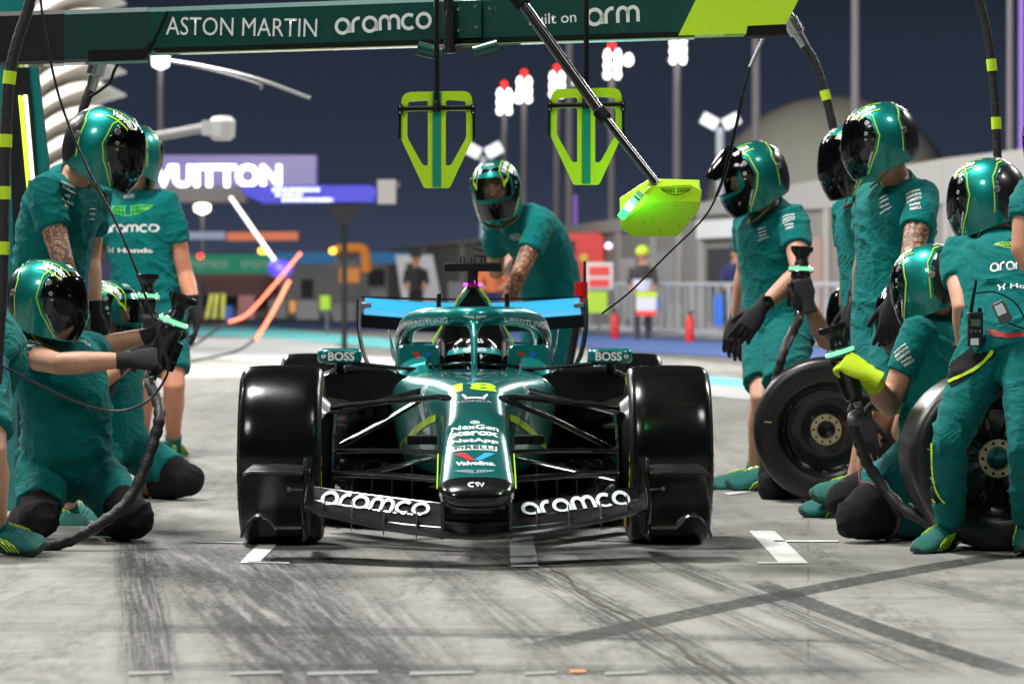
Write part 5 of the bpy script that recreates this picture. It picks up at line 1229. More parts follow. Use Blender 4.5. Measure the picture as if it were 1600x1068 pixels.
def person(label, yaw, pel, neck, head, hf, arms, legs, k=1.0, group=None, hyaw=None, mid=None, bottoms='shorts', sk='fair', tat=(), vis='dark', lift=0, hup=(0, 0, 1), hk=1.0,
           glove=None, pads=False, padred=False, seed=1, belly=0, vox=.011, cat='person', hel=True, shoes=True, shirtm=None, trousm=None, hem=.52, face=False, blk=None):
    """joints given as (px, py, distance); limbs as chains solved for true limb lengths"""
    P = at(*pel); N = at(*neck); Hd = at(*head)
    shirtm = shirtm or SHIRT; trousm = trousm or TROUS
    base = V((P.x, P.y, 0)); root = thing('person', base, label, cat, group)
    f = V((math.sin(R(yaw)), -math.cos(R(yaw)), 0)); Lf = V((0, 0, 1)).cross(f)
    hy = yaw if hyaw is None else hyaw; fh = V((math.sin(R(hy)), -math.cos(R(hy)), 0)); Lh = V((0, 0, 1)).cross(fh)
    ax = (N - P).normalized(); M_ = at(*mid) if mid else (P + N) / 2 - f * .0
    def spine(t): return P * (1 - t) ** 2 + (2 * M_ - (P + N) / 2) * 2 * t * (1 - t) + N * t * t
    def tor(t, w, d, fwd=0):
        c = spine(t); tn = (spine(t + .01) - spine(t - .01)).normalized(); l = Lh.lerp(Lf, max(0, min(1, t))); l = (l - tn * l.dot(tn)).normalized(); fr = l.cross(tn)
        if fr.dot(f) < 0 and fr.dot(fh) < 0: fr = -fr
        c = c + fr * fwd * k
        return [c + l * (w * k * math.copysign(abs(math.cos(a)) ** .85, math.cos(a))) + fr * (d * k * math.copysign(abs(math.sin(a)) ** .9, math.sin(a))) for a in [2 * math.pi * j / 24 for j in range(24)]]
    S = {'L': N + Lf * .172 * k - ax * .055 * k, 'R': N - Lf * .172 * k - ax * .055 * k}
    hipc = P - ax * .02 * k
    H = {'L': hipc + Lh * .088 * k, 'R': hipc - Lh * .088 * k}
    J = {}
    for s, sp in arms.items():
        e = ray_ik(S[s], sp[0], .295 * k); w = ray_ik(e, sp[1], .262 * k); J['e' + s] = e; J['w' + s] = w
    for s, sp in legs.items():
        kn = ray_ik(H[s], sp[0], .44 * k); an = ray_ik(kn, sp[1], .43 * k); J['k' + s] = kn; J['a' + s] = an
    hfv = V(hf).normalized()
    # --- skin body: one continuous surface
    b = MB()
    b.loft([tor(t, w - .02, d - .018) for t, w, d in ((-.06, .13, .10), (.0, .165, .12), (.25, .155, .112), (.5, .165, .118), (.75, .18, .118), (.9, .16, .10), (1.0, .08, .07))])
    b.tube([spine(.9), N, N.lerp(Hd, .5), Hd], [.075 * k, .064 * k, .058 * k, .058 * k], 14)
    hu = V(hup); hu = (hu - hfv * hu.dot(hfv)).normalized(); hl = hu.cross(hfv)
    def hp(x, y, z): return Hd + (hl * x + hfv * y + hu * z) * k * hk
    b.loft([[hp(w * math.cos(2 * math.pi * j / 16), o + d * math.sin(2 * math.pi * j / 16), z) for j in range(16)] for z, w, d, o in ((-.115, .03, .03, .055), (-.10, .05, .06, .035), (-.06, .064, .082, .012), (0, .072, .09, 0), (.05, .072, .09, -.005), (.09, .055, .07, -.01), (.11, .02, .03, -.01))])
    if face: b.tube([hp(0, .088, .02), hp(0, .106, -.022), hp(0, .09, -.03)], [.009, .014, .012], 8); b.tube([hp(-.05, .078, .028), hp(0, .09, .026), hp(.05, .078, .028)], .011, 8); b.tube([hp(-.024, .084, -.062), hp(0, .092, -.062), hp(.024, .084, -.062)], .009, 8)
    for s in ('L', 'R'):
        sg = 1 if s == 'L' else -1
        if s in arms:
            e, w = J['e' + s], J['w' + s]
            b.tube([spine(.93) + Lf * sg * .05 * k, S[s], S[s].lerp(e, .35), S[s].lerp(e, .8), e, e.lerp(w, .28), e.lerp(w, .7), w], [x * k for x in (.06, .064, .056, .046, .044, .046, .036, .0255)], 14)
        if s in legs:
            kn, an = J['k' + s], J['a' + s]
            back = (P - kn); sh_ = (an - kn).normalized(); cb = back - sh_ * back.dot(sh_); cb = cb.normalized() * .012 * k if cb.length > .01 else V()
            b.tube([P.lerp(H[s], .8), H[s], H[s].lerp(kn, .5), H[s].lerp(kn, .88), kn, kn.lerp(an, .12), kn.lerp(an, .32) + cb, kn.lerp(an, .65) + cb * .5, an], [x * k for x in (.09, .092, .08, .062, .058, .054, .060, .045, .036)], 16)
    me = remesh(b.v, b.f, vox, 4)
    me.materials.append(skin(sk)); me.materials.append(tattoo(sk)); smooth(me, 180)
    if tat:
        c = np.empty(len(me.polygons) * 3); me.polygons.foreach_get('center', c); c = c.reshape(-1, 3); mi = np.zeros(len(c), dtype=np.int32)
        for s in tat:
            for a, e_ in ((S[s], J['e' + s]), (J['e' + s], J['w' + s])):
                a = np.array(a); d = np.array(e_) - a; t = np.clip(((c - a) @ d) / (d @ d), 0, 1); mi[np.linalg.norm(c - a - t[:, None] * d, axis=1) < .068 * k] = 1
        me.polygons.foreach_set('material_index', mi)
    body = link('body', me, root)
    if face:
        for sg in (-1, 1):
            eb = MB(); eb.lathe([(.001, -.011), (.008, -.007), (.011, 0), (.008, .007), (.001, .011)], 10, Matrix.Translation(hp(sg * .032, .074, .008))); eb.build('eye', mat('eye_white', (.5, .46, .42), .2), body)
            eb = MB(); eb.tube([hp(sg * .015, .092, .03), hp(sg * .034, .088, .036), hp(sg * .052, .074, .03)], .005, 6); eb.build('eyebrow', mat('brown_hair', (.03, .018, .01), .8), body)
    # --- shirt
    b = MB(); g = .010
    b.loft([tor(t, w + g, d + g + bl * belly, bl * belly * .6) for t, w, d, bl in ((-.17, .160, .118, .3), (-.08, .172, .124, .6), (.05, .172, .124, .9), (.25, .164, .118, 1), (.45, .168, .120, .8), (.62, .178, .124, .3), (.78, .186, .122, 0), (.88, .178, .108, 0), (.95, .14, .088, 0), (1.0, .082, .07, 0))])
    for s in arms:
        sg = 1 if s == 'L' else -1; e = J['e' + s]
        b.tube([spine(.92) + Lf * sg * .06 * k, S[s] + ax * .004, S[s].lerp(e, .2), S[s].lerp(e, hem), S[s].lerp(e, hem + .02)], [x * k for x in (.07, .076, .073, .070, .069)], 18)
    nd = (Hd - N).normalized()
    b.tube([N - nd * .03 * k, N + nd * .022 * k], [.082 * k, .074 * k], 18)
    me = remesh(b.v, b.f, vox * .9, 7); folds(me, .0105 * k, 15 / k, seed, (.25, .1, 1)); folds(me, .0035 * k, 36 / k, seed + 9, (.6, .3, .8))
    me.materials.append(shirtm); smooth(me, 180)
    shirt = link('shirt', me, root); sb = bvh_of(me)
    b = MB()   # turned collar
    cr = [N + nd * z * k for z in (-.006, .03)]
    u0 = nd.orthogonal().normalized(); u1 = nd.cross(u0)
    def crg(c, r_): return [c + u0 * (r_ * k * math.cos(2 * math.pi * j / 24)) + u1 * (r_ * k * math.sin(2 * math.pi * j / 24)) for j in range(24)]
    b.loft([crg(N - nd * .028 * k, .094), crg(N + nd * .008 * k, .082), crg(N + nd * .036 * k, .073), crg(N + nd * .034 * k, .067), crg(N - nd * .02 * k, .064)], cap=False)
    b.build('collar', shirtm, shirt, ang=60)
    # --- shorts / trousers
    b = MB(); tr = bottoms == 'trousers'
    b.loft([tor(t, w, d) for t, w, d in ((-.2, .12, .10), (-.1, .168, .126), (.0, .176, .130), (.1, .174, .126), (.14, .165, .12))])
    for s in legs:
        kn, an = J['k' + s], J['a' + s]
        if tr: b.tube([P.lerp(H[s], .7), H[s], H[s].lerp(kn, .4), H[s].lerp(kn, .85), kn, kn.lerp(an, .15), kn.lerp(an, .5), kn.lerp(an, .86), kn.lerp(an, .92)], [x * k for x in (.10, .112, .102, .080, .070, .070, .070, .062, .060)], 18)
        else: b.tube([P.lerp(H[s], .7), H[s], H[s].lerp(kn, .4), H[s].lerp(kn, .80), H[s].lerp(kn, .83)], [x * k for x in (.10, .114, .106, .096, .095)], 18)
    me = remesh(b.v, b.f, vox, 6); folds(me, .0105 * k, 15 / k, seed + 3, (.4, .3, .9)); folds(me, .0035 * k, 36 / k, seed + 5, (.2, .3, 1))
    me.materials.append(trousm); smooth(me, 180)
    tro = link('trousers' if tr else 'shorts', me, root)
    if pads:
        for s in legs:
            kn, an = J['k' + s], J['a' + s]; u_ = (H[s] - kn).normalized(); v_ = (an - kn).normalized()
            kk = .55 if padred else 1; pr_ = .004 if tr else 0
            b = MB(); b.tube([kn + u_ * .17 * k * kk, kn + u_ * .10 * k * kk, kn], [x * k + pr_ for x in (.084, .086, .084)], 18); b.tube([kn, kn + v_ * .10 * k * kk, kn + v_ * .22 * k * kk], [x * k + pr_ for x in (.084, .082, .072)], 18); b.lathe([(.083 * k * math.cos(R(q)) + .0005, .083 * k * math.sin(R(q))) for q in range(-90, 91, 15)], 18, Matrix.Translation(kn - (u_ + v_) * .012))
            me = remesh(b.v, b.f, .010, 6); folds(me, .009, 17, seed); me.materials.append(DKFAB); smooth(me, 180); kp = link('knee_pad', me, root)
            if padred:
                c0 = kn; a1 = u_.orthogonal().normalized(); a2 = u_.cross(a1)
                for cc, uu in ((kn + u_ * .094 * k, u_), (kn + v_ * .12 * k, v_)):
                    a1 = uu.orthogonal().normalized(); a2 = uu.cross(a1); r_ = (.089 if uu is u_ else .084) * k
                    b = MB(); b.tube([cc + (a1 * math.cos(2 * math.pi * j / 28) + a2 * math.sin(2 * math.pi * j / 28)) * r_ for j in range(29)], .0035, 6, cap=False); b.build('pad_piping', mat('dark_red_trim', (.28, .01, .015), .6), kp)
    # --- gloves
    for s, sp in arms.items():
        e, w = J['e' + s], J['w' + s]; pose = sp[2]; fd = V(sp[3]).normalized() if len(sp) > 3 and sp[3] else (w - e).normalized()
        bk = V(sp[4]) if len(sp) > 4 and sp[4] else f * .2 + (Lf if s == 'L' else -Lf)
        z = (bk - fd * bk.dot(fd)).normalized(); y = z.cross(fd)
        M = Matrix((fd, y, z)).transposed().to_4x4() @ Matrix.Scale(1.06 * k, 4); M.translation = w - root.location
        o = bpy.data.objects.new('glove', hand_mesh(pose, s == 'L')); COL.objects.link(o); o.parent = root; o.matrix_local = M
        if glove: o.material_slots[0].link = 'OBJECT'; o.material_slots[0].material = glove if not isinstance(glove, dict) else glove[s]
        J['M' + s] = root.matrix_basis @ M if False else Matrix.Translation(root.location) @ M
    # --- shoes
    if shoes:
        for s, sp in legs.items():
            an = J['a' + s]; kn = J['k' + s]; tf = sp[2]
            if len(tf) == 3: tv = V(tf).normalized(); upv = (kn - an).normalized() if len(sp) < 4 else V(sp[3])
            upv = (upv - tv * upv.dot(tv)).normalized(); y = upv.cross(tv)
            M = Matrix((tv, y, upv)).transposed().to_4x4() @ Matrix.Scale(1.0 * k, 4); M.translation = an - upv * .095 * k - root.location
            o = bpy.data.objects.new('shoe', SHOE[0]); COL.objects.link(o); o.parent = root; o.matrix_local = M
            for m_, nm in zip(SHOE[1:], ('sole', 'shoe_stripe', 'lace')):
                q = bpy.data.objects.new(nm, m_); COL.objects.link(q); q.parent = o
            if an.z > .2 or True:   # sock
                b = MB(); b.tube([an + (kn - an).normalized() * .05 * k, an + (kn - an).normalized() * -.03 * k], [.043 * k, .041 * k], 14); b.build('sock', trousm, root)
    if hel: helmet(root, Hd + hu * .012, hfv, hu, 1.03 * k * hk, vis, None, lift)
    return dict(root=root, shirt=shirt, bvh=sb, J=J, S=S, f=f, L=Lf, trousers=tro, tb=None, body=body, H=H, P=P, N=N)

def sleeve_print(p, px, py, w, rot=0, which=0, n=None):
    print_on(p['bvh'], p['shirt'], 'sleeve_print', lines2d(SLEEVE[which][:n]), px, py, w, WHITE, rot)

# ------------------------------------------------------------------ wheel gun
def grip_at(p, s, r=.058): return p['J']['M' + s] @ V((.072, 0, -r))
def wheel_gun(label, c, ax, side, hose, k=1.0, group='wheel guns'):
    """c: middle of the motor body, ax: socket direction, side: trigger side"""
    ax = V(ax).normalized(); sd = V(side); sd = (sd - ax * sd.dot(ax)).normalized()
    root = thing('wheel_gun', V(c), label, 'wheel gun', group)
    M = Matrix((sd, ax.cross(sd), ax)).transposed().to_4x4() @ Matrix.Scale(k, 4); M.translation = V(c)
    b = MB(); b.lathe([(.02, -.10), (.036, -.095), (.043, -.05), (.045, .03), (.05, .07), (.046, .085), (.02, .09)], 24, M)
    b.bar(M @ V((.03, 0, -.02)), M @ V((.085, 0, -.03)), .035 * k, .05 * k, ax); b.bar(M @ V((.075, 0, .03)), M @ V((.075, 0, -.09)), .03 * k, .03 * k, sd)
    b.build('motor_body', mat('gun_black', (.009, .009, .010), .3, coat=.4), root, bevel=.004)
    b = MB(); b.lathe([(.047, .095), (.058, .096), (.061, .100), (.061, .107), (.056, .111), (.047, .112)], 28, M, cap=True); b.build('led_ring', GREENLED, root)
    b = MB(); b.lathe([(.044, .080), (.060, .084), (.063, .090), (.060, .0945), (.044, .0945)], 28, M); b.lathe([(.040, .1125), (.055, .113), (.050, .119), (.036, .120)], 28, M); b.build('ring_collar', mat('dark_green_collar', (.004, .05, .03), .3, coat=.4), root)
    b = MB(); b.lathe([(.034, .112), (.034, .135), (.030, .14), (.030, .158), (.036, .165), (.050, .185), (.053, .188), (.053, .212), (.048, .214), (.040, .195), (.012, .19)], 28, M, cap=True)
    for j in range(10):
        a = 2 * math.pi * j / 10; b.box((.0535 * math.cos(a), .0535 * math.sin(a), .2), (.006, .006, .018), M)
    b.build('socket', mat('socket_black', (.010, .010, .011), .32, .3), root)
    b = MB(); pts = [M @ V((.0, 0, -.09)), M @ V((0, 0, -.15))] + [V(p) for p in hose]
    b.lathe([(.018, -.15), (.022, -.14), (.022, -.11), (.017, -.10)], 16, M); b.build('hose_coupling', STEEL, root)
    b = MB(); pp = spline(pts, 10); n = len(pp)
    rr = [.0225 + .0022 * math.sin(i * 1.9) + .0012 * math.sin(i * 4.3) for i in range(n)]; b.tube(pp, rr, 12); b.build('air_hose', mat('wrapped_hose', (.010, .010, .011), .5, bump=.35, bscale=60, stretch=(1, 1, 2.5)), root, ang=60)
    return root
# ================================================================== PIT CREW
KNEEL = None
# --- kneeling front-left gunner
p = person('kneeling crew member nearest on the left, aiming a wheel gun with both gloved hands', 38, (98, 712, 13.85), (82, 528, 13.75), (72, 468, 13.62), (.965, -.20, -.12),
    {'R': ((92, 568, -1), (205, 562, -1), 'grip', (1, .15, .05), (-.1, -1, .5)), 'L': ((150, 545, 1), (243, 520, -1), 'grip', (.85, .0, .35), (-.2, .8, .5))},
    {'R': ((60, 806, 13.55), (20, 822, 13.95), (-.6, .8, -.1)), 'L': ((205, 806, 13.55), (165, 822, 13.95), (-.3, .9, -.1))}, k=1.03, pads=True, sk='fair', seed=11, belly=.045, mid=(98, 625, 13.72), blk=True)
sleeve_print(p, 50, 540, 26, -12, 1, 3)
print_on(p['bvh'], p['shirt'], 'chest_print', round_word('aramco'), 130, 533, 26, WHITE, 12)
KN2 = p
gR = grip_at(p, 'R'); gL = grip_at(p, 'L'); print('GRIPS', gR, gL)
wheel_gun('wheel gun aimed by the front-left kneeling crew member, green ring lit', at(256, 540, gR.y), (.36, -.02, .9), (.6, .7, 0), [at(249, 640, 13.25), at(240, 690, 13.2), at(205, 775, 13.15), at(150, 822, 13.1), at(90, 850, 13.1), at(30, 851, 13.15), at(-40, 845, 13.3)], 1.02)
# --- kneeling second gunner behind him
p = person('kneeling crew member behind the first on the left, face seen through a clear visor', 62, (180, 692, 16.4), (168, 556, 16.3), (172, 490, 16.2), (.9, -.42, -.05),
    {'R': ((142, 604, -1), (212, 560, 16.0), 'grip', (.5, 0, .85), (0, -.8, .3)), 'L': ((205, 600, 1), (236, 528, -1), 'grip', (.0, -.1, 1), (.35, -1, .1))},
    {'R': ((150, 752, 16.15), (80, 772, 16.5), (-.7, .7, -.1)), 'L': ((288, 748, 16.15), (205, 772, 16.45), (-.8, .55, -.1))}, k=1.0, pads=True, sk='tan', seed=21, vis='clear', face=True)
g3 = grip_at(p, 'L')
wheel_gun('wheel gun held upright by the second kneeling crew member on the left', at(229, 494, g3.y), (.03, 0, 1), (-.5, .8, 0), [at(205, 560, 16.0), at(180, 590, 15.95), at(160, 640, 15.95), at(146, 690, 16.0), at(120, 770, 16.0), at(40, 780, 16.1)], .98)
# --- standing, tattooed arm, leaning forward
p = person('standing crew member leaning forward on the left with a fully tattooed right arm', 62, (78, 492, 14.35), (112, 282, 14.25), (163, 230, 14.1), (.94, .0, -.32),
    {'R': ((98, 408, -1), (118, 505, 14.1), 'relaxed', (.2, -.2, -1), (0, -1, 0)), 'L': ((140, 400, 1), (148, 492, 14.5), 'hang', (.15, 0, -1), (.3, -1, 0))},
    {'R': ((70, 660, -1), (60, 800, 14.5), (.9, -.4, 0)), 'L': ((110, 660, -1), (105, 795, 14.8), (.9, -.4, 0))}, k=1.06, sk='fair', tat=('R',), seed=31, mid=(84, 380, 14.3))
sleeve_print(p, 104, 305, 26, -14, 1)
print_on(p['bvh'], p['shirt'], 'chest_print', lines2d(['aramco', 'BOSS', 'JCB'], 1.9), 143, 335, 13, WHITE, -6)
# --- standing, seen from the back
p = person('standing crew member on the left seen from behind, sponsor lettering across his back', 172, (232, 478, 20.2), (210, 302, 20.2), (212, 243, 20.15), (.35, .93, -.1),
    {'R': ((290, 432, 1), (304, 478, -1), 'hang', (.12, 0, -1), (1, .3, 0)), 'L': ((143, 430, -1), (150, 485, -1), 'hang')},
    {'R': ((272, 602, -1), (271, 690, 1), (.25, .95, 0)), 'L': ((224, 598, -1), (222, 686, 1), (.1, 1, 0))}, k=1.16, sk='ruddy', seed=41)
print_on(p['bvh'], p['shirt'], 'back_badge', wings2d(), 200, 329, 76, mat('green_badge', (.06, .5, .02), .5), 0, 17)
print_on(p['bvh'], p['shirt'], 'back_print', round_word('aramco'), 201, 357, 86, WHITE, 1, 13)
g = merge2d([moved(strokes2d([[(0, .5), (.15, 0), (.1, -.5)], [(.6, .5), (.45, 0), (.5, -.5)], [(.15, 0), (.45, 0)]], .13), 1, -1.1), fit(text2d('Honda', .03), 3, 1.4)])
print_on(p['bvh'], p['shirt'], 'back_print', g, 201, 391, 72, WHITE, 1, 9)
print_on(p['bvh'], p['shirt'], 'collar_print', text2d('BOSS', .03), 202, 307, 16, WHITE)
# --- at the left picture edge
p = person('bent crew member in teal shorts at the left edge, only hip and leg in view', 70, (-24, 545, 12.9), (-110, 400, 12.85), (-125, 320, 12.8), (.9, -.4, -.3),
    {'R': ((-130, 520, -1), (-90, 600, -1), 'relaxed'), 'L': ((-90, 520, 1), (-70, 600, 1), 'relaxed')},
    {'R': ((-14, 705, -1), (-4, 826, 1), (.75, -.65, 0)), 'L': ((-60, 700, 1), (-85, 815, 13.3), (.8, -.5, 0))}, k=1.05, sk='fair', seed=51)
# --- rear jack operator behind the car
p = person('rear jack operator behind the car, bending and looking at the camera', -48, (864, 472, 18.6), (803, 342, 18.35), (776, 297, 18.25), (-.22, -.97, -.12),
    {'L': ((812, 425, -1), (788, 482, 18.2), 'grip', (-.3, -.2, -1), (0, -1, .2)), 'R': ((775, 425, 1), (797, 402, 1), 'open', (-.85, 0, .35), (.2, -1, .1))},
    {'L': ((855, 600, -1), (880, 725, 1), (-.8, -.6, 0)), 'R': ((835, 600, -1), (850, 722, 1), (-.8, -.6, 0))}, k=1.04, sk='tan', tat=('L',), vis='clear', face=True, seed=61, mid=(846, 388, 18.5), hup=(-.12, 0, 1), bottoms='trousers')
sleeve_print(p, 805, 368, 15, 70, 0)
b = MB(); j0 = at(908, 455, 18.0); jr = thing('rear_jack', V((j0.x, j0.y, 0)), 'red and black rear jack lifting lever behind the rear wing', 'jack')
b.tube([j0 + V((0, 0, -.06)), j0 + V((0, 0, .05))], .035, 14); b.build('hand_grip', mat('red_anodised', (.6, .01, .01), .3, .4), jr, ang=50)
b = MB(); b.tube([j0 + V((.02, 0, .05)), j0 + V((.02, 0, .16))], .008, 8); b.build('trigger_pin', BLACKM, jr)
b = MB(); b.tube([j0 + V((0, 0, -.06)), j0 + V((-.1, .05, -.6)), V((j0.x - .3, j0.y - .1, .12))], .022, 10); b.tube([V((j0.x - .65, j0.y - .1, .1)), V((j0.x + .05, j0.y - .1, .1))], .03, 10); b.build('jack_frame', CARBONM, jr)
# --- standing right, visor raised
p = person('standing crew member on the right with raised visor looking down, watch on wrist', -58, (1216, 502, 17.0), (1203, 328, 16.95), (1176, 276, 16.85), (-.93, -.16, -.32),
    {'L': ((1250, 425, -1), (1188, 483, -1), 'relaxed', (-.6, -.2, -.8), (0, -1, .2)), 'R': ((1165, 420, 1), (1150, 500, 1), 'relaxed', (-.2, -.2, -1), (-.3, -1, 0))},
    {'L': ((1222, 622, -1), (1205, 735, 1), (-.85, -.5, 0)), 'R': ((1192, 622, -1), (1180, 738, 1), (-.9, -.4, 0))}, k=1.12, sk='fair', seed=71, vis='dark', lift=38, face=True)
sleeve_print(p, 1232, 345, 20, 4, 0)
print_on(p['bvh'], p['shirt'], 'chest_print', lines2d(['aramco', 'cognizant', 'Valvoline', 'CoreWeave'], 1.5), 1192, 365, 18, WHITE, 4)
w = p['J']['wL']; fd = (p['J']['wL'] - p['J']['eL']).normalized()
b = MB(); u_ = fd.orthogonal().normalized(); v_ = fd.cross(u_); c_ = w - fd * .05
b.tube([c_ + (u_ * math.cos(a) + v_ * math.sin(a)) * .037 for a in [2 * math.pi * j / 20 for j in range(21)]], .009, 8, cap=False)
b.lathe([(.024, 0), (.024, .014), (.001, .016)], 18, frame(c_ + V((0, -.042, .01)), (1, 0, 0), (0, 0, 1)))
b.build('wrist_watch', BLACKG, p['root'])
# --- second pair on the right: one almost hidden behind the tattooed man
p = person('standing crew member almost hidden behind the tattooed man on the right', -58, (1372, 505, 15.9), (1362, 312, 15.85), (1336, 250, 15.75), (-.90, -.38, -.18),
    {'L': ((1362, 420, -1), (1335, 475, 1), 'hang', (-.15, 0, -1), (-.3, -1, 0)), 'R': ((1330, 420, 1), (1320, 490, 1), 'hang')},
    {'L': ((1395, 640, -1), (1410, 775, 1), (-.9, -.4, 0)), 'R': ((1365, 640, -1), (1385, 772, 1), (-.9, -.4, 0))}, k=1.1, sk='fair', seed=81)
p = person('standing crew member on the right with scale-pattern tattoo below his sleeve', -60, (1392, 492, 14.95), (1402, 290, 14.9), (1375, 218, 14.78), (-.98, .06, -.20),
    {'L': ((1424, 402, -1), (1396, 470, -1), 'relaxed', (-.15, -.1, -1), (.1, -1, 0)), 'R': ((1352, 405, 1), (1340, 475, 1), 'hang', (-.1, 0, -1), (-.3, -1, 0))},
    {'L': ((1378, 640, -1), (1348, 752, 1), (-.9, -.42, 0)), 'R': ((1372, 640, -1), (1330, 775, 1), (-.92, -.38, 0))}, k=1.1, hk=.94, sk='fair', tat=('L',), seed=91)
sleeve_print(p, 1428, 312, 25, 4, 0)
print_on(p['bvh'], p['shirt'], 'chest_print', lines2d(['aramco', 'cognizant', 'Valvoline', 'CoreWeave'], 1.6), 1382, 318, 22, WHITE, 6)
print_on(p['bvh'], p['shirt'], 'collar_print', strokes2d([[(-.5, .5), (-.1, -.4), (.1, -.4), (.5, .5)], [(-.5, 0), (.5, 0)]], .18), 1408, 277, 8, WHITE)
# --- kneeling right gunner in lime gloves
p = person('kneeling crew member on the right working a wheel gun in lime gloves', -125, (1466, 692, 13.75), (1468, 500, 13.85), (1453, 445, 13.8), (-.68, .70, -.22),
    {'L': ((1388, 636, -1), (1355, 583, -1), 'grip', (-.80, .1, .45), (.25, -1, .45)), 'R': ((1425, 630, 1), (1375, 632, -1), 'grip', (-1, -.1, .2), (.2, .5, .9))},
    {'L': ((1345, 806, 13.5), (1455, 822, 13.75), (.9, .35, .05)), 'R': ((1330, 780, 14.0), (1440, 815, 14.2), (.9, .35, .05))}, k=1.06, sk='fair', bottoms='trousers', pads=True, padred=True, seed=101, glove={'L': GLOVEL, 'R': mat('black_lime_glove', (.010, .011, .009), .7, bump=.3, bscale=300)})
sleeve_print(p, 1412, 555, 26, 32, 0)
for s, m_ in (('R', GLOVEL),):
    w = p['J']['w' + s]; e = p['J']['e' + s]; d = (w - e).normalized(); b = MB(); b.tube([w - d * .10, w - d * .07, w - d * .0], [.05, .047, .035], 16); b.build('glove_cuff', m_, p['root'], ang=60)
w = p['J']['wL']; e = p['J']['eL']; d = (w - e).normalized(); b = MB(); b.tube([w - d * .09, w - d * .06, w + d * .01], [.047, .044, .037], 16); b.build('glove_cuff', GLOVEL, p['root'], ang=60)
g4 = grip_at(p, 'L'); print('R4', g4, grip_at(p, 'R'))
wheel_gun('wheel gun in the lime-gloved hands of the kneeling crew member', at(1324, 588, g4.y), (-.30, 0, .95), (.2, .8, 0), [at(1332, 655, 13.35), at(1342, 690, 13.35), at(1362, 735, 13.4), at(1420, 800, 13.3), at(1540, 850, 13.2), at(1660, 860, 13.1)], 1.0)
# --- crouching behind him
p = person('crouching crew member behind the lime-gloved one, helmet just showing', -75, (1462, 700, 14.7), (1446, 540, 14.7), (1424, 492, 14.6), (-.93, -.3, -.25),
    {'R': ((1385, 600, 1), (1352, 655, 14.5), 'hang', (.1, -.1, -1), (-.4, -1, 0)), 'L': ((1420, 640, -1), (1400, 690, 1), 'grip')},
    {'R': ((1440, 790, 14.5), (1520, 800, 14.8), (.9, .3, 0)), 'L': ((1430, 800, 14.3), (1520, 808, 14.6), (.9, .3, 0))}, k=1.0, sk='fair', pads=True, seed=111)
# --- standing far-right from behind, radio on the hip
p = person('standing crew member in long teal trousers at the right, radio clipped at the back', 152, (1574, 538, 12.95), (1556, 378, 13.2), (1543, 310, 13.25), (-.80, .58, -.15),
    {'L': ((1505, 478, -1), (1508, 555, 1), 'relaxed', (.3, .3, -.9), (-.6, -.6, 0)), 'R': ((1640, 470, 1), (1650, 560, 1), 'relaxed')},
    {'L': ((1482, 694, -1), (1484, 822, 1), (-.62, -.72, -.1)), 'R': ((1604, 700, -1), (1606, 822, 1), (-.2, -.95, 0))}, k=1.0, sk='fair', bottoms='trousers', seed=121)
RAD = p
print_on(p['bvh'], p['shirt'], 'back_print', round_word('aramco'), 1590, 415, 84, WHITE, -2, 15)
print_on(p['bvh'], p['shirt'], 'back_badge', wings2d(), 1590, 383, 70, mat('lime_badge', (.3, .6, .02), .5), 0, 13)
print_on(p['bvh'], p['shirt'], 'back_print', g, 1595, 447, 70, WHITE, -2, 10)
# radio, pack, lime piping and the black side panel
bv = bvh_of(p['trousers'].data)
def on(bv, px, py, off=.0):
    h, n, d = hit(bv, px, py); return (h + n * off) if h is not None else at(px, py, 12.85)
rp = on(bv, 1533, 530, .03); rp = V((rp.x, rp.y - .01, at(0, 512, rp.y).z))
rr_ = thing('two_way_radio', V((rp.x, rp.y, rp.z - .07)), 'black handheld radio clipped to the far-right crew member\'s waist', 'radio')
b = MB(); b.box((0, 0, .065), (.058, .035, .13)); b.build('radio_body', mat('radio_black', (.012, .012, .013), .4), rr_, True, bevel=.006)
b = MB(); b.tube([(-.016, 0, .13), (-.012, 0, .16), (.004, -.005, .25)], [.008, .0075, .005], 8); b.build('antenna', BLACKM, rr_, True)
b = MB(); b.box((0, -.019, .09), (.036, .004, .026)); b.build('display', mat('grey_green_lcd', (.10, .16, .10), .3), rr_, True)
b = MB(); b.box((-.004, -.019, .018), (.03, .004, .026)); b.build('white_sticker', WHITE, rr_, True)
b = MB(); b.lathe([(.001, 0), (.008, 0), (.008, .016), (.001, .016)], 10, Matrix.Translation((.018, 0, .13))); b.build('volume_knob', BLACKM, rr_, True)
for i in range(3): b = MB(); b.box((-.016 + .016 * i, -.019, .058), (.009, .004, .01)); b.build('key', GREYM, rr_, True)
pk = on(bv, 1572, 505, .03) + V((.0, -.02, .03))
pr = thing('belt_pack', pk, 'grey intercom pack with white sticker beside the radio', 'intercom')
b = MB(); b.box((0, 0, 0), (.05, .03, .085), Matrix.Rotation(R(-25), 4, 'Y')); b.build('pack_body', mat('pack_grey', (.10, .10, .11), .4), pr, True, bevel=.005)
b = MB(); b.box((-.004, -.017, .012), (.034, .004, .04), Matrix.Rotation(R(-25), 4, 'Y')); b.build('white_sticker', WHITE, pr, True)
b = MB(); b.tube(spline([(.02, -.01, -.04), (.09, -.02, -.06), (.05, -.03, .03), (-.03, -.02, .075), (-.1, -.02, .07)], 6), .0035, 6); b.build('lead', BLACKM, pr, True)
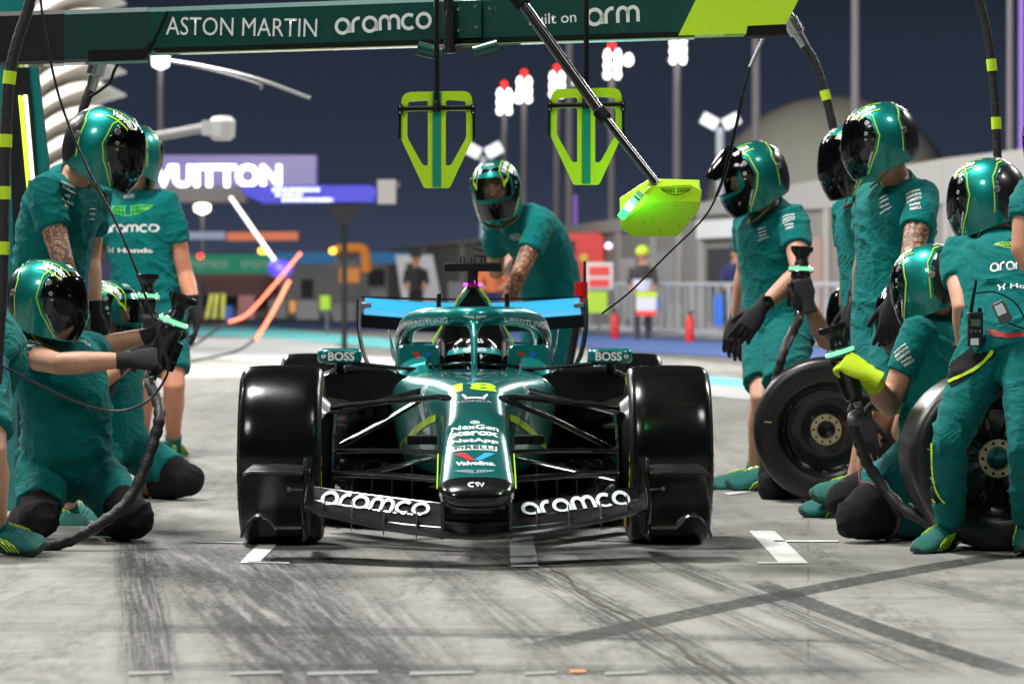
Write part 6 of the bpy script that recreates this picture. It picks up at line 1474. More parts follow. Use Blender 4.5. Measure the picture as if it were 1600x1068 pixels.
def strip(name, pts, wpx, m, bv, parent, off=.006):
    pts = spline([V((a, b_, 0)) for a, b_ in pts], 8); nw = max(2, int(wpx / 3) + 1); rows = []
    for i, q in enumerate(pts):
        t = (pts[min(i + 1, len(pts) - 1)] - pts[max(i - 1, 0)]).normalized(); nn = V((-t.y, t.x, 0)); row = []
        for j in range(nw):
            o = wpx * (j / (nw - 1) - .5); h, n, d = hit(bv, q.x + nn.x * o, q.y + nn.y * o); row.append(None if h is None else h + n * off)
        rows.append(row)
    vv = []; idx = {}; fs = []
    for i, r_ in enumerate(rows):
        for j, v in enumerate(r_):
            if v is not None: idx[i, j] = len(vv); vv.append(tuple(v))
    for i in range(len(rows) - 1):
        for j in range(nw - 1):
            q = ((i, j), (i, j + 1), (i + 1, j + 1), (i + 1, j))
            if all(k_ in idx for k_ in q) and max((V(vv[idx[a_]]) - V(vv[idx[b_]])).length for a_ in q for b_ in q) < .12: fs.append(tuple(idx[k_] for k_ in q))
    me = bpy.data.meshes.new(name); me.from_pydata(vv, [], fs); setmats(me, m); smooth(me, 180); return link(name, me, parent)
strip('black_panel', [(1545, 540), (1520, 562), (1496, 580), (1478, 590)], 34, DKFAB, bv, p['trousers'], .003)
strip('lime_piping', [(1554, 525), (1548, 552), (1525, 575), (1500, 588), (1483, 596)], 5, LIMEC, bv, p['trousers'], .006)
strip('black_panel', [(1452, 688), (1452, 720), (1453, 750), (1459, 772), (1468, 784)], 11, DKFAB, bv, p['trousers'], .004)
for dx in (-7, 7): strip('lime_piping', [(1452 + dx * .8, 688), (1452 + dx * .8, 720), (1453 + dx, 750), (1460 + dx, 772), (1470 + dx, 784)], 2.6, LIMEC, bv, p['trousers'], .006)
strip('belt', [(1545, 520), (1570, 524), (1600, 522)], 9, mat('red_belt', (.5, .02, .02), .5), bv, p['trousers'], .012)
# --- elbow at the right edge
p = person('crew member cut off by the right edge, bare elbow and sleeve in view', -150, (1680, 540, 12.3), (1668, 285, 12.3), (1660, 220, 12.3), (-.4, .9, -.1),
    {'L': ((1597, 388, 12.15), (1650, 470, 12.1), 'relaxed'), 'R': ((1750, 400, 1), (1750, 480, 1), 'relaxed')},
    {'L': ((1660, 700, -1), (1662, 860, 1), (-.3, -.9, 0)), 'R': ((1710, 700, -1), (1712, 860, 1), (-.2, -.9, 0))}, k=1.0, sk='tan', bottoms='trousers', seed=131, hem=.45)
# --- kneeling behind the nearer loose wheel, arm raised with a gun
p = person('kneeling crew member behind the loose wheel on the right, arm raising a wheel gun', -70, (1330, 690, 16.75), (1352, 545, 16.75), (1344, 488, 16.65), (-.93, -.3, -.1),
    {'L': ((1290, 532, -1), (1262, 470, -1), 'grip', (-.25, .1, 1), (.3, -1, 0)), 'R': ((1330, 560, 1), (1275, 510, -1), 'grip', (-.9, 0, .4), (0, -.8, .5))},
    {'L': ((1214, 758, 16.25), (1300, 775, 16.6), (.9, .4, 0)), 'R': ((1250, 745, 16.9), (1330, 765, 17.1), (.9, .4, 0))}, k=1.02, sk='fair', pads=True, seed=141)
g7 = grip_at(p, 'L'); print('R7', g7)
wheel_gun('wheel gun held high behind the loose wheel on the right', at(1250, 452, g7.y), (.05, 0, 1), (-.5, .8, 0), [at(1226, 545, 16.2), at(1214, 590, 16.2), at(1204, 640, 16.25), at(1196, 700, 16.5), at(1190, 760, 16.9)], .98)
# --- driver
dm = thing('person', CM @ V((-.0, 1.5, .35)), 'driver in the cockpit wearing a black helmet with white lettering', 'person', rot=(0, 0, 0))
dh = at(742, 579, 15.06)
b = MB(); b.loft([[(dh.x + w * math.cos(a), dh.y + .05 + d * math.sin(a), z) for a in [2 * math.pi * j / 20 for j in range(20)]] for z, w, d in ((.36, .16, .12), (.5, .17, .12), (.57, .14, .1), (.6, .07, .07), (.66, .065, .065), (.74, .07, .08))])
me = remesh(b.v, b.f, .012, 4); me.materials.append(skin('fair')); smooth(me, 180); link('body', me, dm)
b = MB(); b.loft([[(dh.x + w * math.cos(a), dh.y + .05 + d * math.sin(a), z) for a in [2 * math.pi * j / 20 for j in range(20)]] for z, w, d in ((.35, .175, .135), (.5, .185, .135), (.57, .16, .115), (.615, .085, .085))])
me = remesh(b.v, b.f, .012, 4); folds(me, .006, 18, 5); me.materials.append(TROUS); smooth(me, 180); link('race_suit', me, dm)
hh = helmet(dm, dh, (0, -1, .05), (0, 0, 1), 1.08, 'dark', BLACKG, plain=True)
def hpart(name, g2, m, off): 
    mm = MB(); mm.add(*h_map(g2, 1, off)); me = mm.mesh(name, m, 180, fix=False); o = bpy.data.objects.new(name, me); COL.objects.link(o); o.parent = hh; return o
hpart('visor_strip', strokes2d([[(A(a), .040 + .012 * math.cos(R(a))) for a in range(-70, 71, 7)]], .016), mat('teal_visor_strip', (.02, .30, .30), .3), .0075)
hpart('brow_lettering', fit(round_word('aramco'), .112, 0, .088), WHITE, .0035)
hpart('strip_lettering', fit(text2d('ASTON  MARTIN', .02), .11, 0, .052), WHITE, .0085)
hpart('side_mark', merge2d([moved(strokes2d([[(-.5, -.5), (.5, .5)], [(-.5, .5), (.5, -.5)], [(-.5, 0), (.5, 0)]], .3), .024, A(s * 62), .088) for s in (-1, 1)]), WHITE, .003)
# ================================================================== PIT GANTRY over the box, boards, hoses, loose wheels, door panel
def BY(px): return .93 * F_PX / (445 - (82 - (px - 260) * .0305))
def bp(px, z, dy=0): Y = BY(px) + dy; return V(((px - PX0) / F_PX * Y, Y, z))
GREENB = mat('boom_green', (.002, .060, .050), .35, .2, coat=.6); BOOMB = mat('boom_black', (.006, .007, .007), .4, coat=.3)
boom = thing('pit_gantry', V((at(700, 0, 13.1).x, 13.15, 0)), 'dark green pit gantry boom with sponsor lettering and lime right end overhead', 'gantry')
Z0, Z1 = 1.955, 2.14
def bsec(px, z0=Z0, z1=Z1, d=.16): return [bp(px, z0 + .012, 0), bp(px, z1 - .02, 0), bp(px, z1, .03), bp(px, z1, d), bp(px, z0, d), bp(px, z0, .012)]
b = MB(); b.loft([bsec(px) for px in (232, 480, 760, 1085)]); bm_ = b.build('boom_beam', GREENB, boom, ang=30); BB = bvh_of(bm_.data)
b = MB(); b.loft([bsec(px, Z0 - .03, Z1 + .005, .2) for px in (-60, 100)]); b.build('boom_root', BOOMB, boom, ang=30)
b = MB(); b.loft([bsec(px, Z0 - .028, Z1 + .002, .18) for px in (100, 231)]); b.build('boom_joint', mat('boom_dark_green', (.002, .035, .03), .4, coat=.4), boom, ang=30)
b = MB(); b.loft([[bp(px, z, -.012), bp(px, z + .045, -.012), bp(px, z + .045, .0), bp(px, z, 0)] for px, z in ((138, Z0 - .028), (225, Z0 - .028), (234, Z0 + .0))]); b.build('joint_cover', BLACKM, boom)
b = MB(); b.loft([[bp(px, z, dy) for z, dy in ((Z0 + .012, -.006), (Z1 + .003, -.006), (Z1 + .003, .15), (Z0, .15))] for px in (1085, 1240)])
e_ = b.v; 
# slanted lime end: shear the left edge like the painted diagonal
me = bpy.data.meshes.new('lime_end'); q = [bp(1060, Z0 + .005, -.008), bp(1098, Z1 + .003, -.008), bp(1262, Z1 + .003, -.008), bp(1228, Z0 + .035, -.008), bp(1168, Z0 + .033, -.008), bp(1166, Z0 + .005, -.008)]
b = MB(); k = [(p, p + V((0, .16, 0))) for p in q]; tri = tessellate_polygon([[V((p.x, p.z, 0)) for p in q]]); n_ = len(q)
b.add([p for p, _ in k] + [p for _, p in k], [tuple(t) for t in tri] + [tuple(i + n_ for i in t) for t in tri] + [(i, (i + 1) % n_, (i + 1) % n_ + n_, i + n_) for i in range(n_)]); b.build('lime_end', LIME, boom, ang=30)
b = MB(); b.loft([[bp(px, z, dy) for z, dy in ((Z0 - .004, -.004), (zt, -.004), (zt, .15), (Z0 - .004, .15))] for px, zt in ((1166.5, Z0 + .032), (1222, Z0 + .032), (1229, Z0 + .034))]); b.build('end_foot', BLACKM, boom)
b = MB(); b.loft([[bp(px, z, dy) for z, dy in ((Z0 - .004, .0), (Z0 - .001, .0), (Z0 - .001, .012), (Z0 - .004, .012))] for px in (245, 700, 1160)]); b.build('lime_underline', mat('lime_line_dull', (.30, .48, .12), .5), boom)
b = MB(); b.loft([[bp(px, z, dy) for z, dy in ((Z0 + .006, -.003), (Z0 + .02, -.003), (Z0 + .02, .0), (Z0 + .006, 0))] for px in (240, 700, 1060)]); b.build('black_border', BLACKM, boom)
b = MB(); b.bar(bp(233, Z0 + .01, -.004), bp(262, Z1 - .02, -.004), .006, .008); b.build('panel_gap', BLACKM, boom)
BPR = mat('boom_print', (.72, .76, .76), .5)
ROT = 1.75
for w, px, py, wpx, hpx in ((text2d('ASTON MARTIN', .0), 377, 42, 236, 28), (round_word('aramco'), 599, 37, 152, 27), (text2d('built on', .01), 864, 29, 74, 17), (round_word('arm'), 958, 25, 84, 29)):
    print_on(BB, bm_, 'boom_lettering', w, px, py, wpx, BPR, ROT, hpx, off=.004)
# centre mechanism
b = MB(); b.tube([bp(700, Z0 + .19, -.05), bp(703, Z0 - .04, -.05)], .022, 10); b.box(bp(702, Z0 + .05, -.04), (.03, .06, .14)); b.tube([bp(675, Z0 - .02, -.04), bp(762, Z0 - .02, -.04)], .012, 8)
mech = b.build('hanger_block', BOOMB, boom, bevel=.003)
for px, s in ((672, -1), (758, 1)):
    b = MB(); M = Matrix.Translation(bp(px, Z0 - .03, -.06)) @ Matrix.Rotation(R(75 * s), 4, 'Y'); b.lathe([(.026, -.045), (.028, .03), (.028, .05), (.022, .05), (.02, .02), (.001, .02)], 18, M); b.build('spot_projector', GREENB, mech)
b = MB(); b.loft([[bp(px, z, dy) for z, dy in ((Z0 + .02, -.02), (Z1 - .02, -.02), (Z1 - .02, .0), (Z0 + .02, 0))] for px in (707, 752)]); b.build('bracket_plate', GREENB, boom, bevel=.003)
b = MB()
for px, z in ((716, .05), (716, .13), (744, .06), (742, .14), (765, .13)): b.lathe([(.001, -.004), (.006, -.003), (.006, .003), (.001, .004)], 8, Matrix.Translation(bp(px, Z0 + z, -.024)) @ Matrix.Rotation(R(90), 4, 'X'))
b.build('bolt_set', STEEL, boom)

# ------------------------------------------------------------------ hanging stop boards
def plate(outer, holes, d, Mx):
    """flat plate with holes, thickness d"""
    vs2 = []; b = MB(); loops = [outer] + holes
    pts = []; ed = []
    for L_ in loops: o = len(pts); pts += [V(p) for p in L_]; ed += [(o + i, o + (i + 1) % len(L_)) for i in range(len(L_))]
    r = delaunay_2d_cdt(pts, ed, [], 0, 1e-7)
    def ins(q, pl):
        c = False
        for i in range(len(pl)):
            a, e = pl[i], pl[i - 1]
            if (a[1] > q[1]) != (e[1] > q[1]) and q[0] < (e[0] - a[0]) * (q[1] - a[1]) / (e[1] - a[1]) + a[0]: c = not c
        return c
    vv = [tuple(v) for v in r[0]]; n = len(vv); fs = []
    for f in r[2]:
        c = (sum(vv[i][0] for i in f) / len(f), sum(vv[i][1] for i in f) / len(f))
        if ins(c, outer) and not any(ins(c, h) for h in holes): fs.append(tuple(f))
    F = [f for f in fs] + [tuple(i + n for i in reversed(f)) for f in fs]
    cnt = {}
    for f in fs:
        for i in range(len(f)): e = (f[i], f[(i + 1) % len(f)]); cnt[e] = 1
    F += [(a, e, e + n, a + n) for a, e in cnt if (e, a) not in cnt]
    b.add([(x, y, 0) for x, y in vv] + [(x, y, d) for x, y in vv], F, Mx); return b
def rounded(pts, r, n=4):
    out = []
    for i in range(len(pts)):
        p = V(pts[i]); a = V(pts[i - 1]); c = V(pts[(i + 1) % len(pts)]); u_ = (a - p); v_ = (c - p); rr = min(r[i] if isinstance(r, (list, tuple)) else r, u_.length * .45, v_.length * .45); p0 = p + u_.normalized() * rr; p1 = p + v_.normalized() * rr
        for j in range(n + 1):
            t = j / n; out.append(tuple(p0 * (1 - t) ** 2 + p * 2 * t * (1 - t) + p1 * t * t))
    return out
BYD = 12.6; S_ = BYD / F_PX
for px, py, lab in ((682.5, 143, 'lime arrow-shaped stop board hanging left of the boom pole'), (916, 138, 'lime arrow-shaped stop board hanging behind the boom pole')):
    c = at(px, py, BYD); root = thing('stop_board', c, lab, 'stop board', 'lime stop boards hanging from the gantry')
    def q(x, y): return (x * S_, -y * S_)
    outer = rounded([q(-55, 1), q(55, -1), q(57, 72), q(20, 151), q(-20, 151), q(-57, 72)], [16 * S_, 16 * S_, 6 * S_, 4 * S_, 4 * S_, 6 * S_])
    hl = [rounded([q(-45, 16), q(-14, 14), q(-14, 24), q(-45, 25)], 8 * S_), rounded([q(45, 15), q(14, 13), q(14, 24), q(45, 25)], 8 * S_),
          rounded([q(-46, 31), q(-14, 30), q(-14, 116), q(-22, 115), q(-46, 72)], 5 * S_), rounded([q(46, 30), q(14, 30), q(14, 116), q(22, 115), q(46, 72)], 5 * S_)]
    Mx = Matrix(((1, 0, 0, 0), (0, 0, 1, 0), (0, 1, 0, 0), (0, 0, 0, 1)))
    bd = plate(outer, hl, .012, Mx).build('board_plate', LIME, root, True, 30)
    b = plate([(x * 1.012, y * 1.006 + .001) for x, y in outer], [], .004, Matrix.Translation((0, .004, 0)) @ Mx) if False else MB(); b.box((0, -.002, -75 * S_), (13 * S_, .004, 148 * S_)); b.build('teal_stripe', mat('board_teal', (.01, .25, .16), .4), root, True)
    b = MB(); b.tube([(-57 * S_, -.008, -27 * S_), (57 * S_, -.008, -25 * S_)], 3.6 * S_, 10); b.build('cross_bar', BLACKM, root, True)
    for s in (-1, 1):
        b = MB(); b.box((s * 57 * S_, -.006, -28 * S_), (7 * S_, .02, 15 * S_)); b.bar((s * 57.5 * S_, -.002, -34 * S_), (s * 58 * S_, -.002, -74 * S_), 4 * S_, .012, (0, 1, 0)); cb_ = b.build('edge_clamp', BLACKM, root, True)
        b = MB()
        for z in (-23, -33): b.lathe([(.001, -.004), (2 * S_, -.003), (2 * S_, .003), (.001, .004)], 8, Matrix.Translation((s * 57 * S_, -.018, z * S_)) @ Matrix.Rotation(R(90), 4, 'X'))
        b.build('bolt_pair', STEEL, cb_, True)
    b = MB(); b.tube([(0, -.012, -22 * S_), (0, -.012, .0), (0, -.012, (py + 25) * S_)], 4.2 * S_, 10); b.lathe([(6 * S_, -32 * S_), (6 * S_, -18 * S_), (4.4 * S_, -14 * S_)], 12, Matrix.Translation((0, -.012, 0))); b.build('hanging_rod', CARBONM, root, True)

# ------------------------------------------------------------------ boom pole with lime signal light
pole = thing('signal_light', at(815, 5, 12.3), 'lime signal light box on slanting carbon pole, green lamp lit', 'signal light')
P0, P1, P2 = at(806, -8, 12.45), at(940, 178, 12.3), at(1026, 287, 12.22)
b = MB(); b.tube([P0, P1], 8.6 / F_PX * 12.3, 14); b.build('upper_tube', CARBON, pole); b = MB(); b.tube([P1, P2], 6.6 / F_PX * 12.3, 14); b.build('lower_tube', CARBON, pole)
b = MB(); d = (P2 - P1).normalized(); b.tube([P1 - d * .02, P1 - d * .018, P1 + d * .025, P1 + d * .03], [.022, .026, .026, .02], 16); b.tube([P0 - d * .0, P0 + d * .05], .032, 14); b.bar(P0 + V((-.06, 0, .02)), P0 + V((.06, 0, .01)), .05, .03); b.build('clamp', BLACKM, pole, bevel=.002)
fr = [(1013, 292), (1030, 288), (1080, 288), (1094, 293), (1098, 300)]
top = [at(x, y, 12.2) for x, y in ((1006, 300), (1014, 291), (1082, 288), (1097, 297), (1095, 316), (1014, 314))]
def tilt(x, y): return at(x, y, 12.2 + max(0, (y - 315)) / 55 * .32)
und = [tilt(x, y) for x, y in ((1014, 315), (1095, 317), (1092, 330), (1068, 361), (1058, 370), (987, 370), (970, 358), (969, 344))]
b = MB(); n_ = len(und); bk = V((0, .05, .085))
b.add([*und, *[p + bk for p in und]], [tuple(t) for t in tessellate_polygon([und])] + [tuple(i + n_ for i in t) for t in tessellate_polygon([und])] + [(i, (i + 1) % n_, (i + 1) % n_ + n_, i + n_) for i in range(n_)])
LB = mat('lime_shell', (.50, .78, .01), .45, coat=.2)
pad = b.build('light_box', LB, pole, ang=30, bevel=.006)
b = MB(); n_ = len(top); bk = V((0, .06, .0)); b.add([*top, *[p + bk for p in top]], [tuple(t) for t in tessellate_polygon([top])] + [tuple(i + n_ for i in t) for t in tessellate_polygon([top])] + [(i, (i + 1) % n_, (i + 1) % n_ + n_, i + n_) for i in range(n_)])
hd = b.build('light_box_rim', LB, pole, ang=30, bevel=.004)
decal('winged_badge', fit(wings2d(), 48 / F_PX * 12.2, sy=1.0), frame(at(1056, 299, 12.185), (1, 0, 0), (0, 0, 1)), BLACKM, hd)
b = MB()
for x, y in ((1022, 322), (1055, 321), (1085, 323), (1020, 340), (1076, 340), (1005, 348), (1060, 352), (1030, 360), (1045, 346)): p = tilt(x, y); b.lathe([(.0008, -.003), (.0022, -.002), (.0022, .002), (.0008, .003)], 8, Matrix.Translation(p) @ Matrix.Rotation(R(60), 4, 'X'))
b.build('screw_set', BLACKM, pad)
GL = emis('signal_green', (.04, 1.0, .16), 2.6)
for (x0, y0), (x1, y1), m in (((975, 338), (983, 327), GL), ((984, 326), (990, 318), emis('signal_white', (.42, 1, .50), 2)), ((992, 317), (998, 309), mat('lens_grey', (.3, .34, .3), .3)), ((999, 308), (1005, 301), mat('lens_grey', (.3, .34, .3), .3))):
    b = MB(); b.bar(tilt(x0, y0) + V((-.008, -.01, 0)), tilt(x1, y1) + V((-.008, -.01, 0)), .03, .02, (0, 1, 0)); b.build('signal_lens', m, pole, bevel=.003)
gl = bpy.data.lights.new('signal_glow', 'POINT'); gl.energy = 2.2; gl.color = (.1, 1, .3); gl.shadow_soft_size = .03; go = bpy.data.objects.new('signal_glow', gl); COL.objects.link(go); go.location = at(966, 335, 12.15); go.parent = pole; go.location = at(966, 335, 12.15) - pole.location

# ------------------------------------------------------------------ hanging hoses and leads
HOSE = mat('wrapped_hose', (.010, .010, .011), .5); BAND = mat('lime_tape', (.55, .80, .02), .5)
def hose(name, label, pts, Y, wpx, m=HOSE, bands=(), fit_=None, cat='hose', group=None, n=8, coil=None):
    P3 = [at(p[0], p[1], p[2] if len(p) > 2 else Y) for p in pts]; S3 = spline(P3, n); b = MB(); r = wpx / F_PX * Y / 2
    b.tube(S3, [r * (1 + .05 * math.sin(i * 2.3)) for i in range(len(S3))], 10); root = tag(b.build(name, m, ang=60), label, cat, group)
    for y in bands:
        i = min(range(len(S3) - 1), key=lambda j: abs((445 - (S3[j].z - CAM_Z) * F_PX / S3[j].y) - y)); d = (S3[i + 1] - S3[i]).normalized(); c = S3[i]; hw = .024
        b = MB(); b.tube([c - d * hw, c + d * hw], r * 1.12, 12); b.build('lime_band', BAND, root)
    if fit_:
        c = S3[0]; d = (S3[2] - S3[0]).normalized(); b = MB(); b.tube([c - d * .06, c - d * .03, c - d * .028, c + d * .05, c + d * .055, c + d * .12], [r * 1.5, r * 1.5, r * 1.9, r * 1.8, r * 1.2, r * 1.1], 10); b.build('hose_fitting', STEEL, root)
    if coil:
        b = MB(); i0, i1 = coil; pp = S3[i0:i1]; out = []; m_ = 10
        for i in range(len(pp) - 1):
            d = (pp[i + 1] - pp[i]).normalized(); u_ = d.cross(V((0, 1, 0))).normalized(); v_ = d.cross(u_)
            for j in range(m_): a = 2 * math.pi * (j / m_) * 2; out.append(pp[i].lerp(pp[i + 1], j / m_) + (u_ * math.cos(a) + v_ * math.sin(a)) * r * 1.6)
        b.tube(out, r * .7, 5); b.build('coil', BLACKM, root)
    return root
hose('air_hose', 'thick black hose with lime bands hanging at the far left edge', [(52, -20), (42, 20), (24, 75), (14, 130), (9, 220), (6, 330), (3, 450), (-6, 600)], 12.4, 18, HOSE, (123, 215, 305, 390), None, 'hose', 'air hoses with lime bands')
hose('air_hose', 'black hose hanging behind the leaning man on the left', [(153, 100), (147, 122), (132, 165), (122, 205), (114, 260)], 14.6, 15, HOSE, (), True, 'hose', 'air hoses with lime bands')
hose('lead', 'short black lead beside the hose behind the leaning man', [(186, 96), (178, 112), (172, 128), (158, 140), (140, 152)], 14.5, 5, BLACKM, (), None, 'cable')
hose('air_hose', 'banded black hose running down behind the pair on the right', [(1238, 38), (1258, 72), (1272, 95), (1286, 135), (1302, 200), (1322, 300), (1334, 380), (1340, 450)], 16.3, 14, HOSE, (148, 304, 380), True, 'hose', 'air hoses with lime bands')
hose('air_hose', 'banded black hose hanging over the far-right crew member', [(1524, -20), (1538, 30), (1547, 80), (1553, 140), (1557, 200), (1559, 262)], 13.5, 14, HOSE, (100, 190), None, 'hose', 'air hoses with lime bands')
hose('lead', 'thin black lead looping across the crew on the left', [(62, -10), (72, 60), (95, 160), (135, 260), (180, 345), (212, 420), (240, 500), (262, 565), (256, 595), (228, 628), (180, 642), (120, 628), (60, 600), (0, 570), (-40, 548)], 12.7, 4, mat('lead_black', (.012, .012, .013), .35), (), None, 'cable')
hose('coiled_lead', 'thin coiled lead hanging from the boom end, running down across the pit wall', [(1194, 55), (1172, 105), (1160, 150), (1152, 190), (1140, 240), (1126, 290), (1100, 340), (1040, 400), (985, 455), (940, 490)], 13.6, 3.2, BLACKM, (), None, 'cable', None, 8, (16, 44))
b = MB(); b.tube([at(1194, 57, 13.59), at(1172, 105, 13.59)], .008, 8); tag(b.build('lead_tube', GREYM), 'grey stiff tube at the top of the coiled lead', 'tube')

# ------------------------------------------------------------------ loose wheels
def loose_wheel(label, px, py, Y, k, yaw, wk, spokes, tilt_=0):
    c = at(px, py, Y); c.z = .3545 * k; root = thing('spare_wheel_assembly', V((c.x, c.y, 0)), label, 'wheel', 'loose wheels ready to be fitted', (0, 0, R(yaw)))
    Mz = Matrix.Translation((0, 0, .3545 * k)) @ Matrix.Scale(k, 4) @ Matrix.Rotation(R(tilt_), 4, 'X') @ Matrix.Rotation(R(90), 4, 'X')   # lathe axis -> -y (towards the viewer)
    b = MB(); b.lathe([(r, x * wk) for r, x in ([(q[0], -q[1]) for q in TP] + [(q[0], q[1]) for q in reversed(TP)])], 80, Mz, cap=False); ty = b.build('tyre', TYREW, root, True, 60)
    z = .135 * wk; b = MB()
    b.lathe([(.236, z), (.240, z + .006), (.232, z + .008), (.226, z - .004), (.214, z - .012), (.205, z - .03), (.202, z - .06), (.19, z - .085), (.10, z - .10), (.055, z - .085), (.05, z - .085), (.048, z - .2), (.2, z - .2)], 64, Mz, cap=False)
    rim = b.build('rim', mat('rim_black', (.005, .005, .0055), .25, .2, coat=.5), root, True, 35)
    if spokes:
        for i in range(spokes):
            b = MB(); a = 2 * math.pi * i / spokes; M = Mz @ Matrix.Rotation(a, 4, 'Z')
            b.loft([[(r, w, zz) for w, zz in ((-ww, z - d), (ww, z - d), (ww * .6, z - d + .014), (-ww * .6, z - d + .014))] for r, ww, d in ((.055, .016, .085), (.12, .013, .092), (.17, .018, .082), (.205, .036, .05))], M=M); b.build('spoke', rim.data.materials[0], rim, True, 40)
    else:
        for i in range(12):
            a = 2 * math.pi * i / 12; b = MB(); b.box((.205, 0, z - .035), (.012, .028, .02), Mz @ Matrix.Rotation(a, 4, 'Z')); b.build('rim_peg', rim.data.materials[0], rim, True, bevel=.003)
    b = MB(); b.lathe([(.042, z - .10), (.042, z - .075), (.047, z - .07), (.074, z - .07), (.077, z - .074), (.077, z - .09)], 40, Mz, cap=False); hb = b.build('hub_ring', GOLD, root, True, 30)
    b = MB()
    for i in range(10): a = 2 * math.pi * i / 10; b.lathe([(.001, .003), (.006, .002), (.006, -.003)], 8, Mz @ Matrix.Translation((.061 * math.cos(a), .061 * math.sin(a), z - .068)))
    b.build('hub_pin_set', BLACKM, hb, True)
    b = MB(); b.lathe([(.045, z - .085), (.043, z - .13), (.001, z - .14)], 28, Mz, cap=False); b.build('hub_bore', mat('bore_teal' if spokes else 'bore_dark', (.02, .20, .24) if spokes else (.02, .03, .03), .3, .5), hb, True)
    for a0, m in ((95, mat('chalk_yellow', (.55, .48, .2), .6)),):
        a = R(172); r0, r1 = .262, .298; b = MB(); b.bar(Mz @ V((r0 * math.cos(a), r0 * math.sin(a), .158 * wk)), Mz @ V((r1 * math.cos(a), r1 * math.sin(a), .161 * wk)), .003, .004); b.build('chalk_mark', m, ty, True)
    return root, Mz, ty
loose_wheel('loose wheel on the right with plain dark dish and pale hub ring', 1292, 672, 16.05, .97, -8, 1.0, 0)
r_, Mz, ty = loose_wheel('loose wheel with open spokes and gold hub ring behind the long teal trousers', 1553, 715, 13.2, 1.0, 4, 1.1, 10)
g = text2d('K60', .02); vs = []
for x, y in g[0]:
    r = .288 + y * .02; a = R(196) - x * .02 / .288; vs.append(tuple(Mz @ V((r * math.cos(a), r * math.sin(a), .1755))))
me = bpy.data.meshes.new('chalk_mark'); me.from_pydata(vs, [], g[1]); setmats(me, WHITE); link('chalk_mark', me, ty, True)

# ------------------------------------------------------------------ door panel at the left edge
dp = thing('door_panel', V((at(20, 400, 15.4).x, 15.4, 0)), 'teal and black garage door panel with lit lime and white strips, left edge', 'door')
def dslab(name, px, y0, y1, m, par=dp):
    pts = [at(a, c_, 15.4) for a, c_ in px]; b = MB(); b.prism([(p.x, p.z) for p in pts], y0, y1, Matrix(((1, 0, 0, 0), (0, 0, 1, 0), (0, 1, 0, 0), (0, 0, 0, 1)))); return b.build(name, m, par, bevel=.002)
TP_ = mat('panel_teal', (.004, .16, .15), .3, coat=.7, nvar=.1, nscale=2)
dslab('teal_leaf', [(-60, -20), (44, -20), (57, 100), (80, 300), (90, 520), (95, 815), (-60, 815)], 15.4, 15.46, TP_)
dslab('black_leaf', [(10, 60), (40, 60), (52, 180), (62, 345), (70, 520), (74, 800), (30, 800), (26, 500), (18, 260)], 15.38, 15.395, mat('panel_black', (.008, .009, .010), .3, coat=.4))
dslab('lime_strip', [(30, 150), (36, 150), (54, 355), (49, 357)], 15.365, 15.378, emis('strip_lime', (.62, .95, .03), 1.3))
dslab('white_strip', [(38, 149), (44, 149), (61, 343), (55, 346)], 15.365, 15.378, emis('strip_white', (1, 1, .82), 1.6))

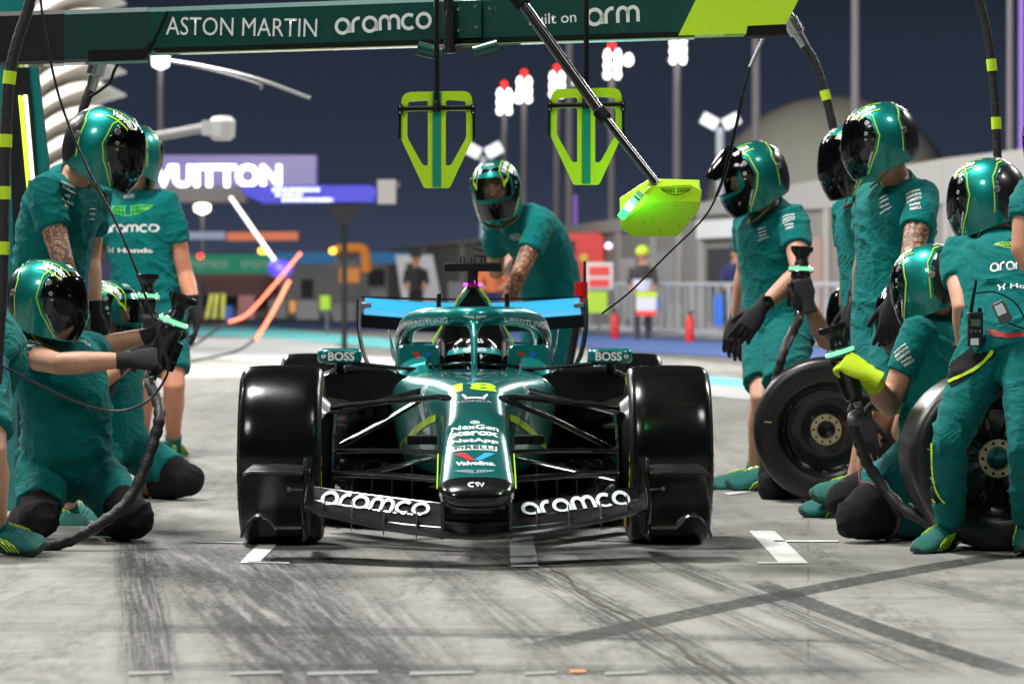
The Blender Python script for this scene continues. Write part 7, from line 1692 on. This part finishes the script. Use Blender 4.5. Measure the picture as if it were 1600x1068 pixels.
# ------------------------------------------------------------------ distant marshal and people at the wall (small)
def bystander(px, py_foot, Y, h, label, top, legs, hat, vest=None, lean=0):
    x = (px - PX0) / F_PX * Y; root = thing('person', V((x, Y, .02)), label, 'person', 'people at the pit wall'); k = h / 1.8
    b = MB()
    for s in (-1, 1): b.tube([V((x + s * .10, Y, .05)), V((x + s * .10, Y - .02, .5 * k)), V((x + s * .08, Y, .92 * k))], [.06, .07, .09], 10); b.tube([V((x + s * .10, Y + .05, .04)), V((x + s * .10, Y - .16, .04))], [.05, .045], 8)
    b.tube([V((x, Y, .88 * k)), V((x, Y, 1.1 * k)), V((x, Y, 1.38 * k)), V((x, Y, 1.48 * k))], [.15, .15, .19, .10], 14)
    for s in (-1, 1): b.tube([V((x + s * .19, Y, 1.40 * k)), V((x + s * .25, Y - .05, 1.12 * k)), V((x + s * .18, Y - .25, .98 * k)), V((x + s * .12, Y - .3, .97 * k))], [.07, .055, .045, .035], 10)
    b.tube([V((x, Y, 1.46 * k)), V((x, Y, 1.56 * k))], .06, 10); b.lathe([(.10 * math.cos(R(q)) + .001, .13 * math.sin(R(q))) for q in range(-90, 91, 15)], 14, Matrix.Translation((x, Y - .01, 1.67 * k)))
    me = remesh(b.v, b.f, .025, 3)
    for m_ in (skin('tan'), top, legs): me.materials.append(m_)
    for p in me.polygons:
        z = p.center.z / k; d = abs(p.center.x - x)
        p.material_index = 2 if z < .92 else (1 if z < 1.47 and not (d > .1 and p.center.y < Y - .17) else 0)
    smooth(me, 180); bd = link('body', me, root)
    b = MB(); b.lathe([(.125, -.02), (.13, .03), (.10, .10), (.04, .135), (.001, .14)], 16, Matrix.Translation((x, Y - .01, 1.70 * k))); b.build('cap', hat, root)
    if vest: b = MB(); b.tube([V((x, Y, .95 * k)), V((x, Y, 1.18 * k))], .205, 14); b.build('waistcoat', vest, root)
    return root
HV_ = mat('hi_vis_lime', (.55, .78, .03), .6); NAVY = mat('navy_cloth', (.015, .025, .10), .8); ORC = mat('orange_cloth', (.60, .15, .05), .8)
bystander(1004, 520, 63, 1.72, 'marshal in lime cap and dark jacket standing by the barriers', mat('dark_jacket', (.05, .04, .045), .8), mat('dark_trousers', (.04, .04, .05), .8), HV_, mat('white_blue_flag', (.6, .6, .8), .7))
b = MB(); a_ = at(1010, 475, 62.5); b.box(a_, (.38, .05, .26)); mf = tag(b.build('folded_flag', mat('flag_white', (.7, .7, .75), .7), bevel=.02), 'white flag with red and lime borders held by the marshal', 'flag')
b = MB(); b.box(a_ + V((0, -.002, -.17)), (.38, .05, .08)); b.build('red_border', mat('truck_red', (.62, .012, .012), .35), mf); b = MB(); b.box(a_ + V((0, -.002, .18)), (.4, .05, .09)); b.build('lime_border', HV_, mf); b = MB(); b.box(a_ + V((.21, -.003, 0)), (.05, .05, .22)); b.build('blue_border', BLUEP, mf)
bystander(1150, 500, 62, 1.75, 'bystander in navy clothes left of the doorway behind the raised visor', NAVY, NAVY, NAVY)
bystander(1168, 500, 62.6, 1.7, 'bystander in navy clothes right of the other beside the doorway', NAVY, NAVY, mat('white_cloth', (.6, .6, .62), .8))
bystander(650, 500, 74, 1.75, 'bystander in black by the white garage divider', mat('black_cloth', (.02, .02, .02), .8), mat('black_cloth', (.02, .02, .02), .8), mat('black_cloth', (.02, .02, .02), .8))
bystander(770, 500, 66, 1.75, 'bystander in orange top behind the roof camera of the car', ORC, NAVY, NAVY)
